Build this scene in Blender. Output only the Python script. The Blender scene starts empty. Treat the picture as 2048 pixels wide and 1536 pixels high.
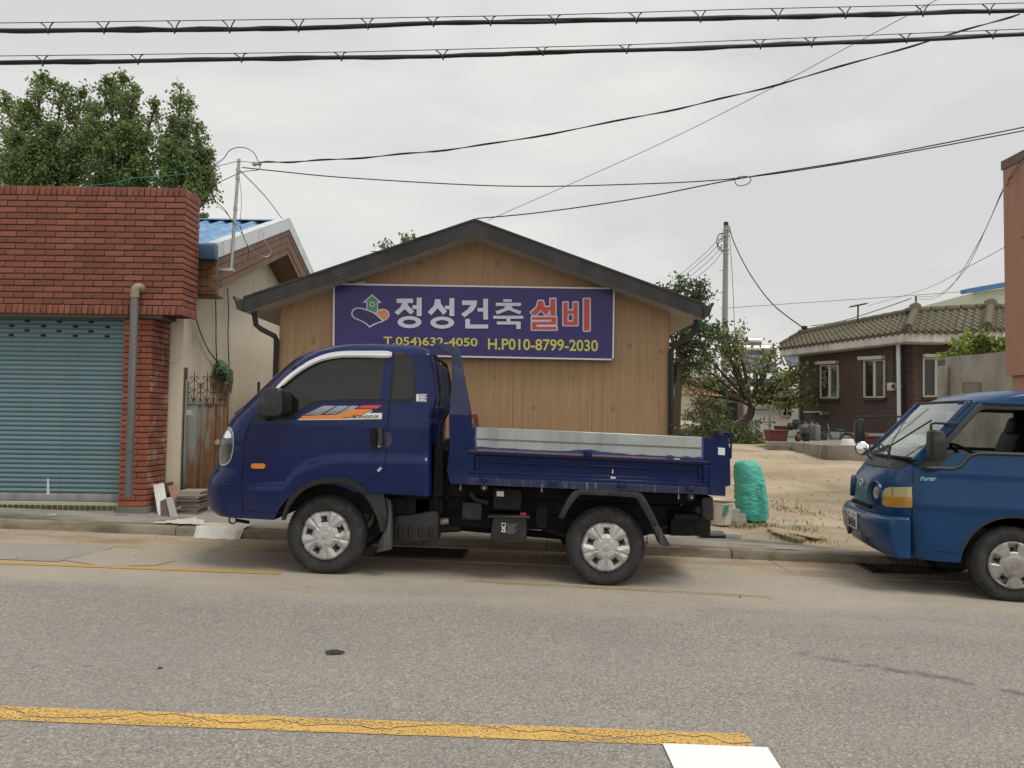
import bpy, bmesh, math, random
from mathutils import Vector, Matrix, noise
random.seed(7)
scene = bpy.context.scene
COL = scene.collection

# ---------------------------------------------------------------- camera
F, PITCH, ROLL = 1539.0, math.atan(.0433), .0135       # focal length in photo pixels, tilt, roll
CAM = Vector((0, 0, 1.43))
_fw = Vector((0, math.cos(PITCH), math.sin(PITCH)))
_r0, _u0 = Vector((1, 0, 0)), Vector((0, -math.sin(PITCH), math.cos(PITCH)))
_r = _r0 * math.cos(ROLL) + _u0 * math.sin(ROLL)
_u = _u0 * math.cos(ROLL) - _r0 * math.sin(ROLL)
cam = bpy.data.cameras.new('camera')
cam.sensor_width = 36; cam.lens = F / 2048 * 36; cam.clip_start = .05; cam.clip_end = 2000
camo = bpy.data.objects.new('camera', cam); COL.objects.link(camo)
camo.matrix_world = Matrix(((_r.x, _u.x, -_fw.x, CAM.x), (_r.y, _u.y, -_fw.y, CAM.y), (_r.z, _u.z, -_fw.z, CAM.z), (0, 0, 0, 1)))
scene.camera = camo

# ---------------------------------------------------------------- sky, sun, exposure (overcast day)
SUN_EL, SUN_ROT = math.radians(62), math.radians(128)
world = bpy.data.worlds.new('World'); scene.world = world; world.use_nodes = True
wt = world.node_tree; wt.nodes.clear()
def wn(t, **k):
    n = wt.nodes.new(t)
    for a, b in k.items(): setattr(n, a, b)
    return n
wo, bg, sky = wn('ShaderNodeOutputWorld'), wn('ShaderNodeBackground'), wn('ShaderNodeTexSky', sky_type='NISHITA')
sky.sun_disc = False; sky.sun_elevation = SUN_EL; sky.sun_rotation = SUN_ROT; sky.dust_density = 4; sky.air_density = 1.2
tc, nz, nz2, rp = wn('ShaderNodeTexCoord'), wn('ShaderNodeTexNoise'), wn('ShaderNodeTexNoise'), wn('ShaderNodeValToRGB')
mp = wn('ShaderNodeMapping'); mp.inputs['Scale'].default_value = (1, 1, 2.6); mp.inputs['Location'].default_value = (.35, .1, .2)
nz.inputs['Scale'].default_value = 1.7; nz.inputs['Detail'].default_value = 5; nz.inputs['Roughness'].default_value = .5; nz.inputs['Distortion'].default_value = .35
rp.color_ramp.elements[0].position = .4; rp.color_ramp.elements[0].color = (5.5, 5.52, 5.42, 1)
rp.color_ramp.elements[1].position = .64; rp.color_ramp.elements[1].color = (7.5, 7.3, 6.95, 1)
mx = wn('ShaderNodeMix', data_type='RGBA'); mx.inputs[0].default_value = .93
for a, b in ((tc.outputs['Generated'], mp.inputs[0]), (mp.outputs[0], nz.inputs[0]), (nz.outputs[0], rp.inputs[0]),
             (sky.outputs[0], mx.inputs[6]), (rp.outputs[0], mx.inputs[7]), (mx.outputs[2], bg.inputs[0]), (bg.outputs[0], wo.inputs[0])):
    wt.links.new(a, b)
bg.inputs[1].default_value = .1
sun = bpy.data.lights.new('sun', 'SUN'); sun.energy = 1.5; sun.angle = math.radians(28); sun.color = (1, .96, .9)
suno = bpy.data.objects.new('sun', sun); COL.objects.link(suno)
# Nishita rotation 0 = +Y, clockwise seen from above
_sd = Vector((math.sin(SUN_ROT) * math.cos(SUN_EL), math.cos(SUN_ROT) * math.cos(SUN_EL), math.sin(SUN_EL)))
suno.rotation_euler = (-_sd).to_track_quat('-Z', 'Y').to_euler()
scene.view_settings.view_transform = 'Standard'; scene.view_settings.look = 'None'
scene.view_settings.exposure = 0.35; scene.view_settings.gamma = 1; scene.view_settings.use_curve_mapping = False
scene.render.engine = 'CYCLES'; scene.cycles.max_bounces = 6; scene.cycles.transparent_max_bounces = 12; scene.cycles.use_denoising = True

# ---------------------------------------------------------------- measuring: a pixel of the photograph at a known distance
def ray(px, py): return _fw * F + _r * (px - 1024) + _u * (768 - py)
def P(px, py, Y):                        # point on the upright plane y = Y
    d = ray(px, py); return CAM + d * (Y / d.y)
def PX(px, py, X):                       # point on the upright plane x = X
    d = ray(px, py); return CAM + d * (X / d.x)
SLOPE = .028                             # the street falls to the right
def G(px, py):                           # point on the sloping road
    d = ray(px, py); t = -CAM.z / (d.z + SLOPE * d.x); return CAM + d * t
def sm(a, b, x):
    t = max(0., min(1., (x - a) / (b - a))); return t * t * (3 - 2 * t)
def gz(x, y):                            # height of the ground behind the kerb
    base = -SLOPE * max(-25, min(25, x))
    if y < 8.42: return base
    return base * (1 - sm(9, 19, y)) + .1 + .058 * max(0, min(y, 20.5) - 9)

def PZ(px, py):                          # point on the ground behind the kerb
    d = ray(px, py); t = 8.45 / d.y
    while t * d.y < 40 and (CAM + d * t).z > gz(t * d.x, t * d.y) + .006: t += .01 / d.y
    return CAM + d * t

# ---------------------------------------------------------------- mesh helpers
def wmat(o):
    m = o.matrix_basis.copy()
    return wmat(o.parent) @ o.matrix_parent_inverse @ m if o.parent else m
def link(name, me, parent=None, local=False):
    o = bpy.data.objects.new(name, me); COL.objects.link(o)
    if parent:
        o.parent = parent
        if not local: o.matrix_parent_inverse = wmat(parent).inverted()
    return o
def tag(o, label=None, cat=None, group=None, kind=None):
    for k, v in (('label', label), ('category', cat), ('group', group), ('kind', kind)):
        if v: o[k] = v
    return o
def thing(name, label, cat, loc=(0, 0, 0), group=None, rot=None):
    o = bpy.data.objects.new(name, None); COL.objects.link(o); o.location = loc; o.empty_display_size = .2
    if rot: o.rotation_euler = rot
    return tag(o, label, cat, group)
def copy_tree(o, parent=None):
    c = o.copy(); COL.objects.link(c)
    if parent: c.parent = parent; c.matrix_parent_inverse = o.matrix_parent_inverse.copy()
    for ch in o.children: copy_tree(ch, c)
    return c
class MB:
    def __init__(s): s.v = []; s.f = []; s.m = []
    def add(s, vs, fs, mi=0):
        n = len(s.v); s.v += [Vector(v) for v in vs]; s.f += [tuple(i + n for i in f) for f in fs]; s.m += [mi] * len(fs); return s
    def quad(s, a, b, c, d, mi=0): return s.add((a, b, c, d), ((0, 1, 2, 3),), mi)
    def box(s, x0, x1, y0, y1, z0, z1, mi=0):
        return s.add([(x, y, z) for z in (z0, z1) for y in (y0, y1) for x in (x0, x1)],
                     ((0, 2, 3, 1), (4, 5, 7, 6), (0, 1, 5, 4), (2, 6, 7, 3), (0, 4, 6, 2), (1, 3, 7, 5)), mi)
    def prism(s, pts, vec, mi=0):
        n = len(pts); vec = Vector(vec); pts = [Vector(p) for p in pts]
        return s.add(pts + [p + vec for p in pts], [tuple(range(n)), tuple(range(2 * n - 1, n - 1, -1))] +
                     [(i, i + n, (i + 1) % n + n, (i + 1) % n) for i in range(n)], mi)
    def band(s, a, b, vec, mi=0):         # solid between two polylines of equal length, pushed along vec
        n = len(a); vec = Vector(vec); vs = [Vector(p) for p in a] + [Vector(p) for p in b]; vs += [p + vec for p in vs]; fs = []
        for i in range(n - 1):
            fs += [(i, i + 1, n + i + 1, n + i), (2 * n + i + 1, 2 * n + i, 3 * n + i, 3 * n + i + 1), (i + 1, i, 2 * n + i, 2 * n + i + 1), (n + i, n + i + 1, 3 * n + i + 1, 3 * n + i)]
        fs += [(0, n, 3 * n, 2 * n), (n - 1, 3 * n - 1, 4 * n - 1, 2 * n - 1)]
        return s.add(vs, fs, mi)
    def tube(s, path, r, n=8, mi=0, cap=True):
        path = [Vector(p) for p in path]; N = len(path); rs = r if isinstance(r, (list, tuple)) else [r] * N
        vs = []; fs = []; up = None
        for i, p in enumerate(path):
            t = (path[min(i + 1, N - 1)] - path[max(i - 1, 0)]).normalized()
            if up is None: up = Vector((0, 0, 1)) if abs(t.z) < .9 else Vector((0, 1, 0))
            a = t.cross(up)
            if a.length < 1e-5: a = t.cross(Vector((1, .3, .2)))
            a.normalize(); b = a.cross(t).normalized(); up = b
            vs += [p + (a * math.cos(k * 2 * math.pi / n) + b * math.sin(k * 2 * math.pi / n)) * rs[i] for k in range(n)]
        for i in range(N - 1):
            fs += [(i * n + k, i * n + (k + 1) % n, (i + 1) * n + (k + 1) % n, (i + 1) * n + k) for k in range(n)]
        if cap: fs += [tuple(range(n - 1, -1, -1)), tuple((N - 1) * n + k for k in range(n))]
        return s.add(vs, fs, mi)
    def lathe(s, prof, c, axis=(0, 0, 1), n=24, mi=0, cap=False):   # prof: (radius, height along axis)
        c = Vector(c); ax = Vector(axis).normalized(); a = ax.orthogonal().normalized(); b = ax.cross(a); vs = []; fs = []
        for r, h in prof: vs += [c + ax * h + (a * math.cos(k * 2 * math.pi / n) + b * math.sin(k * 2 * math.pi / n)) * max(r, 1e-4) for k in range(n)]
        for i in range(len(prof) - 1):
            fs += [(i * n + k, i * n + (k + 1) % n, (i + 1) * n + (k + 1) % n, (i + 1) * n + k) for k in range(n)]
        if cap: fs += [tuple(range(n - 1, -1, -1)), tuple((len(prof) - 1) * n + k for k in range(n))]
        return s.add(vs, fs, mi)
    def grid(s, fn, nu, nv, mi=0, mask=None):
        vs = [fn(i / nu, j / nv) for j in range(nv + 1) for i in range(nu + 1)]; w = nu + 1
        return s.add(vs, [(j * w + i, j * w + i + 1, (j + 1) * w + i + 1, (j + 1) * w + i) for j in range(nv) for i in range(nu) if not mask or mask((i + .5) / nu, (j + .5) / nv)], mi)
    def pp(s, pts, Y, depth, mi=0):       # outline measured in the photograph at distance Y, given real depth
        return s.prism([P(x, y, Y) for x, y in pts], (0, depth, 0), mi)
    def mesh(s, name, mats, smooth=None, bevel=0, seg=2, recalc=True, merge=False):
        me = bpy.data.meshes.new(name); me.from_pydata(s.v, [], s.f)
        for m in (mats if isinstance(mats, (list, tuple)) else [mats]): me.materials.append(m)
        me.polygons.foreach_set('material_index', s.m)
        if bevel or recalc or merge:
            bm = bmesh.new(); bm.from_mesh(me)
            if merge or bevel: bmesh.ops.remove_doubles(bm, verts=bm.verts, dist=1e-5)
            if recalc: bmesh.ops.recalc_face_normals(bm, faces=bm.faces)
            if bevel:
                es = [e for e in bm.edges if len(e.link_faces) == 2 and e.calc_face_angle(0) > .5]
                bmesh.ops.bevel(bm, geom=es, offset=bevel, segments=seg, profile=.5, affect='EDGES', clamp_overlap=True)
            bm.to_mesh(me); bm.free()
        if smooth is None and bevel: smooth = 40
        if smooth:
            me.shade_smooth(); me.set_sharp_from_angle(angle=math.radians(smooth))
        return me
    def build(s, name, mats, parent=None, local=False, **k):
        return link(name, s.mesh(name, mats, **k), parent, local)
def catmull(pts, n=8, closed=False):
    pts = [Vector(p) for p in pts]; out = []; N = len(pts)
    for i in range(N if closed else N - 1):
        g = lambda j: pts[j % N] if closed else pts[max(0, min(N - 1, j))]
        a, b, c, d = g(i - 1), g(i), g(i + 1), g(i + 2)
        for k in range(n):
            t = k / n; out.append(.5 * ((2 * b) + (c - a) * t + (2 * a - 5 * b + 4 * c - d) * t * t + (3 * b - a - 3 * c + d) * t ** 3))
    if not closed: out.append(pts[-1])
    return out
def lerp_tab(tab, x):                    # tab: sorted (x, value ...) rows
    if x <= tab[0][0]: return tab[0][1:]
    for a, b in zip(tab, tab[1:]):
        if x <= b[0]:
            t = (x - a[0]) / (b[0] - a[0]); return tuple(p + (q - p) * t for p, q in zip(a[1:], b[1:]))
    return tab[-1][1:]
def text_mesh(body, offset=0.0, extrude=.001, shear=0, res=4):
    c = bpy.data.curves.new('t', 'FONT'); c.body = body; c.size = 1; c.offset = offset; c.extrude = extrude; c.shear = shear; c.resolution_u = res
    o = bpy.data.objects.new('t', c); COL.objects.link(o)
    dg = bpy.context.evaluated_depsgraph_get(); me = bpy.data.meshes.new_from_object(o.evaluated_get(dg))
    bpy.data.objects.remove(o); bpy.data.curves.remove(c); return me
def text_on(name, body, corner, mat, parent, offset=0., thick=.002, local=False, shear=0, margin=(0, 0)):
    """lettering fitted to a quad given as top-left, top-right, bottom-right, bottom-left points"""
    me = text_mesh(body, offset, .5, shear); tl, tr, br, bl = [Vector(c) for c in corner]
    xs = [v.co.x for v in me.vertices]; ys = [v.co.y for v in me.vertices]; x0, x1, y0, y1 = min(xs), max(xs), min(ys), max(ys)
    nrm = (tr - tl).cross(bl - tl).normalized()
    for v in me.vertices:
        u, w = (v.co.x - x0) / (x1 - x0), (v.co.y - y0) / (y1 - y0)
        u = u * (1 + 2 * margin[0]) - margin[0]; w = w * (1 + 2 * margin[1]) - margin[1]
        v.co = bl.lerp(br, u).lerp(tl.lerp(tr, u), w) + nrm * (v.co.z - .5) * thick
    me.materials.clear(); me.materials.append(mat); me.name = name
    return link(name, me, parent, local)

# ---------------------------------------------------------------- materials
def node_mat(name):
    m = bpy.data.materials.new(name); m.use_nodes = True; nt = m.node_tree; b = nt.nodes['Principled BSDF']
    def N(t, ins=None, **k):
        n = nt.nodes.new(t)
        for a, c in k.items(): setattr(n, a, c)
        for a, c in (ins or {}).items():
            if isinstance(c, bpy.types.NodeSocket): nt.links.new(c, n.inputs[a])
            else: n.inputs[a].default_value = c
        return n
    return m, nt, b, N
def c4(c): return (*c, 1) if len(c) == 3 else c
def mixc(N, f, a, b, mode='MIX'):
    n = N('ShaderNodeMix', data_type='RGBA', blend_type=mode); nt = n.id_data
    for i, v in ((0, f), (6, a), (7, b)):
        if isinstance(v, bpy.types.NodeSocket): nt.links.new(v, n.inputs[i])
        else: n.inputs[i].default_value = v if i == 0 else c4(v)
    return n.outputs[2]
def ramp(N, fac, a, b, ca=(0, 0, 0), cb=(1, 1, 1), mid=()):
    n = N('ShaderNodeValToRGB'); n.id_data.links.new(fac, n.inputs[0]); e = n.color_ramp.elements
    e[0].position = a; e[0].color = c4(ca); e[1].position = b; e[1].color = c4(cb)
    for p, c in mid: q = e.new(p); q.color = c4(c)
    return n.outputs[0]
def vcoord(N, kind='Object', scale=(1, 1, 1), loc=(0, 0, 0), rot=(0, 0, 0)):
    t = N('ShaderNodeTexCoord'); return N('ShaderNodeMapping', {0: t.outputs[kind], 'Scale': scale, 'Location': loc, 'Rotation': rot}).outputs[0]
def tnoise(N, vec, scale, detail=4, rough=.55, dist=0): return N('ShaderNodeTexNoise', {0: vec, 'Scale': scale, 'Detail': detail, 'Roughness': rough, 'Distortion': dist}).outputs[0]
def bumpn(N, h, strength, dist=.02, normal=None):
    n = N('ShaderNodeBump', {'Height': h, 'Strength': strength, 'Distance': dist})
    if normal: n.id_data.links.new(normal, n.inputs['Normal'])
    return n.outputs[0]
def M(name, col, rough=.6, metal=0, var=.15, scale=4, bump=0, bscale=60, rnd=0, coat=0, dirt=None, spec=.5, emit=0, streak=None, bdist=.01):
    """plain weathered material: two scales of mottling, optional per-object variation, dirt patches (colour, cover, scale), vertical streaks"""
    m, nt, b, N = node_mat(name); v = vcoord(N)
    c = mixc(N, tnoise(N, v, scale, 6), tuple(x * (1 - var) for x in col), tuple(min(1, x * (1 + var)) for x in col))
    if rnd:
        r = N('ShaderNodeObjectInfo').outputs['Random']
        mr = N('ShaderNodeMapRange', {0: r, 3: 1 - rnd, 4: 1 + rnd}).outputs[0]
        c = N('ShaderNodeHueSaturation', {'Value': mr, 'Color': c}).outputs[0]
    if dirt:
        f = ramp(N, tnoise(N, v, dirt[2], 8, .65), .62 - dirt[1] * .5, .78 - dirt[1] * .4)
        c = mixc(N, N('ShaderNodeMath', {0: f, 1: .85}, operation='MULTIPLY').outputs[0], c, dirt[0])
    if streak:
        f = ramp(N, tnoise(N, vcoord(N, scale=(streak[2], streak[2], streak[2] * .06)), 1, 5, .6), .62 - streak[1] * .4, .8 - streak[1] * .3)
        c = mixc(N, N('ShaderNodeMath', {0: f, 1: .8}, operation='MULTIPLY').outputs[0], c, streak[0])
    nt.links.new(c, b.inputs['Base Color']); b.inputs['Metallic'].default_value = metal
    rr = N('ShaderNodeMapRange', {0: tnoise(N, v, scale * 2.3, 5), 3: max(.02, rough * .85), 4: min(1, rough * 1.15)}).outputs[0]
    nt.links.new(rr, b.inputs['Roughness']); b.inputs['Coat Weight'].default_value = coat; b.inputs['Coat Roughness'].default_value = .04
    b.inputs['Specular IOR Level'].default_value = spec
    if bump: nt.links.new(bumpn(N, tnoise(N, v, bscale, 6, .6), bump, bdist), b.inputs['Normal'])
    if emit: b.inputs['Emission Color'].default_value = c4(col); b.inputs['Emission Strength'].default_value = emit
    return m
# ================================================================ ground, road, kerb, markings
def mat_asphalt(name='worn grey asphalt', mul=1.):
    m, nt, b, N = node_mat(name); v = vcoord(N)
    vor = N('ShaderNodeTexVoronoi', {0: v, 'Scale': 105.}); cc = N('ShaderNodeSeparateColor', {0: vor.outputs['Color']}).outputs[0]
    vor2 = N('ShaderNodeTexVoronoi', {0: v, 'Scale': 260.}); c2 = N('ShaderNodeSeparateColor', {0: vor2.outputs['Color']}).outputs[0]
    k = mul * 1.62
    agg = ramp(N, cc, 0, 1, (.062 * k, .058 * k, .054 * k), (.37 * k, .345 * k, .305 * k), ((.35, (.136 * k, .126 * k, .111 * k)), (.8, (.218 * k, .202 * k, .178 * k)), (.93, (.275 * k, .255 * k, .225 * k))))
    fin = ramp(N, c2, 0, 1, (.085 * k, .08 * k, .074 * k), (.275 * k, .255 * k, .225 * k))
    c = mixc(N, .35, agg, fin)
    big = tnoise(N, v, .55, 6, .6); c = mixc(N, ramp(N, big, .3, .75), c, mixc(N, .5, c, (.115 * k, .105 * k, .098 * k)))
    # pale dust blown up against the kerb
    sx = N('ShaderNodeSeparateXYZ', {0: v}).outputs[1]
    wob = N('ShaderNodeMath', {0: N('ShaderNodeMath', {0: tnoise(N, vcoord(N, scale=(.35, 1.2, 1)), 1.3, 7, .65), 1: 2.6}, operation='MULTIPLY').outputs[0], 1: sx}, operation='ADD').outputs[0]
    dust = N('ShaderNodeMapRange', {0: wob, 1: 6.9, 2: 8.0, 3: 0, 4: .82}).outputs[0]
    c = mixc(N, dust, c, mixc(N, tnoise(N, v, 3.5, 7, .65), (.34, .295, .23), (.47, .415, .33)))
    # bands polished by tyres and one long oily drip stain
    band = ramp(N, tnoise(N, vcoord(N, scale=(.1, 1.0, 1), loc=(2, .4, 0)), 1.5, 5, .5), .42, .62); c = mixc(N, N('ShaderNodeMath', {0: band, 1: .3}, operation='MULTIPLY').outputs[0], c, mixc(N, .5, c, (.33, .315, .29)))
    s0, s1 = G(1560, 1300), G(2080, 1392); dv = Vector((s1.x - s0.x, s1.y - s0.y, 0)).normalized(); nv = Vector((-dv.y, dv.x, 0)); o_ = Vector((s0.x, s0.y, 0))
    ac = N('ShaderNodeMath', {0: N('ShaderNodeVectorMath', {0: v, 1: tuple(nv)}, operation='DOT_PRODUCT').outputs['Value'], 1: o_.dot(nv)}, operation='SUBTRACT').outputs[0]; al = N('ShaderNodeMath', {0: N('ShaderNodeVectorMath', {0: v, 1: tuple(dv)}, operation='DOT_PRODUCT').outputs['Value'], 1: o_.dot(dv)}, operation='SUBTRACT').outputs[0]
    acw = N('ShaderNodeMath', {0: N('ShaderNodeMath', {0: ac, 1: N('ShaderNodeMath', {0: tnoise(N, v, 2.2, 3), 1: .22}, operation='MULTIPLY').outputs[0]}, operation='ADD').outputs[0], 1: .11}, operation='SUBTRACT').outputs[0]
    line = N('ShaderNodeMapRange', {0: N('ShaderNodeMath', {0: acw}, operation='ABSOLUTE').outputs[0], 1: .015, 2: .075, 3: 1, 4: 0}).outputs[0]; st = N('ShaderNodeMapRange', {0: al, 1: 0, 2: .25, 3: 0, 4: 1}).outputs[0]
    brk = ramp(N, tnoise(N, vcoord(N, scale=(3, 6, 1)), 2, 7, .65), .42, .6); f = N('ShaderNodeMath', {0: N('ShaderNodeMath', {0: line, 1: st}, operation='MULTIPLY').outputs[0], 1: brk}, operation='MULTIPLY').outputs[0]
    c = mixc(N, N('ShaderNodeMath', {0: f, 1: .62}, operation='MULTIPLY').outputs[0], c, (.05, .046, .043))
    spots = ramp(N, tnoise(N, vcoord(N, scale=(1.0, 2.2, 1)), 7, 4, .5), .71, .75); c = mixc(N, N('ShaderNodeMath', {0: spots, 1: .5}, operation='MULTIPLY').outputs[0], c, (.08, .075, .07))
    nt.links.new(c, b.inputs['Base Color']); b.inputs['Roughness'].default_value = .82; b.inputs['Specular IOR Level'].default_value = .35
    h = N('ShaderNodeMath', {0: vor.outputs['Distance'], 1: tnoise(N, v, 30, 3)}, operation='ADD').outputs[0]
    nt.links.new(bumpn(N, h, .55, .006), b.inputs['Normal']); return m
def mat_concrete(name, lo, hi, stain=(.16, .135, .1), cover=.3, bump=.25, sc=1.6):
    m, nt, b, N = node_mat(name); v = vcoord(N)
    c = mixc(N, tnoise(N, v, sc, 8, .62), lo, hi)
    c = mixc(N, ramp(N, tnoise(N, vcoord(N, scale=(.5, 1.3, 1), loc=(3, 1, 2)), 2.1, 8, .68, .4), .66 - cover * .5, .86 - cover * .4), c, stain)
    sp = ramp(N, tnoise(N, v, 55, 4, .7), .62, .72); c = mixc(N, N('ShaderNodeMath', {0: sp, 1: .35}, operation='MULTIPLY').outputs[0], c, tuple(x * .45 for x in lo))
    nt.links.new(c, b.inputs['Base Color']); b.inputs['Roughness'].default_value = .88; b.inputs['Specular IOR Level'].default_value = .3
    nt.links.new(bumpn(N, tnoise(N, v, 38, 8, .65), bump, .008), b.inputs['Normal']); return m
def mat_line(name, col, x_fade=None, wear=.5, axis=None):
    """road paint, worn through to the asphalt in flakes and along cracks"""
    m, nt, b, N = node_mat(name); v = vcoord(N)
    c = mixc(N, tnoise(N, v, 6, 6), tuple(x * .85 for x in col), tuple(min(1, x * 1.08) for x in col))
    hi = tnoise(N, vcoord(N, scale=(1, 1.3, 1)), 85, 3, .6); lo = N('ShaderNodeMath', {0: tnoise(N, vcoord(N, scale=(.7, 3, 1)), 2.4, 6, .65), 1: .42}, operation='MULTIPLY').outputs[0]
    f = ramp(N, N('ShaderNodeMath', {0: hi, 1: lo}, operation='ADD').outputs[0], wear + .16, wear + .22, (1, 1, 1), (0, 0, 0)); a = f
    if axis:
        d = Vector((axis[1].x - axis[0].x, axis[1].y - axis[0].y, 0)).normalized(); nv = Vector((-d.y, d.x, 0)); k0 = nv.dot(Vector((axis[0].x, axis[0].y, 0)))
        ac = N('ShaderNodeVectorMath', {0: v, 1: tuple(nv)}, operation='DOT_PRODUCT').outputs['Value']
        for off, sc, amp, wd in ((.01, 1.7, .2, .0032),):
            w = N('ShaderNodeMath', {0: N('ShaderNodeMath', {0: tnoise(N, vcoord(N, scale=(1, .2, 1), loc=(off * 90, 0, 0)), sc, 7, .6), 1: .5}, operation='SUBTRACT').outputs[0], 1: amp * 2.5}, operation='MULTIPLY').outputs[0]
            t = N('ShaderNodeMath', {0: N('ShaderNodeMath', {0: N('ShaderNodeMath', {0: ac, 1: k0 + off}, operation='SUBTRACT').outputs[0], 1: w}, operation='ADD').outputs[0]}, operation='ABSOLUTE').outputs[0]
            a = N('ShaderNodeMath', {0: a, 1: ramp(N, t, wd, wd * 2.2)}, operation='MULTIPLY').outputs[0]
    if x_fade:
        x = N('ShaderNodeSeparateXYZ', {0: v}).outputs[0]
        s = N('ShaderNodeMapRange', {0: x, 1: x_fade[0], 2: x_fade[1], 3: 1, 4: x_fade[2]}).outputs[0]
        a = N('ShaderNodeMath', {0: a, 1: s}, operation='MULTIPLY').outputs[0]
    nt.links.new(c, b.inputs['Base Color']); b.inputs['Roughness'].default_value = .6; nt.links.new(a, b.inputs['Alpha'])
    nt.links.new(bumpn(N, tnoise(N, v, 90, 4), .3, .004), b.inputs['Normal']); return m
m_asph = mat_asphalt(); m_tar = M('dark bitumen', (.035, .033, .032), .6, var=.3, scale=30, bump=.4, bscale=120)
m_gut = mat_concrete('dusty gutter concrete', (.3, .255, .19), (.46, .4, .305), (.27, .19, .11), .45)
m_kerb = mat_concrete('weathered kerb concrete', (.2, .17, .125), (.36, .315, .24), (.085, .068, .046), .5)
m_pave = mat_concrete('grey pavement concrete', (.24, .225, .195), (.4, .37, .315), (.13, .115, .09), .45)
def mat_dirt():
    m, nt, b, N = node_mat('sandy yard earth'); v = vcoord(N)
    c = mixc(N, tnoise(N, v, .8, 8, .62), (.36, .285, .19), (.54, .455, .335))
    trk = ramp(N, tnoise(N, vcoord(N, scale=(.5, .9, 1), rot=(0, 0, .35)), 1.1, 8, .66, .5), .46, .66)
    c = mixc(N, N('ShaderNodeMath', {0: trk, 1: .6}, operation='MULTIPLY').outputs[0], c, (.23, .18, .115))
    pal = ramp(N, tnoise(N, vcoord(N, scale=(.3, .9, 1), loc=(7, 3, 0)), 1.1, 6, .55), .55, .66); c = mixc(N, N('ShaderNodeMath', {0: pal, 1: .55}, operation='MULTIPLY').outputs[0], c, (.55, .49, .39))
    sp = ramp(N, tnoise(N, v, 24, 5, .75), .64, .7); c = mixc(N, N('ShaderNodeMath', {0: sp, 1: .6}, operation='MULTIPLY').outputs[0], c, (.12, .095, .06))
    nt.links.new(c, b.inputs['Base Color']); b.inputs['Roughness'].default_value = .95; b.inputs['Specular IOR Level'].default_value = .15
    nt.links.new(bumpn(N, tnoise(N, v, 14, 9, .7), .6, .04), b.inputs['Normal']); return m
m_dirt = mat_dirt()
ys = [-300, -60, -12.2, 8.3, 8.40, 8.44] + [8.44 + .14 * i for i in range(1, 90)] + [21.2 + k for k in range(1, 12)] + [36, 45, 70, 120, 300, 600]
xs = [-500, -200, -60, -30, -12, -6, 0, 1] + [1 + .2 * i for i in range(1, 48)] + [11, 12, 14, 18, 25, 40, 100, 300, 600]
def gh(x, y):
    if y < 8.42: return -SLOPE * max(-60, min(60, x)) - .03
    n = .05 * noise.noise(Vector((x * .7, y * .7, 0))) + .018 * noise.noise(Vector((x * 3, y * 3, 5)))
    return gz(x, y) + (n if 9 < y < 23 and 2.2 < x < 11 else 0) - (.012 if y < 9.4 else 0)
mb = MB(); W = len(xs)
mb.add([(x, y, gh(x, y)) for y in ys for x in xs], [(j * W + i, j * W + i + 1, (j + 1) * W + i + 1, (j + 1) * W + i) for j in range(len(ys) - 1) for i in range(W - 1)])
tag(mb.build('ground', m_dirt, smooth=60, recalc=False), 'bare sandy earth of the yard behind the kerb', kind='structure')
def rz(x): return -SLOPE * x
mb = MB(); mb.quad((-60, -12, rz(-60)), (60, -12, rz(60)), (60, 8.37, rz(60)), (-60, 8.37, rz(-60)))
road = tag(mb.build('road', m_asph, recalc=False), 'worn grey asphalt street running past the houses', kind='structure')
def flat_patch(name, pts, h, mat, parent=None):      # irregular thin sheet laid on the road
    mb = MB(); mb.add([(p[0], p[1], rz(p[0]) + h) for p in pts], [tuple(range(len(pts)))]); return mb.build(name, mat, parent, recalc=False)
def blob(cx, cy, rx, ry, n=28, k=.35, seed=0):
    return [(cx + rx * math.cos(t) * (1 + k * noise.noise(Vector((math.cos(t) * 2, math.sin(t) * 2, seed)))), cy + ry * math.sin(t) * (1 + k * noise.noise(Vector((math.cos(t) * 2, math.sin(t) * 2, seed + 9))))) for t in (i * 2 * math.pi / n for i in range(n))]
for k, (px, py, rx, ry) in enumerate(((670, 1306, .055, .05), (320, 1337, .012, .014), (1480, 1195, .012, .012))):
    p = G(px, py); flat_patch('tar_spot', blob(p.x, p.y, rx, ry, seed=k * 3.1, k=.6), .006, m_tar, road)
# an old patch of fresher asphalt on the left and the smooth concrete panel beside it
a = [G(*q) for q in ((118, 1120), (228, 1097), (300, 1102), (352, 1122), (310, 1132), (205, 1133))]
flat_patch('asphalt_patch', [(p.x, p.y) for p in a], .005, mat_asphalt('patch asphalt', .8), road)
a = [G(*q) for q in ((-60, 1080), (226, 1096), (118, 1124), (-60, 1117))]
flat_patch('concrete_patch', [(p.x, p.y) for p in a], .005, mat_concrete('grey concrete panel', (.27, .25, .22), (.36, .335, .29), (.2, .18, .15), .25), road)
# gutter slabs
gut = thing('gutter', None, None); tag(gut, 'pale concrete gutter slabs between asphalt and kerb', kind='structure')
random.seed(3); x = -9.6
while x < 12:
    L = 2.45 if x > -8 else 2.6; mb = MB(); w = lambda: random.uniform(-.012, .012)
    y0 = 7.58; z = lambda q: rz(q) + .006
    mb.prism([(x, y0 + w(), z(x)), (x + L - .012, y0 + w(), z(x + L)), (x + L - .012, 8.37, z(x + L)), (x, 8.37, z(x))], (0, 0, -.06)); mb.build('slab', m_gut, gut, bevel=.004, seg=1); x += L
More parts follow.
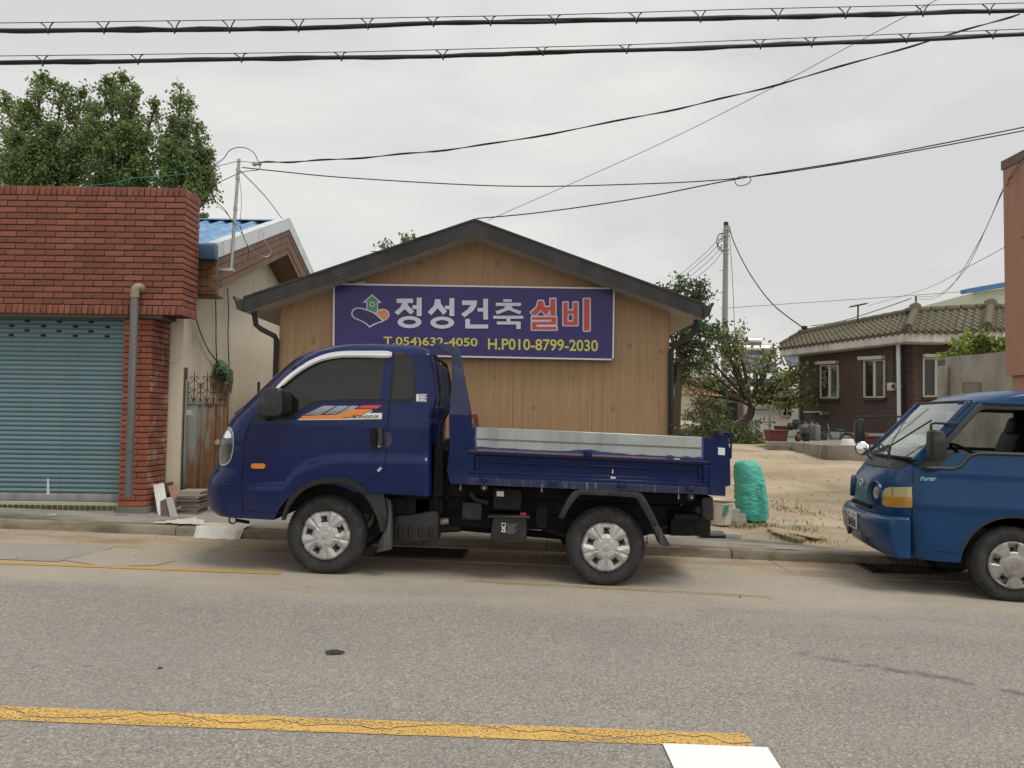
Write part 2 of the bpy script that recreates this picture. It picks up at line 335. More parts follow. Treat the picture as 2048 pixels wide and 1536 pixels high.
# kerb stones
kb = MB(); kb.box(-12, 12, 8.39, 8.48, -.6, -.34)
kerb = tag(kb.build('kerb', m_kerb), 'weathered low concrete kerb along the pavement', kind='structure')
x = -9.6; k = 0
while x < 9.5:
    L = 2.0; mb = MB(); drop = 0; h = .1 - drop + random.uniform(-.008, .008); dy = random.uniform(-.01, .01)
    n = 20; top = []
    fr, bk, fb, bb = [], [], [], []
    for i in range(n + 1):
        q = x + (L - .008) * i / n; e = .02 * noise.noise(Vector((q * 3, 1, 0))) + .01 * noise.noise(Vector((q * 11, 1, 0))); t = rz(q) + h + .014 * noise.noise(Vector((q * 2.5, 7, 0)))
        fr.append((q, 8.355 + dy + e + .012, t)); bk.append((q, 8.52, t + .004)); fb.append((q, 8.348 + dy + e, rz(q) - .05)); bb.append((q, 8.52, rz(q) - .05))
    for i in range(n):
        mb.add((fb[i], fb[i + 1], fr[i + 1], fr[i]), ((0, 1, 2, 3),)); mb.add((fr[i], fr[i + 1], bk[i + 1], bk[i]), ((0, 1, 2, 3),)); mb.add((bk[i], bk[i + 1], bb[i + 1], bb[i]), ((0, 1, 2, 3),)); mb.add((bb[i], bb[i + 1], fb[i + 1], fb[i]), ((0, 1, 2, 3),))
    for q in (0, n): mb.add((fb[q], fr[q], bk[q], bb[q]), ((0, 1, 2, 3),))
    mb.build('kerb_stone', m_kerb, kerb, bevel=.012, seg=2); x += L
# pavement: concrete between kerb and houses, tailing off beside the sandy yard
pv = MB(); top = []; N = 90
for i in range(N + 1):
    q = -11 + 15.4 * i / N; back = 10.0 if q < -3 else (9.72 if q < 1.9 else 9.62 - 1.05 * sm(1.9, 4.4, q))
    back += .03 * noise.noise(Vector((q * 3, 0, 3)))
    rows = [8.505 + (back - 8.505) * j / 5 for j in range(6)]
    top += [(q, y, gz(q, y) + .006 + .01 * noise.noise(Vector((q * 1.2, y * 1.5, 2)))) for y in rows]
pv.add(top, [(i * 6 + j, (i + 1) * 6 + j, (i + 1) * 6 + j + 1, i * 6 + j + 1) for i in range(N) for j in range(5)])
tag(pv.build('pavement', m_pave, smooth=60, recalc=False), 'uneven grey concrete pavement in front of the houses', kind='structure')
# white cement ramp let into the dropped kerb
mb = MB(); x0, x1 = P(386, 1068, 8.3).x, P(482, 1068, 8.3).x; pf_ = [(8.24, .009), (8.29, .05), (8.33, .1), (8.37, .118), (8.5, .121), (8.62, .122), (8.66, .1)]
def rampf(u, v):
    k = min(5, int(v * 6)); t = v * 6 - k; y = pf_[k][0] + (pf_[k + 1][0] - pf_[k][0]) * t; h = pf_[k][1] + (pf_[k + 1][1] - pf_[k][1]) * t; x = x0 + (x1 - x0) * u; e = min(u, 1 - u)
    return (x + .03 * noise.noise(Vector((0, y * 6, u * 2))), y + .03 * noise.noise(Vector((x * 6, 2, 0))) + .05 * (1 - sm(0, .12, e)) * (1 - v), rz(x) + h * (.93 + .07 * sm(0, .1, e)) + .004 * noise.noise(Vector((x * 14, y * 14, 0))))
mb.grid(rampf, 30, 18)
tag(mb.build('kerb_ramp', mat_concrete('white cement', (.5, .48, .43), (.64, .61, .55), (.35, .31, .25), .3), smooth=50, recalc=False), 'small white cement ramp in the dropped kerb ahead of the dump truck', kind='structure')
# painted lines
m_yel = mat_line('yellow road paint', (.66, .41, .11), wear=.585, axis=(G(-300, 1416), G(1501, 1483)))
m_yelf = mat_line('faded yellow road paint', (.5, .32, .1), x_fade=(-2.1, .8, .4), wear=.72)
def strip(name, p0, p1, w, mat, label, n=40, jit=.006):
    mb = MB(); A = []; B = []
    for i in range(n + 1):
        q = p0.lerp(p1, i / n); j = jit * noise.noise(Vector((q.x * 5, 3, 1)))
        A.append((q.x, q.y - w / 2 + j, rz(q.x) + .004)); B.append((q.x, q.y + w / 2 + j, rz(q.x) + .004))
    mb.add(A + B, [(i, i + 1, n + 2 + i, n + 1 + i) for i in range(n)]); return tag(mb.build(name, mat, recalc=False), label, kind='structure')
strip('centre_line', G(-300, 1416), G(1501, 1483), .155, m_yel, 'cracked yellow centre line across the near lane')
strip('edge_line', G(-300, 1114), G(560, 1147), .105, m_yelf, 'yellow edge line ending by the front wheel of the dump truck')
strip('worn_edge_line', G(930, 1162), G(1540, 1194), .09, mat_line('almost worn off yellow paint', (.45, .31, .12), wear=.5), 'nearly worn away yellow edge line beside the rear wheel')
a = [G(*q) for q in ((1325, 1490), (1535, 1498), (1562, 1540), (1660, 1680), (1412, 1680))]
mb = MB(); mb.add([(p.x, p.y, rz(p.x) + .008) for p in a], [(0, 1, 2, 3, 4)])
tag(mb.build('crossing_stripe', M('fresh white road paint', (.86, .86, .85), .5, var=.02, bump=.1), recalc=False), 'bright white painted crossing stripe at the bottom edge', kind='structure')
# drain grates
m_iron = M('rusty cast iron', (.045, .038, .034), .7, .3, var=.3, scale=20, dirt=((.1, .05, .03), .3, 9)); m_hole = M('dark drain', (.008, .008, .008), .9, var=0)
def grate(name, label, quad, nx, ny, diag=False):
    c = [G(*q) for q in quad]; o = sum((Vector(p) for p in c), Vector()) / 4
    r = thing(name, label, 'drain', (o.x, o.y, rz(o.x)))
    S = lambda u, v, h=.014: (lambda p: Vector((p.x, p.y, rz(p.x) + h)))(c[0].lerp(c[1], u).lerp(c[3].lerp(c[2], u), v))
    mb = MB(); mb.quad(S(0, 0, .009), S(1, 0, .009), S(1, 1, .009), S(0, 1, .009)); mb.build('pit', m_hole, r, recalc=False)
    fr = MB()
    for a, b in (((0, 0), (1, 0)), ((1, 0), (1, 1)), ((1, 1), (0, 1)), ((0, 1), (0, 0))): fr.tube([S(*a), S(*b)], .012, 4)
    fr.build('frame', m_iron, r)
    for i in range(1, nx):
        b = MB(); u = i / nx
        b.tube([S(u, 0), S(min(1, u + (.22 if diag else 0)), 1)], .006 if not diag else .007, 4); b.build('bar', m_iron, r)
    for j in range(1, ny):
        b = MB(); b.tube([S(0, j / ny, .016), S(1, j / ny, .016)], .007, 4); b.build('crossbar', m_iron, r)
grate('drain_grate', 'rusty slotted drain grate in the gutter under the dump truck', ((765, 1097), (936, 1103), (925, 1118), (748, 1112)), 24, 3)
grate('lattice_drain_grate', 'black lattice drain grate in the gutter ahead of the light blue van', ((1700, 1123), (1905, 1130), (1890, 1149), (1745, 1147)), 18, 6, True)
# ================================================================ red brick shop on the left
m_brick = M('red facing brick', (.215, .07, .042), .62, var=.25, scale=11, bump=.25, bscale=70, rnd=.24, dirt=((.12, .045, .03), .12, 5))
m_brick2 = M('orange red pillar brick', (.3, .088, .048), .65, var=.22, scale=11, bump=.25, bscale=70, rnd=.16, dirt=((.15, .06, .04), .2, 4))
m_bside = M('efflorescent pillar brick', (.25, .085, .055), .7, var=.25, scale=9, bump=.25, rnd=.15, dirt=((.42, .36, .32), .22, 6))
m_mort = M('dark recessed mortar', (.055, .03, .022), .9, var=.3, scale=20)
shop = thing('brick_shop', 'red brick shop front with a closed blue roller shutter', 'shop', (-5.5, 9.1, .25))
FY, XR = 9.0, P(367, 500, 9.0).x; XL = -7.4
ZT, ZB = P(200, 373, FY).z, P(200, 628, FY).z
def dup(me, name, loc, parent, rot=None):
    o = link(name, me, parent); o.location = loc
    if rot: o.rotation_euler = rot
    return o
bk = MB(); bk.box(XL, XR - .012, FY + .012, FY + .44, ZB + .01, ZT - .01); bk.build('parapet_wall', m_mort, shop)
bk = MB(); bk.box(XL - .01, XR - .25, FY + .05, FY + .45, ZB - .03, ZB + .008); bk.build('soffit', mat_concrete('grimy soffit', (.1, .09, .08), (.2, .18, .16)), shop)
PIT, CP, SH = .2335, (ZT - ZB - .214) / 18, .107
def brick_mesh(name, lx, ly, lz, mat):
    b = MB(); b.box(-lx / 2, lx / 2, 0, ly, 0, lz); return b.mesh(name, mat, bevel=.004, seg=1)
full = brick_mesh('brick', PIT - .009, .03, CP - .0125, m_brick); half = brick_mesh('brick', PIT / 2 - .009, .03, CP - .0125, m_brick)
sold = brick_mesh('soldier_brick', .06, .035, SH - .004, m_brick)
random.seed(11)
for r in range(18):
    z = ZB + SH + .006 + r * CP; x = XR; odd = r % 2
    if odd: x -= .0; dup(half, 'brick', (x - PIT / 4, FY + random.uniform(-.002, .002), z), shop); x -= PIT / 2
    while x - PIT / 2 > XL + .6:
        dup(full, 'brick', (x - PIT / 2, FY + random.uniform(-.002, .002), z + random.uniform(-.001, .001)), shop); x -= PIT
    # return face of the parapet (turned to the alley)
    yy = FY + .004
    for L in ((.34, .1) if odd else (.1, .24, .1)):
        b = MB(); b.box(XR - .03, XR + random.uniform(-.001, .003), yy + .005, yy + L - .004, z, z + CP - .0125); b.build('brick', m_brick, shop, bevel=.003, seg=1); yy += L
for zz in (ZB, ZT - SH):
    for i in range(38): dup(sold, 'soldier_brick', (XR - .034 - i * .069, FY - .004 + random.uniform(-.003, .003), zz), shop)
    for i in range(6):
        b = MB(); b.box(XR - .03, XR + .004, FY + .01 + i * .072, FY + .075 + i * .072, zz, zz + SH - .004); b.build('soldier_brick', m_brick, shop, bevel=.003, seg=1)
b = MB(); b.box(XL, XR - .02, FY + .02, FY + .43, ZT - .012, ZT - .003); b.build('parapet_top', m_mort, shop)
# pillar
PF, PB = 9.13, 9.62; PR = P(303, 700, PF).x; PL = P(246, 700, PF).x; GZ = gz(PR, 9.2)
pil = MB(); pil.box(PL + .012, PR - .012, PF + .012, PB, GZ - .1, ZB - .03); pillar = pil.build('pillar', m_mort, shop)
n = 33; cp = (ZB - .03 - GZ - .09) / n
for r in range(n):
    z = GZ + .09 + r * cp; h = cp - .011; Wd = PR - PL
    cut = [0, .62, 1] if r % 2 else [0, 1 - .62, 1]
    if r % 4 == 0: cut = [0, 1]
    for a, c in zip(cut, cut[1:]):
        b = MB(); e = random.uniform(-.003, .004); b.box(PL + Wd * a + .004, PL + Wd * c - .004, PF - e, PF + .05, z, z + h); b.build('brick', m_brick2, pillar, bevel=.004, seg=1)
    cut = [0, .24, .49] if r % 2 else [0, .36, .49]
    for a, c in zip(cut, cut[1:]):
        b = MB(); e = random.uniform(-.003, .004); b.box(PR - .05, PR + e, PF + a + .008, PF + c - .004, z + .001, z + h); b.build('brick', m_bside, pillar, bevel=.004, seg=1)
b = MB(); b.box(PL - .02, PR + .02, PF - .015, PB, GZ - .15, GZ + .085); b.build('pillar_base', mat_concrete('damp plinth', (.1, .1, .085), (.2, .19, .16)), shop, bevel=.008)
# wall mass behind
b = MB(); b.box(XL, PL + .01, 9.45, 9.6, 0, ZB); b.build('back_wall', m_mort, shop)
# roller shutter
def mat_shutter():
    m, nt, b, N = node_mat('blue shutter paint'); v = vcoord(N)
    c = mixc(N, tnoise(N, v, 2.2, 7, .6), (.12, .2, .228), (.175, .27, .295))
    c = mixc(N, N('ShaderNodeMath', {0: ramp(N, tnoise(N, vcoord(N, scale=(9, 9, .7)), 1, 6, .6), .55, .8), 1: .45}, operation='MULTIPLY').outputs[0], c, (.09, .1, .1))
    c = N('ShaderNodeHueSaturation', {'Value': N('ShaderNodeMapRange', {0: N('ShaderNodeObjectInfo').outputs['Random'], 3: .93, 4: 1.06}).outputs[0], 'Color': c}).outputs[0]
    nt.links.new(c, b.inputs['Base Color']); b.inputs['Roughness'].default_value = .5; return m
m_sh = mat_shutter(); SY = 9.27
zt, zb = ZB + .02, P(120, 985, SY).z; ns = 38; sp = (zt - zb) / ns
prof = [(.0, 0), (-.004, .06), (-.014, .2), (-.017, .45), (-.012, .72), (-.003, .88), (.006, .92), (.006, 1)]
b = MB()
for i in range(len(prof) - 1):
    (a0, h0), (a1, h1) = prof[i], prof[i + 1]
    b.quad((XL, SY + a0, h0 * sp), (PL + .03, SY + a0, h0 * sp), (PL + .03, SY + a1, h1 * sp), (XL, SY + a1, h1 * sp))
slat = b.mesh('shutter_slat', m_sh, smooth=50, recalc=False); m_black = M('black slot', (.006, .006, .006), .9, var=0)
hol = MB()
hp = [(.035 * c + (.02 if c > 0 else -.02), s * .0145) for c, s in [(math.cos(t), math.sin(t)) for t in (i * math.pi / 8 for i in range(16))]]
hol.prism([(x * .62, 0, z) for x, z in hp], (0, .004, 0)); slot = hol.mesh('vent_slot', m_black)
shut = MB(); shut.box(XL, PL + .04, SY + .012, SY + .02, zb - .1, zt); sh = shut.build('shutter', m_hole, shop)
for i in range(ns):
    o = dup(slat, 'shutter_slat', (0, 0, zt - (i + 1) * sp), sh)
    if 1 <= i <= 4:
        for k in range(8):
            xh = P((120, 0, 119, 0)[0] if i % 2 else 57 + 32, 650, SY).x - (k - 2) * .386
            if xh < PL - .1 and xh > XL: dup(slot, 'vent_slot', (xh, SY - .0185, zt - (i + .55) * sp), sh)
b = MB(); b.box(XL, PL + .02, SY - .012, SY + .01, zb - .1, zb - .006); b.build('bottom_rail', M('scuffed grey rail', (.3, .31, .31), .5, .3, var=.2, streak=((.15, .14, .13), .4, 8)), sh, bevel=.004)
b = MB(); b.box(XL, PL + .01, 9.16, 9.4, GZ - .1, zb - .105); sill = b.build('sill', mat_concrete('pale grout', (.38, .36, .27), (.5, .47, .36)), shop)
m_tile = M('olive glazed tile', (.07, .072, .028), .25, var=.35, scale=15, rnd=.3)
tp = .0655; tz = zb - .165; b = MB(); b.box(-.028, .028, -.006, .004, -.028, .028); tm = b.mesh('tile', m_tile, bevel=.003, seg=1)
x = PL - .035
while x > XL + .9: dup(tm, 'tile', (x, 9.158, tz + .0), sill); x -= tp
b = MB()
for dz, h in ((.09, .18), (.27, .06)): pass
pts = [P(94, 957, SY - .02), P(98, 957, SY - .02), P(99, 990, SY - .02), P(93, 990, SY - .02)]
b.prism(pts, (0, .004, 0)); b.build('paint_smear', M('white smear', (.6, .6, .58), .7), sh)
# rain pipe
DY = 8.95; a, c = P(270, 585, DY), P(260, 994, DY - .05); c.x = P(261, 994, DY).x
pipe = thing('drain_pipe', 'grey plastic rain pipe with a beige elbow on the brick pillar', 'pipe', c)
m_pvc = M('dusty grey plastic', (.115, .12, .125), .55, var=.2, scale=6, streak=((.22, .21, .2), .35, 7)); b = MB()
b.tube([a, a.lerp(c, .35), a.lerp(c, .7), c], .043, 14); b.build('pipe', m_pvc, pipe, smooth=50)
b = MB(); b.tube(catmull([(a.x + .05, 9.05, a.z + .04), (a.x + .04, 8.98, a.z + .065), (a.x + .01, DY, a.z + .05), (a.x, DY, a.z - .02), (a.x, DY, a.z - .06)], 5), .05, 14); b.build('elbow', M('beige plastic', (.3, .24, .17), .6), pipe, smooth=50)
for t in (.31, .78):
    p = a.lerp(c, t); b = MB(); b.tube([p + Vector((0, 0, .012)), p - Vector((0, 0, .012))], .046, 14); b.build('clip', m_pvc, pipe, smooth=50)

# ================================================================ cream house with the blue sheet roof
def mat_plaster(name, lo, hi, st, cover=.4, crackf=.12, ss=(5, 5, .5)):
    m, nt, b, N = node_mat(name); v = vcoord(N)
    c = mixc(N, tnoise(N, v, 1.1, 8, .62), lo, hi)
    f = ramp(N, tnoise(N, vcoord(N, scale=ss), 1, 7, .62), .66 - cover * .35, .85 - cover * .2); c = mixc(N, N('ShaderNodeMath', {0: f, 1: .65}, operation='MULTIPLY').outputs[0], c, st)
    f = ramp(N, tnoise(N, v, 7, 9, .75), .62, .72); c = mixc(N, N('ShaderNodeMath', {0: f, 1: .5}, operation='MULTIPLY').outputs[0], c, tuple(x * .5 for x in st))
    crk = N('ShaderNodeTexVoronoi', {0: mixc(N, .3, v, N('ShaderNodeTexNoise', {0: v, 'Scale': 3.}).outputs[1]), 'Scale': .8}, feature='DISTANCE_TO_EDGE').outputs[0]
    c = mixc(N, ramp(N, crk, .001, .006, (crackf, crackf, crackf), (0, 0, 0)), c, tuple(x * .4 for x in st))
    nt.links.new(c, b.inputs['Base Color']); b.inputs['Roughness'].default_value = .9
    nt.links.new(bumpn(N, tnoise(N, v, 25, 8, .65), .25, .01), b.inputs['Normal']); return m
m_cream = mat_plaster('stained cream render', (.68, .61, .46), (.8, .74, .59), (.42, .36, .25), .28, .3)
ch = thing('cream_house', 'cream rendered house with blue metal roof and timber clad eaves', 'house', (-4.2, 9.7, .3))
CX = P(363, 760, 9.64).x
RX = P(435, 505, 9.62).x; EY = 9.62; RY = PX(578, 445, RX).y; BY = 2 * RY - EY; EZ_, RZ_ = P(435, 492, EY).z, P(578, 441, RY).z
b = MB(); b.prism([(CX, 9.66, .1), (CX, BY - .3, .1), (CX, BY - .3, EZ_ - .45), (CX, RY, RZ_ - .5), (CX, 9.66, EZ_ - .45)], (-.17, 0, 0)); b.build('gable_wall', m_cream, ch)
b = MB(); b.box(-8.5, CX - .17, 9.72, 9.86, .1, EZ_ - .3); b.build('front_wall', m_cream, ch)
EZ, RZ = P(435, 492, EY).z, P(578, 441, RY).z
m_blue = M('blue coated steel', (.13, .3, .52), .38, .1, var=.12, scale=2, streak=((.3, .42, .55), .45, 5)); m_navy = M('dark blue gutter', (.035, .09, .17), .4, .1, var=.15)
m_white = M('white flashing', (.62, .66, .68), .42, var=.06, streak=((.35, .36, .36), .3, 6))
# corrugated sheets, one object per sheet
sw = 1.02
for k in range(5):
    x1 = RX - .14 - k * sw; b = MB()
    def fn(u, v, s=1):
        x = x1 - u * sw; ph = ((u * 4) % 1); h = .045 * (sm(.3, .42, ph) - sm(.58, .7, ph)); y = EY + .02 + (RY - EY) * v; return (x, y, EZ + (RZ - EZ) * v + h - .035)
    b.grid(fn, 48, 1); b.build('roof_sheet', m_blue, ch, recalc=False)
    b = MB(); b.grid(lambda u, v: (x1 - u * sw, BY + (RY - BY) * v, EZ + (RZ - EZ) * v + .045 * (sm(.3, .42, (u * 4) % 1) - sm(.58, .7, (u * 4) % 1)) - .035), 48, 1); b.build('roof_sheet', m_blue, ch, recalc=False)
b = MB(); b.prism([(RX - .02, RY - .22, RZ - .055), (RX - .02, RY, RZ + .02), (RX - .02, RY + .22, RZ - .055), (RX - .02, RY, RZ - .01)], (-5.3, 0, 0)); b.build('ridge_cap', m_blue, ch)
b = MB()
g = [(EY - .13, EZ - .19), (EY - .15, EZ - .02), (EY - .12, EZ - .02), (EY - .1, EZ + .01), (EY + .02, EZ + .012), (EY + .04, EZ - .19)]
b.prism([(RX + .01, y, z) for y, z in g], (-4.5, 0, 0)); b.build('gutter', m_navy, ch, bevel=.006)
def slope_board(name, off0, off1, x0, x1, mat, side, y_in0=0., y_in1=0.):   # board parallel to the roof pitch, between two drops below the roof line
    ye = EY if side < 0 else BY; b = MB()
    b.prism([(x0, ye, EZ - off0), (x0, RY, RZ - off0), (x0, RY, RZ - off1), (x0, ye + (y_in1 if side < 0 else -y_in1), EZ - off1 + y_in1 * .38)], (x1 - x0, 0, 0)); return b.build(name, mat, ch, bevel=.003, seg=1)
m_tim = M('brown timber cladding', (.185, .095, .05), .6, var=.3, scale=3, bump=.2, rnd=.12, streak=((.1, .05, .028), .5, 9))
for s in (-1, 1):
    slope_board('barge_board', -.03, .15, RX + .012, RX - .03, m_white, s); ye = EY if s < 0 else BY
    b = MB(); b.prism([(RX + .012, ye, EZ + .03), (RX + .012, RY, RZ + .032), (RX - .15, RY, RZ + .032), (RX - .15, ye, EZ + .03)], (0, 0, .012)); b.build('flashing', m_white, ch)
    for k in range(4):
        slope_board('cladding_plank', .155 + k * .105, .155 + (k + 1) * .105 - .008, RX - .004 - (.006 if k % 2 else 0), RX - .12, m_tim, s)
    b = MB(); b.prism([(RX - .03, ye, EZ - .575), (RX - .03, RY, RZ - .575), (CX, RY, RZ - .575), (CX, ye, EZ - .575)], (0, 0, .015)); b.build('soffit', m_tim, ch)
for k in range(4):
    b = MB(); z1 = EZ - .2 - k * .105; b.box(-7.5, RX - .006, EY + .002 + (.005 if k % 2 else 0), EY + .08, z1 - .097, z1); b.build('cladding_plank', m_tim, ch, bevel=.003, seg=1)
b = MB(); b.box(-7.5, RX - .02, EY + .03, EY + .3, EZ - .63, EZ - .605); b.build('soffit', m_tim, ch)
# dark vent slit in the gable wall
b = MB(); q = PX(517, 776, CX); b.box(CX - .02, CX + .004, q.y - .06, q.y + .06, q.z - .12, q.z + .1); b.build('wall_slit', m_hole, ch)
# steel service mast on the eaves
mast = thing('service_mast', 'thin galvanised cable mast bolted to the timber eaves', 'mast', P(462, 545, 9.56))
m_galv = M('galvanised steel', (.42, .42, .41), .42, .75, var=.15, scale=10); m_ins = M('grey insulator', (.5, .5, .48), .4)
mt, mbm = P(478, 318, 9.56), P(462, 540, 9.56)
b = MB(); b.tube([mt, mbm], .021, 10); b.build('pole', m_galv, mast, smooth=50)
b = MB(); q = P(437, 540, 9.56); b.box(q.x, mbm.x + .03, 9.53, 9.61, q.z - .02, q.z + .02); b.build('bracket', m_galv, mast, bevel=.004)
for t in (.1, .17, .45):
    b = MB(); q = mt.lerp(mbm, t); b.tube([q + Vector((0, 0, .02)), q - Vector((0, 0, .02))], .027, 10); b.build('band', m_galv, mast, smooth=50)
q = P(514, 327, 9.5); b = MB(); b.lathe([(.001, -.06), (.025, -.055), (.032, -.02), (.02, 0), (.034, .02), (.025, .055), (.001, .06)], q, (1, 0, .15), 12); b.build('insulator', m_ins, mast, smooth=60)

# ================================================================ rusty gate across the alley
def mat_rust():
    m, nt, b, N = node_mat('rusted grey paint'); v = vcoord(N)
    paint = mixc(N, tnoise(N, v, 3, 6), (.17, .2, .19), (.29, .31, .28))
    rust = mixc(N, tnoise(N, v, 9, 7, .7), (.085, .042, .02), (.3, .15, .06))
    z = N('ShaderNodeSeparateXYZ', {0: v}); n = tnoise(N, vcoord(N, scale=(9, 9, 1.1)), 1, 8, .68)
    s = N('ShaderNodeMath', {0: n, 1: N('ShaderNodeMapRange', {0: z.outputs[2], 1: .3, 2: 1.4, 3: .16, 4: -.03}).outputs[0]}, operation='ADD').outputs[0]
    s = N('ShaderNodeMath', {0: s, 1: N('ShaderNodeMapRange', {0: z.outputs[0], 1: -4.15, 2: -3.55, 3: -.09, 4: .15}).outputs[0]}, operation='ADD').outputs[0]
    f = ramp(N, s, .48, .6); nt.links.new(mixc(N, f, paint, rust), b.inputs['Base Color'])
    nt.links.new(N('ShaderNodeMapRange', {0: f, 3: .5, 4: .92}).outputs[0], b.inputs['Roughness'])
    nt.links.new(bumpn(N, tnoise(N, v, 60, 6, .7), .3, .005), b.inputs['Normal']); return m
m_rust = mat_rust(); m_wrought = M('rusted wrought iron', (.06, .035, .025), .75, .4, var=.4, scale=20)
GY = 9.72; gate = thing('iron_gate', 'rusty sheet metal gate topped with wrought iron scrolls', 'gate', P(410, 1025, GY))
g0, g1 = P(372, 900, GY).x, P(449, 900, GY).x; gzt, gzb = P(410, 807, GY).z, gz(-3.8, 9.7) + .03
for a, c in ((362, 366), (366, 371)): pass
b = MB(); b.pp([(361, 733), (370, 735), (362, 990), (352, 990)], GY - .02, .09); b.build('post', M('mossy gate post', (.1, .11, .09), .7, .3, var=.3, scale=8, dirt=((.12, .07, .04), .3, 5)), gate, bevel=.004)
b = MB(); b.pp([(449, 762), (455, 762), (450, 1026), (443, 1026)], GY + .01, .06); b.build('post', m_rust, gate, bevel=.003)
b = MB(); b.pp([(371, 759), (375, 762), (368, 1015), (363, 1015)], GY - .01, .05); b.build('stile', m_rust, gate, bevel=.003)
b = MB(); b.box(g0, g1, GY - .012, GY + .03, gzt - .015, gzt + .015); b.build('top_rail', m_rust, gate, bevel=.003)
# folded panels of the sheet
edges = [0, .24, .36, .42, .68, .76, .9, 1]; off = [0, .03, 0, .012, .03, 0, .018]
for i in range(7):
    b = MB(); x0, x1 = g0 + (g1 - g0) * edges[i], g0 + (g1 - g0) * edges[i + 1]; b.box(x0 + .002, x1 - .002, GY + off[i], GY + off[i] + .012, gzb, gzt - .015); b.build('sheet_panel', m_rust, gate, bevel=.004)
def scroll(cx, cz, r, turns, a0, flip=1, n=30):
    out = []
    for i in range(n + 1):
        t = i / n; rr = r * (1 - .82 * t); a = a0 + flip * turns * 2 * math.pi * t; out.append(Vector((cx + rr * math.cos(a), GY, cz + rr * math.sin(a))))
    return out
gw = g1 - g0; mm = lambda u, h: Vector((g0 + gw * u, GY, gzt + h))
for u, h in ((.16, .43), (.5, .41), (.84, .36), (.33, .27), (.67, .25), (.99, .2)):
    b = MB(); b.tube([mm(u, 0), mm(u, h - .07), mm(u, h)], [.006, .006, .001], 6); b.build('spike', m_wrought, gate)
for u in (.16, .5, .84):
    for f in (-1, 1):
        b = MB(); b.tube(catmull([mm(u, .02), mm(u + f * .03, .01)], 2) + [p for p in scroll(g0 + gw * u + f * .05, gzt + .035, .036, 1.2, math.pi if f > 0 else 0, -f)], .004, 5); b.build('scroll', m_wrought, gate, smooth=60)
        b = MB(); b.tube([mm(u, .03)] + catmull([mm(u + f * .08, .1), mm(u + f * .17, .16)], 4), .004, 5); b.build('scroll', m_wrought, gate, smooth=60)
        b = MB(); b.tube(scroll(g0 + gw * u + f * .055, gzt + .175, .045, 1.25, math.pi / 2 + f * 1.4, f), .004, 5); b.build('scroll', m_wrought, gate, smooth=60)
        b = MB(); b.tube(catmull([mm(u, .35), mm(u + f * .02, .3), mm(u + f * .12, .245)], 5) + scroll(g0 + gw * u + f * .1, gzt + .235, .03, 1.1, -math.pi / 2, f), .004, 5); b.build('scroll', m_wrought, gate, smooth=60)
        b = MB(); b.tube(scroll(g0 + gw * u + f * .034, gzt + .33, .026, 1.1, -math.pi / 2, f), .004, 5); b.build('scroll', m_wrought, gate, smooth=60)
b = MB(); b.pp([(370, 819), (385, 820), (385, 831), (370, 830)], GY - .006, .003); b.build('name_plate', M('faded paper', (.5, .47, .4), .8), gate)
q = P(436, 885, GY - .02); b = MB(); b.lathe([(.001, -.03), (.03, -.028), (.042, -.01), (.042, .01), (.001, .012)], q, (0, 1, 0), 16); b.build('lock', M('dull lock plate', (.4, .38, .35), .5, .6), gate, smooth=40)

# ================================================================ timber look house with the signboard
def mat_woodpanel():
    m, nt, b, N = node_mat('wood grain steel panel'); v = vcoord(N)
    g1 = tnoise(N, vcoord(N, scale=(34, 1, .8)), 1, 6, .6, .6); g2 = tnoise(N, vcoord(N, scale=(110, 1, 2.2)), 1, 4, .6)
    sx_ = N('ShaderNodeSeparateXYZ', {0: v}); cv = N('ShaderNodeCombineXYZ', {0: N('ShaderNodeMath', {0: sx_.outputs[0], 1: 3.3}, operation='MULTIPLY').outputs[0], 1: N('ShaderNodeMath', {0: sx_.outputs[2], 1: 2.7}, operation='MULTIPLY').outputs[0]}).outputs[0]
    vor = N('ShaderNodeTexVoronoi', {0: cv, 'Scale': 1., 'Randomness': .95}, voronoi_dimensions='2D'); d = vor.outputs['Distance']
    sel = ramp(N, N('ShaderNodeSeparateColor', {0: vor.outputs['Color']}).outputs[0], .5, .55)
    rings = N('ShaderNodeMath', {0: N('ShaderNodeMath', {0: N('ShaderNodeMath', {0: d, 1: N('ShaderNodeMath', {0: g1, 1: .06}, operation='MULTIPLY').outputs[0]}, operation='ADD').outputs[0], 1: 130.}, operation='MULTIPLY').outputs[0]}, operation='SINE').outputs[0]
    core = ramp(N, d, .05, .14, (1, 1, 1), (0, 0, 0)); kn = N('ShaderNodeMath', {0: core, 1: sel}, operation='MULTIPLY').outputs[0]
    c = mixc(N, ramp(N, g1, .3, .75), (.47, .295, .155), (.32, .19, .096))
    c = mixc(N, N('ShaderNodeMath', {0: ramp(N, g2, .5, .8), 1: .5}, operation='MULTIPLY').outputs[0], c, (.24, .125, .05))
    rr = N('ShaderNodeMath', {0: N('ShaderNodeMapRange', {0: rings, 1: -1, 2: 1, 3: .25, 4: 1}).outputs[0], 1: kn}, operation='MULTIPLY').outputs[0]
    c = mixc(N, N('ShaderNodeMath', {0: rr, 1: .75}, operation='MULTIPLY').outputs[0], c, (.16, .08, .032))
    c = mixc(N, N('ShaderNodeMath', {0: ramp(N, tnoise(N, vcoord(N, scale=(1.2, 1, .5)), 1.6, 5), .5, .8), 1: .3}, operation='MULTIPLY').outputs[0], c, (.28, .165, .085))
    nt.links.new(c, b.inputs['Base Color']); b.inputs['Roughness'].default_value = .48
    nt.links.new(bumpn(N, g2, .08, .004), b.inputs['Normal']); return m
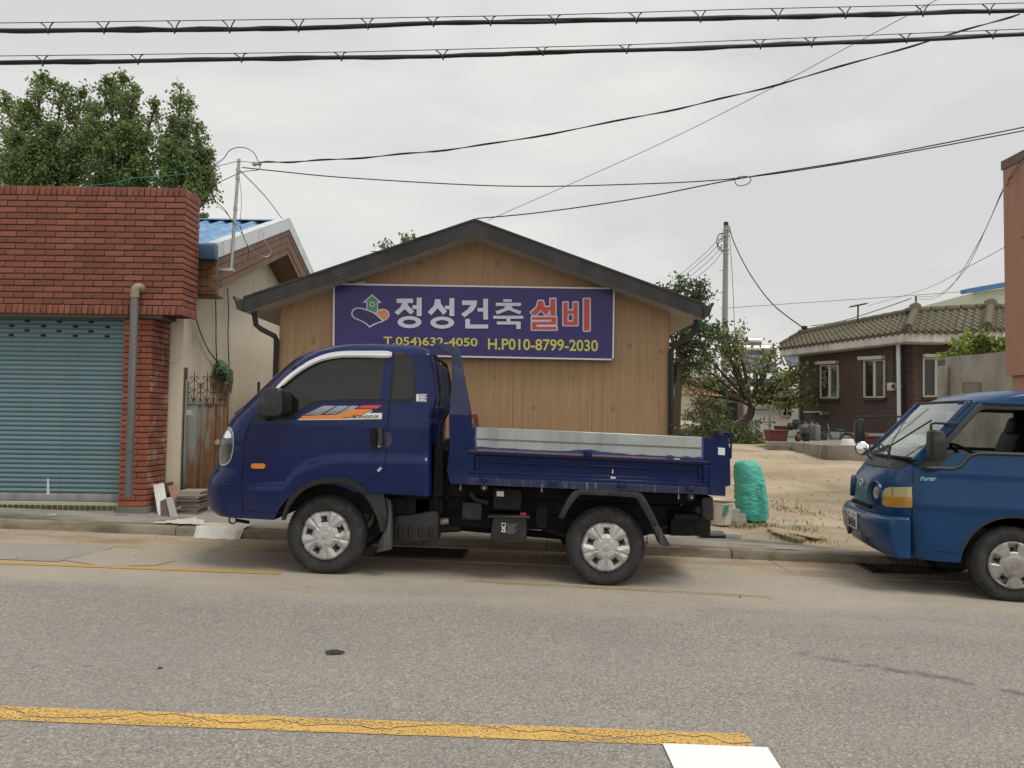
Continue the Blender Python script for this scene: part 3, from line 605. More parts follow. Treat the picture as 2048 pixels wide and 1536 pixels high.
m_wood = mat_woodpanel(); m_char = M('charcoal coated steel', (.024, .0235, .024), .5, .1, var=.15, scale=3, streak=((.045, .044, .043), .4, 5)); m_soff = M('pale grey soffit sheet', (.42, .4, .36), .6, var=.06)
WY = 9.7; wx0, wx1 = P(559, 700, WY).x, P(1338, 700, WY).x
wh = thing('timber_house', 'single storey house clad in wood grain panels under a charcoal gable roof', 'house', ((wx0 + wx1) / 2, WY, .1))
FYW = 9.27; rid = P(950, 439, FYW); lf = P(487, 594, FYW); rt = P(1407, 608, FYW)
rid.x = (lf.x + rt.x) / 2; ez = (lf.z + rt.z) / 2; pit = (rid.z - ez) / (rid.x - lf.x); fh = .185
def roofz(x): return rid.z - abs(x - rid.x) * pit
seams = [wx0, P(632, 700, WY).x, P(790, 700, WY).x - .0, P(948, 700, WY).x + .02]; s0 = P(1026, 760, WY).x
seams = [wx0] + [s0 + k for k in (-2, -1, 0, 1)] + [wx1]
seams = sorted(set([wx0] + [s for s in (s0 - 3, s0 - 2, s0 - 1, s0, s0 + 1) if wx0 + .2 < s < wx1 - .1] + [wx1]))
for a, c in zip(seams, seams[1:]):
    xs_ = [a + .0012, c - .0012] if not (a < rid.x < c) else [a + .0012, rid.x, c - .0012]
    top = [(x, 0, roofz(x) - fh * .55) for x in reversed(xs_)]; ox = c - 1 if c < wx1 - .01 else a
    b = MB(); b.prism([(x - ox, 0, z) for x, _, z in [(xs_[0], 0, -.1), (xs_[-1], 0, -.1)] + top], (0, .05, 0)); o = b.build('wall_panel', m_wood, wh, bevel=.0012, seg=1); o.location = (ox, WY, 0)
b = MB(); b.box(wx0 + .003, wx0 + .055, WY + .052, 16.5, -.1, roofz(wx0) - .2); b.build('side_wall', m_wood, wh)
b = MB(); b.box(wx1 - .055, wx1 - .003, WY + .052, 16.5, -.1, roofz(wx1) - .2); b.build('side_wall', m_wood, wh)
b = MB(); b.box(wx0 + .1, wx1 - .1, WY + .04, WY + .09, -.1, ez - .2); b.build('wall_core', m_hole, wh)
for s, e in ((-1, lf), (1, rt)):
    b = MB(); b.prism([(rid.x, FYW, rid.z), (e.x, FYW, roofz(e.x)), (e.x, FYW, roofz(e.x) - fh), (rid.x, FYW, rid.z - fh)], (0, .012, 0)); b.build('fascia', m_char, wh)
    b = MB(); b.prism([(rid.x, FYW - .01, rid.z + .012), (e.x - s * .0, FYW - .01, roofz(e.x) + .012), (e.x, FYW - .01, roofz(e.x) - .012), (rid.x, FYW - .01, rid.z - .012)], (0, 7.4, 0)); b.build('roof_sheet', m_char, wh)
    b = MB(); b.prism([(rid.x, FYW + .014, rid.z - fh * .95), (e.x, FYW + .014, roofz(e.x) - fh * .95), (e.x, FYW + .014, roofz(e.x) - fh * .95 + .012), (rid.x, FYW + .014, rid.z - fh * .95 + .012)], (0, 7.3, 0)); b.build('soffit', m_soff, wh)
    # box gutter along the eaves, seen from its end
    q = Vector((e.x, 0, roofz(e.x))); b = MB()
    pr = [(0, .012), (.0, -.14), (.07, -.12), (.1, -.02), (.13, .03), (.1, .045), (.075, -.01)]
    b.prism([(q.x + s * x, FYW - .02, q.z + z - .03) for x, z in pr], (0, 7.3, 0)); b.build('gutter', m_char, wh, bevel=.003, seg=1)
    wx = wx0 if s < 0 else wx1
    if s < 0: path = [P(508, 622, 9.45), P(512, 650, 9.5), P(522, 658, 9.52), P(549, 672, 9.6), P(553, 680, 9.64), Vector((wx - .035, 9.66, .1))]
    else: path = [P(1393, 640, 9.45), P(1390, 662, 9.5), P(1383, 672, 9.52), P(1350, 688, 9.6), P(1342, 702, 9.64), Vector((wx + .03, 9.66, .05))]
    b = MB(); b.tube(path, .037, 4); b.build('down_pipe', m_char, wh, bevel=.008)
    for t in ((1.9, 1.15),): pass
    b = MB(); b.box(wx + (-.075 if s < 0 else -.01), wx + (.01 if s < 0 else .075), 9.61, 9.72, 1.35, 1.38); b.build('pipe_clip', m_char, wh)
# corner trim
for wx in (wx0, wx1):
    b = MB(); b.box(wx - .004, wx + .004, WY - .004, WY + .06, -.1, roofz(wx) - fh); b.build('corner_trim', M('brown trim', (.2, .11, .05), .5) if wx == wx0 else bpy.data.materials['brown trim'], wh)

# ---------------------------------------------------------------- signboard
SGY = 9.56
def SP(px, py, d=0): return P(px, py, SGY - d)
sign = thing('signboard', 'long purple signboard with white and red Korean lettering and phone numbers', 'sign', SP(948, 716))
m_pur = M('purple sign face', (.03, .018, .145), .33, var=.06, scale=2); m_wht = M('white vinyl', (.6, .62, .74), .4, var=.02); m_red = M('red vinyl', (.6, .07, .05), .4, var=.03)
m_ylw = M('yellow vinyl', (.62, .58, .1), .4, var=.03); m_outl = M('dark outline vinyl', (.02, .014, .03), .5, var=0); m_grn = M('green vinyl', (.06, .3, .1), .4, var=.05); m_org = M('orange vinyl', (.66, .26, .08), .4, var=.05); m_frame = M('white aluminium frame', (.7, .7, .72), .35, .2, var=.04)
TL, TR, BR, BL = (668, 568), (1228, 577), (1226, 719), (667, 708)
b = MB(); b.prism([SP(*q) for q in (TL, TR, BR, BL)], (0, .1, 0)); b.build('face', m_pur, sign)
for a, c in ((TL, TR), (TR, BR), (BR, BL), (BL, TL)):
    p, q = SP(*a, .004), SP(*c, .004); d = (q - p).normalized(); n = Vector((-d.z, 0, d.x)) * .009
    b = MB(); b.prism([p + n - d * .009, q + n + d * .009, q - n + d * .009, p - n - d * .009], (0, .11, 0)); b.build('frame_edge', m_frame, sign)
def quad_px(x0, x1, y0, y1, d, sl=.0165):
    f = lambda x, y: SP(x, y + (x - 948) * sl, d); return [f(x0, y0), f(x1, y0), f(x1, y1), f(x0, y1)]
R_ = lambda x0, x1, y0, y1: [(x0, y0), (x1, y0), (x1, y1), (x0, y1)]
E7 = lambda *q: [(680 + x / 7.314, 560 + y / 7.314) for x, y in q]
LET = [('white', [E7((828, 272), (1068, 272), (1068, 337), (828, 337)), E7((915, 330), (985, 330), (1000, 375), (1085, 460), (1035, 507), (945, 425), (850, 515), (795, 470), (880, 400)), E7((1122, 257), (1195, 257), (1195, 527), (1122, 527)), E7((1058, 368), (1130, 368), (1130, 425), (1058, 425)), (819, 644.2, 23.9, 12.1, 13, 5)]),
       ('white', [E7((1390, 280), (1468, 280), (1478, 350), (1565, 460), (1512, 512), (1430, 415), (1335, 515), (1283, 470), (1375, 370)), E7((1600, 265), (1672, 265), (1672, 527), (1600, 527)), E7((1535, 375), (1610, 375), (1610, 428), (1535, 428)), (884.5, 645.2, 23.9, 12.1, 13, 5)]),
       ('white', [[(924, 601), (954.5, 601), (953, 611), (947, 621), (929, 635), (922, 628), (936, 618), (942, 610), (924, 610)], R_(966.5, 976, 597.5, 639), R_(955, 968, 616, 623), R_(930.5, 940, 637.5, 652), R_(930.5, 976.5, 649, 657)]),
       ('white', [R_(1006.5, 1023.5, 598.5, 603.5), R_(991.5, 1042, 605.5, 612), [(1012, 611), (1022, 611), (1026, 617), (1043, 622.5), (1040, 629), (1017, 620), (994, 629), (991, 622.5), (1007, 617)], R_(986.5, 1046.5, 631.5, 637.5), R_(1013, 1021, 636.5, 643), R_(993.5, 1041.5, 643, 649), R_(1032.5, 1041.5, 645, 658)]),
       ('red', [[(1077, 602), (1086, 602), (1088, 612), (1098, 623), (1092, 630), (1082, 620), (1069, 631), (1062, 625), (1074, 614)], R_(1101, 1110.5, 598, 631), R_(1090, 1103, 614, 620), R_(1064, 1112, 634, 639), R_(1103, 1112, 636, 645), R_(1064, 1112, 643.5, 648.5), R_(1064, 1073, 646, 656), R_(1064, 1113, 653.5, 659)]),
       ('red', [R_(1127, 1135, 605, 650), R_(1147, 1155, 605, 650), R_(1130, 1150, 621, 627.5), R_(1130, 1150, 643, 650), R_(1168, 1179, 598, 661)])]
def letter_mesh(shapes, grow, d):
    b = MB(); k = 0
    for s_ in shapes:
        if isinstance(s_, tuple):
            cx, cy, ax, ay, bx2, by2 = s_; n = 40; o = [SP(cx + (ax + grow) * math.cos(t), cy + (ay + grow) * math.sin(t), d) for t in (i * 2 * math.pi / n for i in range(n))]; i_ = [SP(cx + max(1, bx2 - grow) * math.cos(t), cy + max(.6, by2 - grow) * math.sin(t), d) for t in (i * 2 * math.pi / n for i in range(n))]
            b.add(o + i_, [(j, (j + 1) % n, n + (j + 1) % n, n + j) for j in range(n)])
        else:
            k += 1; e = d + k * .00004; b.add([SP(x, y, e) for x, y in s_], [tuple(range(len(s_)))])
            if grow:
                for (x0, y0), (x1, y1) in zip(s_, s_[1:] + s_[:1]):
                    L_ = math.hypot(x1 - x0, y1 - y0) or 1; nx, ny = -(y1 - y0) / L_ * grow, (x1 - x0) / L_ * grow; k += 1; e = d + k * .00004
                    b.add([SP(x, y, e) for x, y in ((x0 + nx, y0 + ny), (x1 + nx, y1 + ny), (x1 - nx, y1 - ny), (x0 - nx, y0 - ny))], [(0, 1, 2, 3)]); b.add([SP(x0 + grow * math.cos(t), y0 + grow * math.sin(t), e + .00002) for t in (i * math.pi / 4 for i in range(8))], [tuple(range(8))])
    return b
for col_, shp in LET:
    letter_mesh(shp, 1.5 if col_ == 'white' else 2.7, .002).build('letter_outline', m_outl if col_ == 'white' else m_wht, sign, recalc=False)
    letter_mesh(shp, 0, .008).build('letter', m_wht if col_ == 'white' else m_red, sign, recalc=False)
text_on('phone_number', 'T.054)632-4050', quad_px(767, 955, 676, 698, .004), m_ylw, sign, offset=.016, thick=.002)
text_on('phone_number', 'H.P010-8799-2030', quad_px(976, 1196, 676, 699, .004), m_ylw, sign, offset=.016, thick=.002)
E2 = lambda x, y, d: SP(680 + x / 7.314, 560 + y / 7.314, d)
def emb(name, pts, d, mat, smooth=False):
    v = catmull([(x, y, 0) for x, y in pts], 6, True) if smooth else [Vector((x, y, 0)) for x, y in pts]
    b = MB(); b.prism([E2(p.x, p.y, d) for p in v], (0, .0015, 0)); return b.build(name, mat, sign)
emb('emblem', [(472, 208), (612, 335), (556, 335), (556, 470), (520, 500), (385, 450), (385, 330), (328, 330)], .002, m_wht)
emb('emblem', [(472, 232), (570, 320), (542, 320), (542, 450), (515, 478), (400, 430), (400, 318), (375, 315)], .004, m_grn)
emb('emblem', [(440, 322), (504, 322), (504, 388), (440, 388)], .006, m_wht); emb('emblem', [(456, 338), (488, 338), (488, 372), (456, 372)], .008, m_pur)
emb('emblem', [(530, 470), (575, 432), (640, 424), (700, 450), (724, 505), (700, 560), (640, 598), (600, 570)], .0035, m_wht, True)
emb('emblem', [(540, 475), (585, 445), (640, 438), (690, 462), (708, 505), (690, 550), (636, 583), (590, 540)], .006, m_org, True)
emb('emblem', [(164, 490), (200, 420), (280, 402), (380, 425), (500, 475), (580, 540), (640, 600), (540, 640), (470, 675), (430, 694), (390, 655), (300, 600), (200, 555)], .0065, m_wht, True)
emb('emblem', [(182, 490), (215, 434), (280, 418), (375, 441), (490, 488), (566, 550), (606, 595), (530, 622), (465, 652), (430, 670), (398, 638), (310, 588), (215, 545)], .0085, M('indigo vinyl', (.035, .02, .1), .4), sign and True)
for x0, x1 in ((702, 750), (1150, 1169), (946, 952)):
    b = MB(); b.prism([SP(x, y + (x - 948) * .0165 - .5, -.03) for x, y in ((x0, 571), (x1, 571), (x1, 574), (x0, 574))], (0, .06, 0)); b.build('bracket', m_galv, sign)
lampb = thing('sign_lamp', 'slim grey lamp tube lying above the left end of the signboard', 'lamp', SP(722, 566)); b = MB(); b.tube([SP(708, 566, -.05), SP(731, 564, -.05)], .013, 10); b.build('tube', M('white lamp tube', (.55, .53, .5), .4), lampb, smooth=50)
b = MB(); b.tube([SP(722, 568, -.05), SP(722, 564, -.14)], .006, 6); b.build('stem', m_galv, lampb)
# ================================================================ vehicle helpers
def mat_paint(name, col, coat=1., dust=(.2, .19, .17), dz=(.35, .75), dmax=.35, flake=.06):
    m, nt, b, N = node_mat(name); v = vcoord(N)
    c = mixc(N, tnoise(N, v, 1.5, 4), tuple(x * (1 - flake) for x in col), tuple(x * (1 + flake) for x in col))
    z = N('ShaderNodeSeparateXYZ', {0: v}).outputs[2]
    d = N('ShaderNodeMapRange', {0: N('ShaderNodeMath', {0: z, 1: N('ShaderNodeMath', {0: tnoise(N, vcoord(N, scale=(6, 6, 2)), 1, 6, .65), 1: .5}, operation='MULTIPLY').outputs[0]}, operation='SUBTRACT').outputs[0], 1: dz[0] - .25, 2: dz[1] - .25, 3: dmax, 4: .015}).outputs[0]
    c = mixc(N, d, c, dust); nt.links.new(c, b.inputs['Base Color'])
    nt.links.new(N('ShaderNodeMapRange', {0: d, 1: 0, 2: .4, 3: .28, 4: .75}).outputs[0], b.inputs['Roughness'])
    b.inputs['Coat Weight'].default_value = coat * .42; b.inputs['Coat Roughness'].default_value = .05; b.inputs['Specular IOR Level'].default_value = .12
    nt.links.new(bumpn(N, tnoise(N, v, 1.8, 2), .02, .05), b.inputs['Coat Normal']); return m
def mat_tyre():
    m, nt, b, N = node_mat('dusty tyre rubber'); v = vcoord(N)
    c = mixc(N, tnoise(N, v, 5, 6), (.022, .022, .023), (.042, .042, .043))
    c = mixc(N, N('ShaderNodeMath', {0: ramp(N, tnoise(N, v, 11, 8, .7), .5, .75), 1: .5}, operation='MULTIPLY').outputs[0], c, (.15, .14, .12))
    nt.links.new(c, b.inputs['Base Color']); b.inputs['Roughness'].default_value = .75; b.inputs['Specular IOR Level'].default_value = .35
    nt.links.new(bumpn(N, tnoise(N, v, 45, 5), .3, .006), b.inputs['Normal']); return m
m_tyre = mat_tyre(); m_blk = M('black plastic', (.018, .0185, .02), .5, var=.2, scale=6, dirt=((.07, .067, .06), .15, 6)); m_blkr = M('chassis black', (.008, .008, .009), .65, var=.3, scale=5, dirt=((.03, .026, .021), .18, 5), spec=.25)
m_dkgrey = M('dark grey steel', (.021, .022, .024), .5, .2, var=.2, scale=5, dirt=((.1, .09, .075), .15, 6)); m_silver = M('silver wheel paint', (.5, .49, .47), .45, .35, var=.08, scale=6, dirt=((.2, .17, .14), .12, 9)); m_steel = M('dull steel wheel', (.3, .29, .28), .45, .5, var=.2)
m_chrome = M('chrome', (.85, .85, .86), .06, 1, var=.02); m_amber = M('amber lens', (.75, .22, .015), .15, var=.1, coat=1)
def mat_glass(name, tint, rough=.03, alpha=None):
    m, nt, b, N = node_mat(name); b.inputs['Base Color'].default_value = c4(tint); b.inputs['Roughness'].default_value = rough; b.inputs['Specular IOR Level'].default_value = .5
    if alpha is not None: b.inputs['Alpha'].default_value = alpha
    return m
m_tint = mat_glass('dark tinted glass', (.012, .012, .012), .04); m_lens = mat_glass('clear lamp lens', (.5, .52, .55), .04, .35)
def sheet(name, xz, yfn, off, thick, mat, parent, stepz=.05, stepx=.08, smooth=30, sgn=1, local=True):
    """thin shaped piece that follows a body side: outline in (x, z), y from yfn"""
    bm = bmesh.new(); vs = [bm.verts.new((x, 0, z)) for x, z in xz]; bm.faces.new(vs)
    for ax, st in ((2, stepz), (0, stepx)):
        lo = min(v.co[ax] for v in bm.verts); hi = max(v.co[ax] for v in bm.verts); k = math.floor(lo / st) + 1
        while k * st < hi - 1e-4:
            co = Vector((0, 0, 0)); co[ax] = k * st; no = Vector((0, 0, 0)); no[ax] = 1
            bmesh.ops.bisect_plane(bm, geom=bm.verts[:] + bm.edges[:] + bm.faces[:], plane_co=co, plane_no=no, dist=1e-5); k += 1
    rim = [(e.verts[0], e.verts[1]) for e in bm.edges if len(e.link_faces) == 1]
    for v in bm.verts: v.co.y = yfn(v.co.x, v.co.z) - off * sgn
    back = {}
    for a, b in rim:
        for q in (a, b):
            if q not in back: back[q] = bm.verts.new(q.co + Vector((0, thick * sgn, 0)))
        bm.faces.new((a, b, back[b], back[a]))
    bmesh.ops.recalc_face_normals(bm, faces=bm.faces)
    f = max(bm.faces, key=lambda f: abs(f.normal.y) * f.calc_area())
    if f.normal.y * sgn > 0: bmesh.ops.reverse_faces(bm, faces=bm.faces)
    me = bpy.data.meshes.new(name); bm.to_mesh(me); bm.free(); me.materials.append(mat); me.shade_smooth(); me.set_sharp_from_angle(angle=math.radians(smooth))
    return link(name, me, parent, local)
def plan_contour(xf, xr, w, rx, ry, ns=30, nc=12, nf=6, rr=.05):
    """half plan outline from the rear near corner round the front to the rear far corner"""
    near = []; rx = max(.02, min(rx, (xr - xf) * .45)); ry = min(ry, w * .9); rr = min(rr, (xr - xf) * .2)
    near += [(xr, -(w - rr) * k / 4) for k in range(1, 4)]
    near += [(xr - rr * (1 - math.cos(t)), -(w - rr) - rr * math.sin(t)) for t in (i * math.pi / 8 for i in range(0, 5))]
    a, c = xr - rr, xf + rx
    near += [(a + (c - a) * i / ns, -w) for i in range(1, ns)]
    near += [(xf + rx * (1 - math.sin(t)), -(w - ry) - ry * math.cos(t)) for t in (i * math.pi / 2 / nc for i in range(0, nc + 1))]
    near += [(xf, -(w - ry) * (1 - i / nf)) for i in range(1, nf)]
    return near + [(xf, 0.)] + [(x, -y) for x, y in reversed(near)] + [(xr, 0.)]
def loft(levels, extra=None, mat=None, **k):
    mb = MB(); n = None; rows = []
    for z, xf, xr, w, rx, ry in levels:
        row = plan_contour(xf, xr, w, rx, ry, **k); n = len(row)
        rows.append([Vector((x, y, z)) for x, y in row])
    if extra:
        for r in rows:
            for v in r: v.y += (extra(v.x, v.z) if v.y < 0 else -extra(v.x, v.z)) * (1 if abs(v.y) > .5 else 0)
    vs = [v for r in rows for v in r]; fs = []
    for i in range(len(rows) - 1): fs += [(i * n + k, i * n + (k + 1) % n, (i + 1) * n + (k + 1) % n, (i + 1) * n + k) for k in range(n)]
    fs += [tuple(range(n)), tuple((len(rows) - 1) * n + k for k in range(n - 1, -1, -1))]
    return mb.add(vs, fs)
def boolean(me, cutter, mats):
    a = bpy.data.objects.new('a', me); COL.objects.link(a); c = bpy.data.objects.new('c', cutter); COL.objects.link(c)
    md = a.modifiers.new('b', 'BOOLEAN'); md.object = c; md.solver = 'EXACT'; md.operation = 'DIFFERENCE'
    dg = bpy.context.evaluated_depsgraph_get(); out = bpy.data.meshes.new_from_object(a.evaluated_get(dg)); bpy.data.objects.remove(a); bpy.data.objects.remove(c); return out
def polar_cap(R, hfn, mask, nr=26, nt=150):
    mb = MB(); vs = []; fs = []
    for i in range(nr + 1):
        for j in range(nt):
            r = R * i / nr; t = j * 2 * math.pi / nt; vs.append((r * math.cos(t), -hfn(r, t), r * math.sin(t)))
    for i in range(nr):
        for j in range(nt):
            r = R * (i + .5) / nr; t = (j + .5) * 2 * math.pi / nt
            if mask(r, t): fs.append((i * nt + j, i * nt + (j + 1) % nt, (i + 1) * nt + (j + 1) % nt, (i + 1) * nt + j))
    return mb.add(vs, fs)
def sect(t, n, ph):
    a = 2 * math.pi / n; return (t - ph + a / 2) % a - a / 2
def wheel(parent, loc, R, width, rc, style, phase, flip=False, name='wheel'):
    """tyre and hub cap; outer face towards -y unless flipped"""
    e = bpy.data.objects.new(name, None); COL.objects.link(e); e.parent = parent; e.location = loc; e.rotation_euler = (0, 0, math.pi if flip else 0)
    k = R / .344; g = []
    for c in (.07, .1, .13): g += [(R, c - .006), (R - .008, c - .005), (R - .008, c + .005), (R, c + .006)]
    prof = [(rc - .01, .03), (rc + .003, .014), (rc + .02, .007), (rc + (R - rc) * .45, 0), (R - .045, .001), (R - .03, .008), (R - .012, .026), (R, .048)] + g + [(R, width - .048), (R - .012, width - .026), (R - .04, width), (rc, width - .02), (rc - .03, width - .03)]
    b = MB(); b.lathe(prof, (0, 0, 0), (0, 1, 0), 64)
    for v in b.v:
        v.z = max(v.z, -R + .014) if v.z < -R + .014 else v.z
    for j in range(64):                                     # shoulder lugs
        t = (j + .5) * 2 * math.pi / 64
        if math.sin(t) < -.9: continue
        u = Vector((math.cos(t), 0, math.sin(t))); s = Vector((-math.sin(t), 0, math.cos(t)))
        b.add([u * (R + .004) + s * .011 + Vector((0, .042, 0)), u * (R + .004) - s * .011 + Vector((0, .042, 0)), u * (R - .024) - s * .009 + Vector((0, .009, 0)), u * (R - .024) + s * .009 + Vector((0, .009, 0)),
               u * (R - .01) + s * .012 + Vector((0, .05, 0)), u * (R - .01) - s * .012 + Vector((0, .05, 0))], [(0, 1, 2, 3), (0, 4, 5, 1), (0, 3, 4), (1, 5, 2)])
    b.build('tyre', m_tyre, e, True, smooth=35)
    if style == 'vspoke':
        def lat(r, t): return abs(r * math.sin(sect(t, 5, phase))) / rc, r / rc
        def hole(r, t): s, q = lat(r, t); return .52 < q < .8 and s < .055 + .12 * q
        def hf(r, t):
            s, q = lat(r, t); c = abs(r * math.sin(sect(t, 5, phase + math.pi / 5))) / rc
            h = .012 + .016 * (1 - q ** 2) - .02 * sm(.93, 1, q)
            wv = 1 - sm(.055 + .12 * q, .15 + .2 * q, s); wv *= sm(.4, .52, q)
            if abs(sect(t, 5, phase)) < .62: h -= .024 * wv * (1 - .2 * sm(.84, .99, q))
            h -= .011 * (1 - sm(.035, .06, c)) * sm(.3, .42, q) if abs(sect(t, 5, phase + math.pi / 5)) < .3 else 0
            h += .003 * (1 - sm(.12, .15, q)) - .0025 * (sm(.13, .15, q) - sm(.17, .2, q))
            return h
    else:
        def lat(r, t): return abs(r * math.sin(sect(t, 5, phase))) / rc, r / rc
        def hole(r, t): s, q = lat(r, t); return .58 < q < .88 and s < .05 + .16 * q and abs(sect(t, 5, phase)) < .6
        def hf(r, t):
            s, q = lat(r, t)
            h = .01 + .01 * (1 - q ** 2) + .004 * (sm(.42, .45, q) * -1 + 1) + .006 * (1 - sm(.36, .4, q)) - .016 * sm(.95, 1, q)
            if abs(sect(t, 5, phase)) < .62: h -= .012 * (1 - sm(.05 + .16 * q, .1 + .2 * q, s)) * sm(.5, .6, q) * (1 - sm(.88, .95, q))
            return h
    cap = polar_cap(rc, hf, lambda r, t: not hole(r, t)).build('hub_cap', m_silver if style == 'vspoke' else m_silver2, e, True, smooth=50, recalc=False)
    b = MB(); b.lathe([(.0, .045), (rc * .5, .04), (rc * .62, .022), (rc * .75, .035), (rc * .95, .03), (rc * .98, .0)], (0, 0, 0), (0, 1, 0), 40); b.build('rim', m_steel, e, True, smooth=50)
    b = MB()
    for j in range(5):
        t = phase + j * 2 * math.pi / 5; c = Vector((math.cos(t), 0, math.sin(t))) * rc * .68; b.lathe([(0, 0), (.017, 0), (.017, .01)], c + Vector((0, .02, 0)), (0, 1, 0), 12)
    b.build('rim_holes', m_hole, e, True)
    if style != 'vspoke':
        b = MB(); el = [(.045 * math.cos(t), -.028, .026 * math.sin(t)) for t in (i * math.pi / 12 for i in range(25))]; b.tube(el, .0025, 5); 
        for s in (-1, 1): b.tube([(s * .016 - .006, -.029, -.02), (s * .016 + .006, -.029, .02)], .003, 5)
        b.tube([(-.015, -.029, -.003), (.015, -.029, .004)], .003, 5); b.build('emblem', m_steel, cap, True)
    return e
m_silver2 = M('dull silver hub cap', (.36, .35, .33), .42, .45, var=.15, scale=8, dirt=((.14, .11, .085), .25, 8))

# ================================================================ dump truck
TY = 7.5
wf, wr = P(651, 1075.5, 6.74), P(1212, 1094.5, 6.74); TR_ = .344
tilt = .025
truck = thing('dump_truck', 'dark blue small dump truck with aluminium side boards parked at the kerb', 'truck', (wf.x, TY, rz(wf.x)), rot=(0, tilt, 0))
RI = (Matrix.Translation((wf.x, TY, rz(wf.x))) @ Matrix.Rotation(tilt, 4, 'Y')).inverted()
def L(px, py, y): return RI @ P(px, py, TY + y)
Z1 = lambda x, y: (400 + x / 2.9536, 660 + y / 2.9536)
Z2 = lambda x, y: (860 + x / 2.9531, 660 + y / 2.9538)
m_navyp = mat_paint('dark blue truck paint', (.004, .0125, .076), dust=(.1, .1, .11), dmax=.16, dz=(.4, .7)); m_bedp = mat_paint('scuffed blue bed paint', (.006, .0145, .072), coat=.3, dust=(.09, .09, .1), dz=(.6, 1.0), dmax=.3)
m_flatb = M('sun faded blue steel', (.025, .035, .085), .5, var=.12, scale=3, dirt=((.06, .07, .12), .25, 7))
fr = []
for zx, zy in ((66, 1065), (52, 1010), (48, 950), (55, 885), (75, 838), (108, 800), (112, 760), (116, 700), (133, 635), (165, 575), (200, 520), (240, 478), (285, 435), (345, 375), (420, 297), (500, 218), (565, 168), (640, 130), (720, 105), (800, 91), (900, 86), (1000, 84)):
    p = L(*Z1(zx, zy), -.42); fr.append((p.z, p.x))
fr.sort()
rr_ = []
for zx, zy in ((1290, 92), (1330, 100), (1362, 125), (1385, 185), (1400, 300), (1408, 400), (1395, 460), (1372, 520), (1366, 620), (1366, 900), (1364, 1100)):
    p = L(*Z1(zx, zy), -.75); rr_.append((p.z, p.x))
rr_.sort()
ztop = fr[-1][0]
wt_ = [(.3, .79), (.5, .805), (.9, .825), (1.3, .825), (1.5, .812), (1.72, .785), (1.95, .745), (ztop - .06, .715), (ztop - .025, .67), (ztop - .008, .6), (ztop, .5)]
zb_ = L(*Z1(200, 1110), -.8).z
lv = []
for i in range(120):
    t = i / 119; z = zb_ + (ztop - zb_) * (1 - (1 - t) ** 1.25)
    xf, = lerp_tab(fr, z); xr, = lerp_tab(rr_, z); w, = lerp_tab(wt_, z)
    if z > ztop - .05: xr -= .03 * ((z - ztop + .05) / .05) ** 2
    if z < zb_ + .06: xf += .05 * (1 - (z - zb_) / .06) ** 2
    lv.append((z, xf, xr, w, .34 if z < 1.1 else .3, .5))
bul = sorted((lambda p: (p.x, p.z))(L(*Z1(x, y), -.82)) for x, y in ((200, 930), (330, 915), (500, 905), (520, 880), (570, 825), (650, 778), (740, 750), (850, 740), (1100, 742), (1330, 750)))
def bulge(x, z):
    if x < bul[0][0]: return 0
    zc, = lerp_tab(bul, x); return -.032 * sm(-.012, .05, zc - z) * sm(bul[0][0], bul[2][0], x)
def cabside(x, z):
    xf, = lerp_tab(fr, z); w, = lerp_tab(wt_, z); rx = .34 if z < 1.1 else .3; ry = .5; t = max(0, min(1, (xf + rx - x) / rx))
    return -(w - ry) - ry * math.sqrt(max(0, 1 - t * t)) + bulge(x, z)
me = loft(lv, bulge, ns=80).mesh('cab', [m_navyp, m_blkr], merge=False)
cut = MB(); ax = L(651, 1075.5, -.76); cut.lathe([(.001, -1.2), (.465, -1.2), (.465, 1.2), (.001, 1.2)], (ax.x + .012, 0, ax.z + .01), (0, 1, 0), 64, 1)
p0, p1 = L(*Z1(1000, 948), -.8), L(*Z1(1500, 987), -.8)
cut.prism([(p0.x - .25, -1.3, p0.z - .012), (p1.x, -1.3, p1.z - .002), (p1.x, -1.3, -.2), (p0.x - .25, -1.3, -.2)], (0, 2.6, 0), 1)
cm = cut.mesh('c', [m_navyp, m_blkr], merge=True)
# the two cutters are unioned first by cutting one after the other
c1 = MB(); c1.lathe([(.001, -1.2), (.465, -1.2), (.465, 1.2), (.001, 1.2)], (ax.x + .012, 0, ax.z + .01), (0, 1, 0), 64, 1)
c2 = MB(); c2.prism([(ax.x + .05, -1.3, p0.z - .008), (p1.x, -1.3, p1.z), (p1.x, -1.3, -.3), (ax.x + .05, -1.3, -.3)], (0, 2.6, 0), 1)
me = boolean(boolean(me, c1.mesh('c1', [m_navyp, m_blkr], merge=True), 0), c2.mesh('c2', [m_navyp, m_blkr], merge=True), 0)
me.shade_smooth(); me.set_sharp_from_angle(angle=math.radians(32)); me.name = 'cab'
cab = link('cab', me, truck, True)
def onside(pts, z=Z1):
    out = []
    for q in pts:
        px, py = z(*q) if z else q; y = -.8
        for _ in range(4): p = L(px, py, y); y = cabside(p.x, p.z)
        out.append((p.x, p.z))
    return out
def cpatch(name, pts, off, mat, parent=cab, smooth_pts=0, z=Z1, thick=.02, **k):
    o = onside(pts, z)
    if smooth_pts: o = [(p.x, p.y) for p in catmull([(x, zz, 0) for x, zz in o], smooth_pts, True)]
    return sheet(name, o, cabside, off, thick, mat, parent, **k)
def cline(name, pts, r, mat, parent=cab, off=0., n=6, z=Z1):
    o = catmull([(x, 0, zz) for x, zz in onside(pts, z)], 5); b = MB(); b.tube([(p.x, cabside(p.x, p.z) - off, p.z) for p in o], r, n); return b.build(name, mat, parent, True, smooth=60)
m_rub = M('black rubber seal', (.01, .01, .01), .6, var=.1); m_gap = M('panel gap', (.002, .002, .004), .9, var=0)
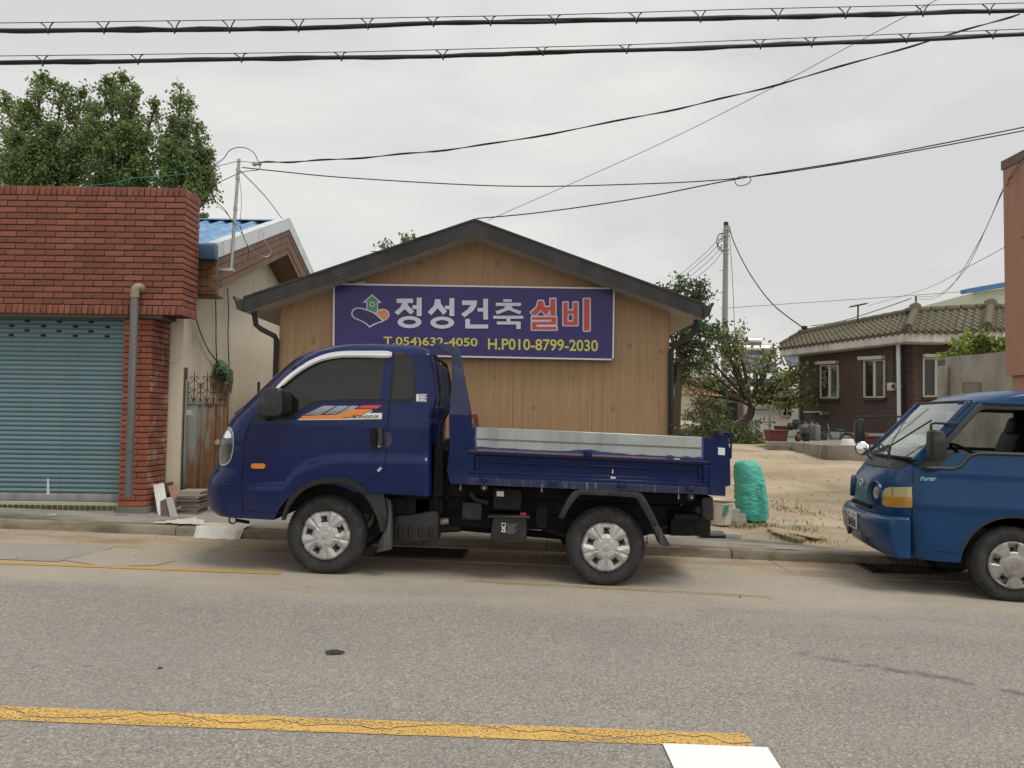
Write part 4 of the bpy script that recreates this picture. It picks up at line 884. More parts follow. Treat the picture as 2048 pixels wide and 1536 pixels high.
cpatch('window_seal', [(306, 530), (322, 505), (390, 425), (460, 345), (560, 262), (640, 212), (720, 172), (800, 160), (1110, 160), (1112, 190), (1078, 418), (900, 420), (730, 424), (670, 438), (620, 466), (575, 500), (515, 527), (420, 531)], .004, m_rub)
door = cpatch('door_window', [(480, 470), (470, 400), (500, 348), (580, 280), (660, 228), (740, 192), (820, 174), (1094, 172), (1064, 408), (900, 410), (728, 413), (662, 428), (610, 457), (562, 494), (512, 516)], .007, m_tint)
ob = cpatch('door_pillar', [(1092, 172), (1140, 168), (1122, 415), (1064, 412)], .008, m_navyp)
o = onside([(445, 338), (500, 280), (580, 220), (680, 167), (760, 138), (850, 125), (1115, 124), (1136, 133), (1141, 146), (1138, 160), (1112, 167), (850, 163), (762, 176), (690, 198), (600, 248), (525, 306), (482, 346)])
oo = [(p.x, p.z) for p in catmull([(x, 0, z) for x, z in onside([(445, 338), (500, 280), (580, 220), (680, 167), (760, 138), (850, 125), (980, 124), (1100, 124), (1136, 134)])], 5)]
oi = [(p.x, p.z) for p in catmull([(x, 0, z) for x, z in onside([(480, 348), (525, 306), (600, 248), (690, 198), (762, 176), (850, 164), (980, 164), (1100, 167), (1140, 158)])], 5)]
b = MB(); nn = len(oo) - 1
def vis(u, v):
    k = min(nn - 1, int(u * nn)); t = u * nn - k; a = Vector(oo[k]).lerp(Vector(oo[k + 1]), t); c = Vector(oi[k]).lerp(Vector(oi[k + 1]), t); q = a.lerp(c, v); return (q.x, cabside(q.x, q.y) - .004 - .036 * math.sin(math.pi * (.08 + .72 * v)) ** .8, q.y)
b.grid(vis, 60, 8); b.build('window_visor', m_chrome, cab, True, smooth=80, recalc=False)
cpatch('quarter_window_seal', [(1150, 132), (1200, 132), (1240, 146), (1264, 176), (1274, 240), (1276, 370), (1266, 405), (1240, 422), (1122, 424), (1136, 290)], .004, m_rub)
cpatch('quarter_window', [(1158, 142), (1198, 142), (1232, 156), (1252, 184), (1262, 245), (1264, 365), (1254, 395), (1232, 410), (1134, 412), (1146, 290)], .008, m_tint)
# door shut lines
cline('door_gap', [(340, 482), (305, 535), (275, 605), (258, 720), (248, 900), (250, 1080)], .0045, m_gap); cline('door_gap', [(1141, 150), (1136, 200), (1121, 420), (1106, 590), (1097, 750), (1090, 800), (1070, 838), (1010, 880), (945, 915)], .0045, m_gap)
cline('panel_gap', [(252, 1070), (330, 1072), (490, 1080)], .003, m_gap); cline('panel_gap', [(280, 438), (300, 458), (318, 478)], .003, m_gap); cline('panel_gap', [(185, 770), (250, 771)], .002, m_gap)
cline('moulding', [(112, 911), (200, 914), (350, 916), (495, 918)], .006, m_navyp); cline('belt_moulding', [(1122, 421), (1200, 424), (1250, 421)], .003, m_gap)
# handle
hd = cpatch('handle_recess', [(1005, 600), (1012, 582), (1035, 577), (1078, 577), (1078, 699), (1030, 697), (1008, 686), (1002, 660)], .004, m_gap); cpatch('door_handle', [(1052, 580), (1080, 579), (1080, 697), (1048, 694), (1054, 660), (1056, 620)], .03, m_blk, cab, thick=.02)
cpatch('handle_dish', [(1095, 600), (1120, 607), (1134, 632), (1134, 662), (1118, 690), (1094, 696)], .003, M('handle dish paint', (.01, .014, .05), .3, coat=1), cab, smooth_pts=0)
p = onside([(1061, 687)])[0]; b = MB(); b.lathe([(0, -.004), (.007, -.004), (.007, .004)], (p[0], cabside(*p) - .03, p[1]), (0, 1, 0), 12); b.build('key_hole', m_silver, cab, True)
cpatch('side_indicator', [(305, 798), (315, 788), (378, 788), (388, 795), (388, 810), (378, 818), (318, 818), (306, 810)], .02, m_amber)
# decal stripes and badge
dg = lambda x, y: (580 + x / 9.752, 790 + y / 9.757)
m_dor, m_drd, m_dgr, m_dwh, m_dbk = M('orange decal', (.72, .24, .05), .4, var=.03), M('red decal', (.62, .06, .05), .4, var=.03), M('silver decal', (.42, .44, .5), .4, var=.03), M('white decal', (.72, .72, .7), .4, var=.02), M('black lettering', (.03, .03, .035), .5, var=0)
dec = cpatch('stripe_decal', [(145, 490), (180, 470), (250, 405), (1100, 410), (1440, 380), (1590, 300), (1622, 302), (1535, 350), (1798, 352), (1790, 470), (1000, 484)], .004, m_dwh, cab, z=dg, thick=.004)
cpatch('stripe_orange', [(190, 465), (250, 408), (600, 392), (940, 380), (1060, 352), (1130, 322), (1210, 280), (1600, 275), (1440, 372), (1390, 395), (1200, 440), (1020, 462)], .007, m_dor, dec, z=dg, thick=.004)
cpatch('stripe_red', [(1310, 262), (1405, 202), (1800, 200), (1705, 264)], .006, m_drd, dec, z=dg, thick=.004)
for i in range(9):                                            # fine silver stripes cut by two slanted bars
    y0 = 212 + i * 20.5; y1 = y0 + 17 - i * 1.1
    le = 640 - (i * 43 if i < 3 else 129 + (i - 3) * 42)
    for k, (xa, xb) in enumerate(((None, 905), (945, 1175), (1205, 1375))):
        s0, s1 = (y0 - 205) * 1.72, (y1 - 205) * 1.72
        a0 = (le if xa is None else xa - s0); a1 = (le - 22 if xa is None else xa - s1); b0, b1 = xb - s0, xb - s1
        if k == 1 and y0 > 365: continue
        if k == 2: b0 = min(b0, 1340 - (y0 - 205) * 1.3)
        if b0 - a0 < 30: continue
        cpatch('stripe_silver', [(a0, y0), (b0, y0), (b1, y1), (a1, y1)], .006, m_dgr, dec, z=dg, thick=.004, stepx=.3, stepz=.3)
def side_text(name, body, x0, x1, y0, y1, z, mat, parent, offset=.01, off=.009, shear=0):
    c = [(lambda q: Vector((q[0], cabside(*q) - off, q[1])))(onside([q], z)[0]) for q in ((x0, y0), (x1, y0), (x1, y1), (x0, y1))]
    return text_on(name, body, c, mat, parent, offset, .001, True, shear)
side_text('badge', 'BONGO', 1230, 1640, 392, 450, dg, m_dbk, dec, .025, .016); side_text('badge', 'III', 1664, 1728, 392, 448, dg, m_dbk, dec, .02, .016); side_text('badge', '4WD', 1040, 1210, 425, 452, dg, m_dbk, dec, .0, .016)
st = cpatch('notice_sticker', [(1276, 376), (1343, 376), (1341, 428), (1275, 424)], .004, M('blue grey sticker', (.1, .12, .2), .5), cab)
for k in range(5): cpatch('sticker_line', [(1298, 380 + k * 9), (1338 - (k % 2) * 8, 380 + k * 9), (1338 - (k % 2) * 8, 385 + k * 9), (1298, 385 + k * 9)], .006, m_dwh, st, thick=.003)
cpatch('sticker_line', [(1279, 380), (1294, 380), (1294, 422), (1279, 421)], .006, m_dwh, st, thick=.003)
cpatch('small_sticker', [(1045, 828), (1065, 808), (1076, 818), (1056, 840)], .004, M('pale blue sticker', (.35, .5, .62), .5), cab)
# air slots behind the quarter window
for k in range(4):
    cpatch('air_slot', [(1312, 532 + k * 31), (1338, 530 + k * 31), (1340, 548 + k * 31), (1316, 552 + k * 31)], .01, m_navyp, cab)
# headlamp wrapping the corner
hl = [(118, 792), (114, 740), (118, 690), (133, 635), (150, 598), (168, 572), (184, 578), (196, 610), (200, 660), (196, 720), (182, 768), (160, 794), (138, 800)]
cpatch('headlamp_rim', hl, .006, M('pale lamp rim', (.5, .52, .55), .25, .5), cab, smooth_pts=3)
hi_ = [(125, 785), (121, 740), (125, 690), (138, 640), (154, 605), (169, 584), (182, 592), (190, 620), (192, 660), (188, 715), (175, 762), (156, 785), (138, 791)]
cpatch('headlamp', hi_, .012, M('dark lamp housing', (.035, .04, .045), .12, .3, var=.5, scale=14, coat=1), cab, smooth_pts=3)
cpatch('headlamp_reflector', [(140, 640), (160, 600), (176, 592), (186, 615), (188, 636), (160, 640)], .016, m_chrome, cab)
# wheel arch flare
def arc_pts(pts, n=5): return [(p.x, p.z) for p in catmull([(x, 0, z) for x, z in onside(pts)], n)]
ao = arc_pts([(484, 1120), (500, 1060), (535, 985), (590, 930), (660, 892), (740, 872), (800, 869), (870, 878), (940, 910), (990, 950)])
ai = arc_pts([(500, 1122), (520, 1062), (560, 1000), (615, 948), (680, 918), (750, 903), (800, 901), (860, 909), (925, 938), (960, 965)])
b = MB(); b.band([(x, cabside(x, z) - .022, z) for x, z in ao], [(x, cabside(x, z) - .014, z) for x, z in ai], (0, .06, 0)); b.build('arch_flare', m_blk, cab, True, smooth=40)
q = [L(*Z1(x, y), -.8) for x, y in ((940, 944), (1000, 948), (1088, 955), (1098, 1020), (1108, 1080), (1092, 1192), (1066, 1194), (1050, 1120), (1020, 1050), (980, 990))]
b = MB(); b.prism([(p.x, -.83, p.z) for p in q], (0, .22, 0)); b.build('mudguard', m_blk, cab, True, bevel=.012)
q = [L(*Z1(x, y), -.8) for x, y in ((1092, 985), (1128, 1010), (1132, 1120), (1130, 1298), (1040, 1318), (1062, 1240), (1098, 1170), (1108, 1080))]
b = MB(); b.prism([(p.x, -.8, p.z) for p in q], (0, .1, 0)); b.build('mud_flap', M('worn rubber flap', (.028, .029, .031), .55, var=.25, scale=9, streak=((.12, .12, .12), .4, 16)), cab, True, bevel=.01)
# near mirror
def lumpy(pts, y0, y1, r): b = MB(); b.prism([(p.x, y0, p.z) for p in pts], (0, y1 - y0, 0)); return b
q = [L(*Z1(x, y), -.98) for x, y in ((372, 372), (392, 350), (425, 341), (478, 344), (494, 360), (500, 420), (497, 490), (480, 510), (420, 512), (372, 505), (345, 495), (352, 440))]
b = lumpy(q, -1.06, -.9, 0); b.build('mirror', M('black grained plastic', (.02, .021, .022), .42, var=.12, bump=.1, bscale=200, dirt=((.06, .06, .06), .1, 9)), cab, True, bevel=.03, seg=4)
q = [L(*Z1(x, y), -.92) for x, y in ((494, 368), (520, 372), (532, 392), (534, 470), (524, 495), (496, 498))]
b = lumpy(q, -1.0, -.86, 0); b.build('mirror_back', m_gap, cab, True, bevel=.015, seg=3)
a_, c_ = L(*Z1(380, 508), -.94), L(*Z1(400, 522), -.8); b = MB(); b.tube([a_, a_.lerp(c_, .5), c_], .03, 10); b.build('mirror_arm', m_blk, cab, True, smooth=50)
# wipers, aerial, windscreen, rear window
def xfront(y, z): 
    xf, = lerp_tab(fr, z); w, = lerp_tab(wt_, z); s = max(0, (abs(y) - (w - .5)) / .5); return xf + .3 * (1 - math.sqrt(max(0, 1 - min(1, s) ** 2)))
z0, z1 = 1.42, 1.9; b = MB(); b.grid(lambda u, v: (lambda z, y: (xfront(y, z) - .006, y, z))(z0 + (z1 - z0) * v, (-.66 + 1.32 * u) * (1 - .12 * v)), 30, 14); b.build('windscreen', m_tint, cab, True, smooth=60, recalc=False)
a_, c_ = L(*Z1(208, 498), -.3), L(*Z1(262, 455), -.3); b = MB(); b.tube([a_, c_], .012, 6); b.build('wiper', m_blk, cab, True)
a_, c_ = L(*Z1(556, 190), -.74), L(*Z1(628, 108), -.74); d_ = L(*Z1(530, 215), -.74); b = MB(); b.tube([d_, a_.lerp(d_, .2)], .011, 6); b.tube([a_, c_], .002, 5); b.build('aerial', m_blk, cab, True)
rw = []
zr0, zr1 = 1.52, 1.93
b = MB(); b.grid(lambda u, v: (lambda z, y: (lerp_tab(rr_, z)[0] + .006, y, z))(zr0 + (zr1 - zr0) * v, (-.6 + 1.2 * u) * (1 - .1 * v)), 6, 10); b.build('rear_window', m_tint, cab, True, smooth=60, recalc=False)
b = MB()
for s in (-1, 1): b.tube([(lerp_tab(rr_, z)[0] + .012, s * .64 * (1 - .05 * (z - 1.5)), z) for z in (1.5, 1.65, 1.8, 1.95)], .014, 6)
b.tube([(lerp_tab(rr_, 1.95)[0] + .012, -.62, 1.95), (lerp_tab(rr_, 1.95)[0] + .012, .62, 1.95)], .014, 6); b.build('rear_window_seal', m_rub, cab, True, smooth=50)
b = MB(); xr0 = rr_[1][1]; b.box(xr0 + .0, xr0 + .06, -.62, .62, .55, 1.18); b.build('rear_panel', m_blkr, cab, True, bevel=.015)
for k, yy in enumerate((-.66, -.6, -.54, -.46)):
    b = MB(); b.tube(catmull([(xr0 + .03, yy, .7), (xr0 + .05, yy, 1.0), (xr0 + .04, yy, 1.3), (xr0 + .1, yy, 1.45)], 5), .012, 6); b.build('hose', m_rub, truck, True, smooth=50)
b = MB(); b.box(ax.x - .5, xr0 - .02, -.6, .6, .52, 1.0); b.build('engine_cover', m_blkr, truck, True)
b = MB(); b.box(xr0 - .1, wr.x - wf.x + 1.0, -.36, .36, .4, .6); b.build('under_tray', m_blkr, truck, True)
# front tow hook
b = MB(); q = L(*Z1(193, 1122), -.45); b.lathe([(.028, -.006), (.038, -.006), (.038, .006), (.028, .006), (.028, -.006)], q, (0, 1, 0), 20); b.tube([q + Vector((.03, 0, 0)), L(*Z1(290, 1136), -.45)], .016, 6); b.build('tow_hook', m_blkr, truck, True)
# wheels
for nm, q, ph in (('f', wf, math.radians(97)), ('r', wr, math.radians(90))):
    zc = rz(q.x) + TR_ - .006
    pl = RI @ Vector((q.x, 6.74, zc))
    wheel(truck, pl, TR_, .2, .213, 'vspoke', ph); pl2 = pl.copy(); pl2.y = -pl.y; wheel(truck, pl2, TR_, .2, .213, 'vspoke', ph, True)
    b = MB(); b.tube([(pl.x, -.6, pl.z), (pl.x, .6, pl.z)], .045, 10); b.build('axle', m_blkr, truck, True, smooth=50)
# ---------------------------------------------------------------- tipping bed
BN, BF = -.85, .85                       # near and far faces
def bp(name, pts, y, depth, mat, parent, bevel=.004, zf=Z2, seg=1):
    q = [L(*(zf(a, c) if zf else (a, c)), y) for a, c in pts]; b = MB(); b.prism([(p.x, y, p.z) for p in q], (0, depth, 0)); return b.build(name, mat, parent, True, bevel=bevel, seg=seg)
bed = bp('bed', [(120, 870), (222, 872), (1745, 935), (1745, 980), (1100, 948), (120, 912)], BN + .004, 1.69, m_bedp, truck)
m_drip = M('drip stained blue sill', (.012, .017, .065), .55, var=.2, scale=5, streak=((.3, .3, .32), .12, 45))
bp('sill', [(222, 870), (1645, 930), (1646, 974), (222, 914)], BN - .006, .03, m_drip, bed)
for s in (0, 1):
    y = BN if not s else BF - .055; k = '' ; sgn = -1 if not s else 1
    bp('stanchion', [(112, 498), (128, 300), (132, 158), (22, 86), (30, 72), (112, 86), (166, 106), (178, 130), (246, 498)], y, .055, m_flatb, bed)
    bp('stanchion_foot', [(112, 499), (246, 499), (249, 574), (232, 600), (232, 870), (220, 912), (120, 910), (99, 830), (115, 700)], y - (.004 if not s else -.004), .06, m_bedp, bed)
    m_alu = M('brushed aluminium board', (.4, .43, .425), .45, .5, var=.16, scale=5, streak=((.27, .29, .29), .4, 4)) if not s else m_alu
    bp('side_board', [(262, 573), (1620, 633), (1620, 698), (262, 641)], y + .0, .035, m_alu, bed, .005); bp('side_board', [(262, 644), (1620, 701), (1620, 766), (262, 703)], y + .0, .035, m_alu, bed, .005)
    bp('board_seam', [(262, 640), (1620, 697), (1620, 702), (262, 645)], y - .004 * (1 if not s else -1), .02, M('seam grey', (.2, .2, .2), .5, .5) if not s else bpy.data.materials['seam grey'], bed, 0)
    bp('board_end', [(207, 577), (262, 574), (262, 706), (207, 706)], y - .006, .05, m_bedp, bed); bp('board_end', [(1618, 634), (1690, 640), (1690, 772), (1618, 768)], y - .006, .05, m_bedp, bed)
    # lower drop side: frame, recessed panel, ribs
    fr_ = [((226, 711), (1650, 775), (1650, 797), (226, 735)), ((226, 848), (1648, 904), (1648, 930), (226, 874)), ((226, 737), (258, 738), (258, 848), (226, 847)), ((1614, 797), (1650, 798), (1648, 903), (1612, 902))]
    gt = bp('drop_side', [(226, 735), (1648, 797), (1648, 905), (226, 848)], y + .035, .012, m_bedp, bed)
    for f in fr_: bp('side_frame', f, y, .045, m_bedp, gt, .006)
    bp('side_rib', [(280, 768), (1595, 824), (1595, 836), (280, 781)], y + .018, .02, m_bedp, gt); bp('side_rib', [(258, 826), (1612, 882), (1612, 903), (258, 848)], y + .01, .03, m_bedp, gt)
    for a in (268, 1588):
        bp('side_rib', [(a, 745 if a < 500 else 806), (a + 20, 746 if a < 500 else 807), (a + 20, 822 if a < 500 else 880), (a, 821 if a < 500 else 879)], y + .012, .03, m_bedp, gt)
    if not s:
        bp('rust_strip', [(228, 710), (1650, 774), (1650, 779), (228, 715)], y - .003, .02, M('rusty rail edge', (.12, .075, .05), .8, var=.4, scale=25), gt, 0)
        bp('latch', [(905, 712), (955, 714), (958, 745), (945, 752), (910, 748)], y - .03, .03, m_bedp, gt, .006)
        # overspray of blue along the lower edge of the aluminium
        m_osp = M('blue overspray', (.018, .035, .19), .5, var=.3, scale=18)
        pts = [(262 + i * 34, 700 + i * 34 * .0472 - (7 + 16 * abs(noise.noise(Vector((i * .63, 0, 0)))) + 9 * math.exp(-((i - 20) / 1.6) ** 2) + 9 * math.exp(-((i - 20) / 4) ** 2))) for i in range(41)]
        q = [L(*Z2(*a), y) for a in pts] + [L(*Z2(262 + i * 34, 703 + i * 34 * .0466), y) for i in range(40, -1, -1)]
        b = MB(); b.prism([(p.x, y - .0025, p.z) for p in q], (0, .004, 0)); b.build('overspray', m_osp, bed, True)
        for a in (262, 1606): bp('overspray', [(a, 573 + (a - 262) * .0445), (a + 13, 574 + (a - 262) * .0445), (a + 10, 640 + (a - 262) * .044), (a + 14, 702 + (a - 262) * .046), (a, 702 + (a - 262) * .046)], y - .003, .004, m_osp, bed, 0)
        for a in (295, 700, 1105, 1515): bp('hinge', [(a, 868 + (a - 228) * .042), (a + 52, 870 + (a - 228) * .042), (a + 50, 898 + (a - 228) * .042), (a + 8, 896 + (a - 228) * .042)], y - .03, .03, m_bedp, bed, .006)
        for a, c in ((320, 932), (1540, 988)):
            p = L(*Z2(a, c), y); b = MB(); b.lathe([(0, -.03), (.012, -.03), (.014, -.015), (.03, -.01), (.03, .03)], (p.x, y, p.z), (0, 1, 0), 16); b.build('roller', m_dkgrey, bed, True, smooth=40); b = MB(); b.lathe([(0, -.034), (.008, -.034), (.008, -.02)], (p.x, y, p.z), (0, 1, 0), 10); b.build('bolt', m_silver, bed, True)
        for a, c in ((180, 915), (660, 925), (1468, 968)):
            b = MB(); b.tube([L(*Z2(a, c), -.8), L(*Z2(a, c + 32), -.8)], .006, 6); b.build('hanging_bolt', m_silver, bed, True)
        bp('paint_chip', [(1065, 866), (1095, 868), (1098, 876), (1070, 878)], y + .008, .003, m_dwh, gt, 0); bp('paint_chip', [(1078, 824), (1084, 824), (1080, 850), (1074, 846)], y + .03, .003, m_dwh, gt, 0)
        bp('label', [(1702, 694), (1742, 697), (1742, 740), (1702, 737)], y - .004, .003, m_dwh, bed, 0)
    # tail post and tailgate hinge
    bp('tail_post', [(1650, 640), (1690, 640), (1690, 692), (1770, 690), (1776, 920), (1746, 925), (1746, 982), (1648, 976)], y - .003, .06, m_bedp, bed)
    bp('hinge_plate', [(1682, 690), (1660, 652), (1672, 610), (1690, 592), (1712, 585), (1736, 594), (1748, 612), (1762, 650), (1768, 690)], y, .02, m_bedp, bed, .004)
    p = L(*Z2(1712, 607), y); b = MB(); b.lathe([(0, -.025), (.028, -.02), (.034, 0), (.034, .03)], (p.x, y, p.z), (0, 1, 0), 20); b.build('hinge_pin', m_dkgrey, bed, True, smooth=40)
    b = MB(); b.tube(catmull([L(*Z2(1735, 606), y), L(*Z2(1770, 612), y), L(*Z2(1778, 650), y), L(*Z2(1776, 760), y)], 5), .009, 8); b.build('hinge_rod', m_bedp, bed, True, smooth=50)
bp('far_post_mark', [(246, 498), (262, 560), (292, 570), (280, 498)], BF - .06, .004, M('red oxide', (.25, .045, .03), .6), bed, 0)
bp('tailgate', [(1700, 690), (1772, 693), (1776, 920), (1708, 918)], BN + .08, 1.54, m_bedp, bed)
bp('headboard', [(150, 560), (235, 560), (235, 872), (150, 870)], BN + .06, 1.58, m_bedp, bed)
bp('bed_floor', [(222, 850), (1745, 915), (1745, 936), (222, 872)], BN + .06, 1.58, m_blkr, bed)
b = MB(); b.tube([L(*Z2(60, 100), -.8), L(*Z2(60, 100), .8)], .018, 8); b.build('guard_bar', m_flatb, bed, True)
# ---------------------------------------------------------------- chassis
ch2 = bp('chassis', [(-60, 985), (200, 980), (1640, 1050), (1560, 1125), (1400, 1120), (760, 1090), (-60, 1060)], -.42, .1, m_blkr, truck)
bp('rail', [(-60, 985), (200, 980), (1640, 1050), (1560, 1125), (1400, 1120), (760, 1090), (-60, 1060)], .32, .1, m_blkr, ch2)
bp('subframe', [(100, 912), (1640, 975), (1640, 1040), (100, 982)], -.5, .08, m_blkr, ch2); bp('subframe', [(100, 912), (1640, 975), (1640, 1040), (100, 982)], .42, .08, m_blkr, ch2)
for a in (60, 330, 700, 1000, 1400, 1600): bp('cross_member', [(a, 960 + a * .04), (a + 40, 960 + a * .04), (a + 40, 1060 + a * .03), (a, 1060 + a * .03)], -.4, .8, m_blkr, ch2)
bp('tool_box', [(375, 930), (545, 940), (540, 1068), (370, 1060)], -.72, .25, m_blkr, ch2, .008); bp('box_label', [(394, 952), (436, 954), (436, 984), (394, 982)], -.724, .003, m_dwh, ch2, 0)
bt = bp('battery', [(372, 1105), (572, 1105), (572, 1240), (355, 1238)], -.78, .26, m_dkgrey, truck, .01); bp('battery_lid', [(340, 1096), (590, 1100), (592, 1116), (340, 1110)], -.8, .3, m_blk, bt, .006); bp('terminal_cap', [(532, 1080), (568, 1080), (570, 1102), (532, 1100)], -.75, .06, M('red plastic cap', (.4, .03, .03), .5), bt, .005)
for k in range(6): bp('battery_label', [(455, 1146 + k * 10), (514 - (k % 3) * 8, 1147 + k * 10), (514 - (k % 3) * 8, 1153 + k * 10), (455, 1152 + k * 10)], -.783, .002, M('label grey', (.12, .12, .125), .6) if k == 0 else bpy.data.materials['label grey'], bt, 0)
b = MB(); z2 = lambda x, y: L(*Z2(x, y), -.785)
for a, c in (((420, 1142), (450, 1144)), ((424, 1150), (430, 1190)), ((446, 1150), (440, 1190)), ((422, 1152), (448, 1192)), ((448, 1152), (420, 1192)), ((424, 1192), (446, 1194))): b.tube([z2(*a), z2(*c)], .003, 4)
b.build('battery_symbol', m_dwh, bt, True)
bp('relay_box', [(190, 1015), (308, 1020), (306, 1125), (186, 1118)], -.7, .16, m_dkgrey, ch2, .01)
bp('bracket_plate', [(625, 1060), (640, 1040), (682, 1042), (696, 1062), (694, 1150), (680, 1172), (635, 1168), (624, 1150)], -.62, .02, m_blkr, ch2); p = L(*Z2(660, 1058), -.63); b = MB(); b.lathe([(0, 0), (.016, 0), (.016, .01)], (p.x, -.626, p.z), (0, 1, 0), 14); b.build('bracket_hole', m_gap, ch2, True)
b = MB(); b.tube(catmull([L(*Z2(240, 960), -.7), L(*Z2(270, 1000), -.7), (L(*Z2(345, 1020), -.7))], 5), .022, 10); b.build('hose', m_rub, ch2, True, smooth=50)
# leaf springs, fuel tank, gearbox, guard behind the front wheel
for s in (-1, 1):
    for k in range(4):
        b = MB(); b.tube(catmull([L(*Z2(660 + k * 20, 1180 + k * 4), s * .52), L(*Z2(850, 1206 + k * 7), s * .52), L(*Z2(1040, 1215 + k * 7), s * .52), L(*Z2(1250, 1195 + k * 6), s * .52), L(*Z2(1400 - k * 20, 1160 + k * 6), s * .52)], 4), .012, 4); b.build('leaf_spring', m_dkgrey, ch2, True)
gb = bp('gearbox', [(-80, 1080), (140, 1095), (190, 1130), (190, 1195), (60, 1200), (-80, 1150)], -.25, .5, m_dkgrey, ch2, .03, seg=3)
b = MB(); b.tube([L(*Z2(180, 1165), 0), L(*Z2(1040, 1240), 0)], .035, 10); b.build('drive_shaft', m_blkr, ch2, True, smooth=50)
sp_ = bp('splash_guard', [(1135, 1100), (1180, 1095), (1250, 1090), (1330, 1075), (1400, 1065), (1412, 1090), (1412, 1245), (1395, 1252), (1135, 1250)], -.66, .2, m_blk, truck, .02, zf=Z1, seg=2)
for a in (1170, 1230, 1290, 1350): bp('guard_rib', [(a, 1160), (a + 22, 1160), (a + 22, 1230), (a, 1230)], -.675, .03, m_blk, sp_, .01, zf=Z1)
bp('air_tank', [(1110, 985), (1220, 985), (1225, 1165), (1165, 1170), (1115, 1120)], -.62, .2, m_blkr, ch2, .02, zf=Z1); bp('filter_body', [(1260, 985), (1440, 985), (1440, 1090), (1260, 1095)], -.6, .3, m_blkr, ch2, .02, zf=Z1)
bp('gap_filler', [(1400, 700), (1470, 700), (1470, 1000), (1390, 1000)], -.5, .3, m_blkr, ch2, .01, zf=Z1)
bp('inner_arch', [(1385, 680), (1440, 690), (1440, 985), (1370, 985)], -.68, .12, m_blkr, ch2, .01, zf=Z1)
p = L(*Z1(1430, 1130), -.5); b = MB(); b.lathe([(0, -.06), (.03, -.06), (.035, 0), (.03, .06), (0, .06)], p, (1, 0, .1), 14); b.build('filter', m_silver2, ch2, True, smooth=40)
# rear mudguard bar, flap, lamp, under-run bar, tow block
ro = [L(*Z2(x, y), -.84) for x, y in ((756, 1108), (790, 1040), (822, 980), (842, 955), (880, 940), (1050, 945), (1225, 958), (1252, 968), (1275, 1000), (1312, 1070), (1347, 1144))]
ri = [L(*Z2(x, y), -.84) for x, y in ((790, 1116), (815, 1060), (848, 1012), (866, 990), (890, 972), (1050, 978), (1205, 990), (1222, 1000), (1240, 1030), (1278, 1100), (1308, 1146))]
b = MB(); b.band([(p.x, -.86, p.z) for p in ro], [(p.x, -.86, p.z) for p in ri], (0, .24, 0)); b.build('rear_mudguard', m_blk, truck, True, bevel=.006)
bp('rear_flap', [(1310, 1148), (1350, 1150), (1378, 1200), (1426, 1280), (1368, 1275), (1345, 1215)], -.82, .2, bpy.data.materials['worn rubber flap'], truck, .006)
tb = bp('tow_block', [(1420, 1115), (1470, 1112), (1470, 1065), (1535, 1070), (1535, 1150), (1547, 1160), (1546, 1218), (1420, 1215)], -.5, .12, m_blkr, truck, .006); bp('rear_beam', [(1440, 1085), (1590, 1090), (1600, 1118), (1440, 1120)], -.7, 1.4, m_blkr, tb, .006)
tl_ = bp('tail_lamp', [(1605, 990), (1668, 980), (1676, 1060), (1676, 1132), (1610, 1105)], -.78, .18, m_blk, truck, .02, seg=2); bp('lamp_lens', [(1662, 990), (1672, 990), (1678, 1062), (1677, 1125), (1668, 1120)], -.77, .16, M('red lens', (.3, .015, .015), .15, coat=1), tl_, .004)
bp('lamp_socket', [(1565, 1035), (1620, 1030), (1620, 1090), (1560, 1080)], -.72, .1, m_dkgrey, tl_, .02)
for k in range(5):
    p = L(*Z2(1282 - k % 2 * 3, 1225 + k * 9), -.6); b = MB(); b.lathe([(.006, -.002), (.011, -.002), (.011, .002), (.006, .002), (.006, -.002)], p, (0, 1, 0) if k % 2 else (1, 0, 0), 10); b.build('chain_link', m_blkr, truck, True)
# ================================================================ older blue cab-over truck on the right, nose turned to the kerb
PSI = math.radians(10); wv = P(2026, 1134, 6.78)
RV = Matrix.Rotation(-PSI, 4, 'Z') @ Matrix.Rotation(.022, 4, 'Y')
rootv = Vector((wv.x, wv.y, rz(wv.x))) + (RV @ Vector((0, 1, 0))) * .78
van = thing('cab_truck', 'older mid blue truck with a scuffed bumper, cut off by the edge of the picture', 'truck', rootv, rot=(0, .022, -PSI))
TV = (Matrix.Translation(rootv) @ RV).inverted(); OV = TV @ CAM; TV3 = TV.to_3x3()
Z6 = lambda x, y: (1640 + x / 3.338, 760 + y / 3.339)
def LV(zx, zy, y=None, x=None):
    d = TV3 @ ray(*Z6(zx, zy)); t = (y - OV.y) / d.y if y is not None else (x - OV.x) / d.x; return OV + d * t
def mat_oldblue():
    m, nt, b, N = node_mat('aged blue paint'); v = vcoord(N)
    c = mixc(N, tnoise(N, v, 2, 5), (.007, .043, .118), (.01, .055, .15))
    c = mixc(N, N('ShaderNodeMath', {0: ramp(N, tnoise(N, vcoord(N, scale=(1, 1, 3)), 9, 8, .7), .66, .72), 1: .5}, operation='MULTIPLY').outputs[0], c, (.1, .13, .16))
    nt.links.new(c, b.inputs['Base Color']); b.inputs['Roughness'].default_value = .34; b.inputs['Coat Weight'].default_value = .35; b.inputs['Coat Roughness'].default_value = .1; b.inputs['Specular IOR Level'].default_value = .15; return m
m_ob = mat_oldblue(); m_scuf = M('scuffed paint', (.4, .43, .46), .7, var=.3, scale=20)
vf = [(.3, -.95), (.36, -.99), (.6, -1.04), (.68, -1.055), (.86, -1.06), (.97, -1.045), (1.03, -1.01), (1.08, -.975), (1.14, -.93), (1.2, -.87), (1.27, -.79)]
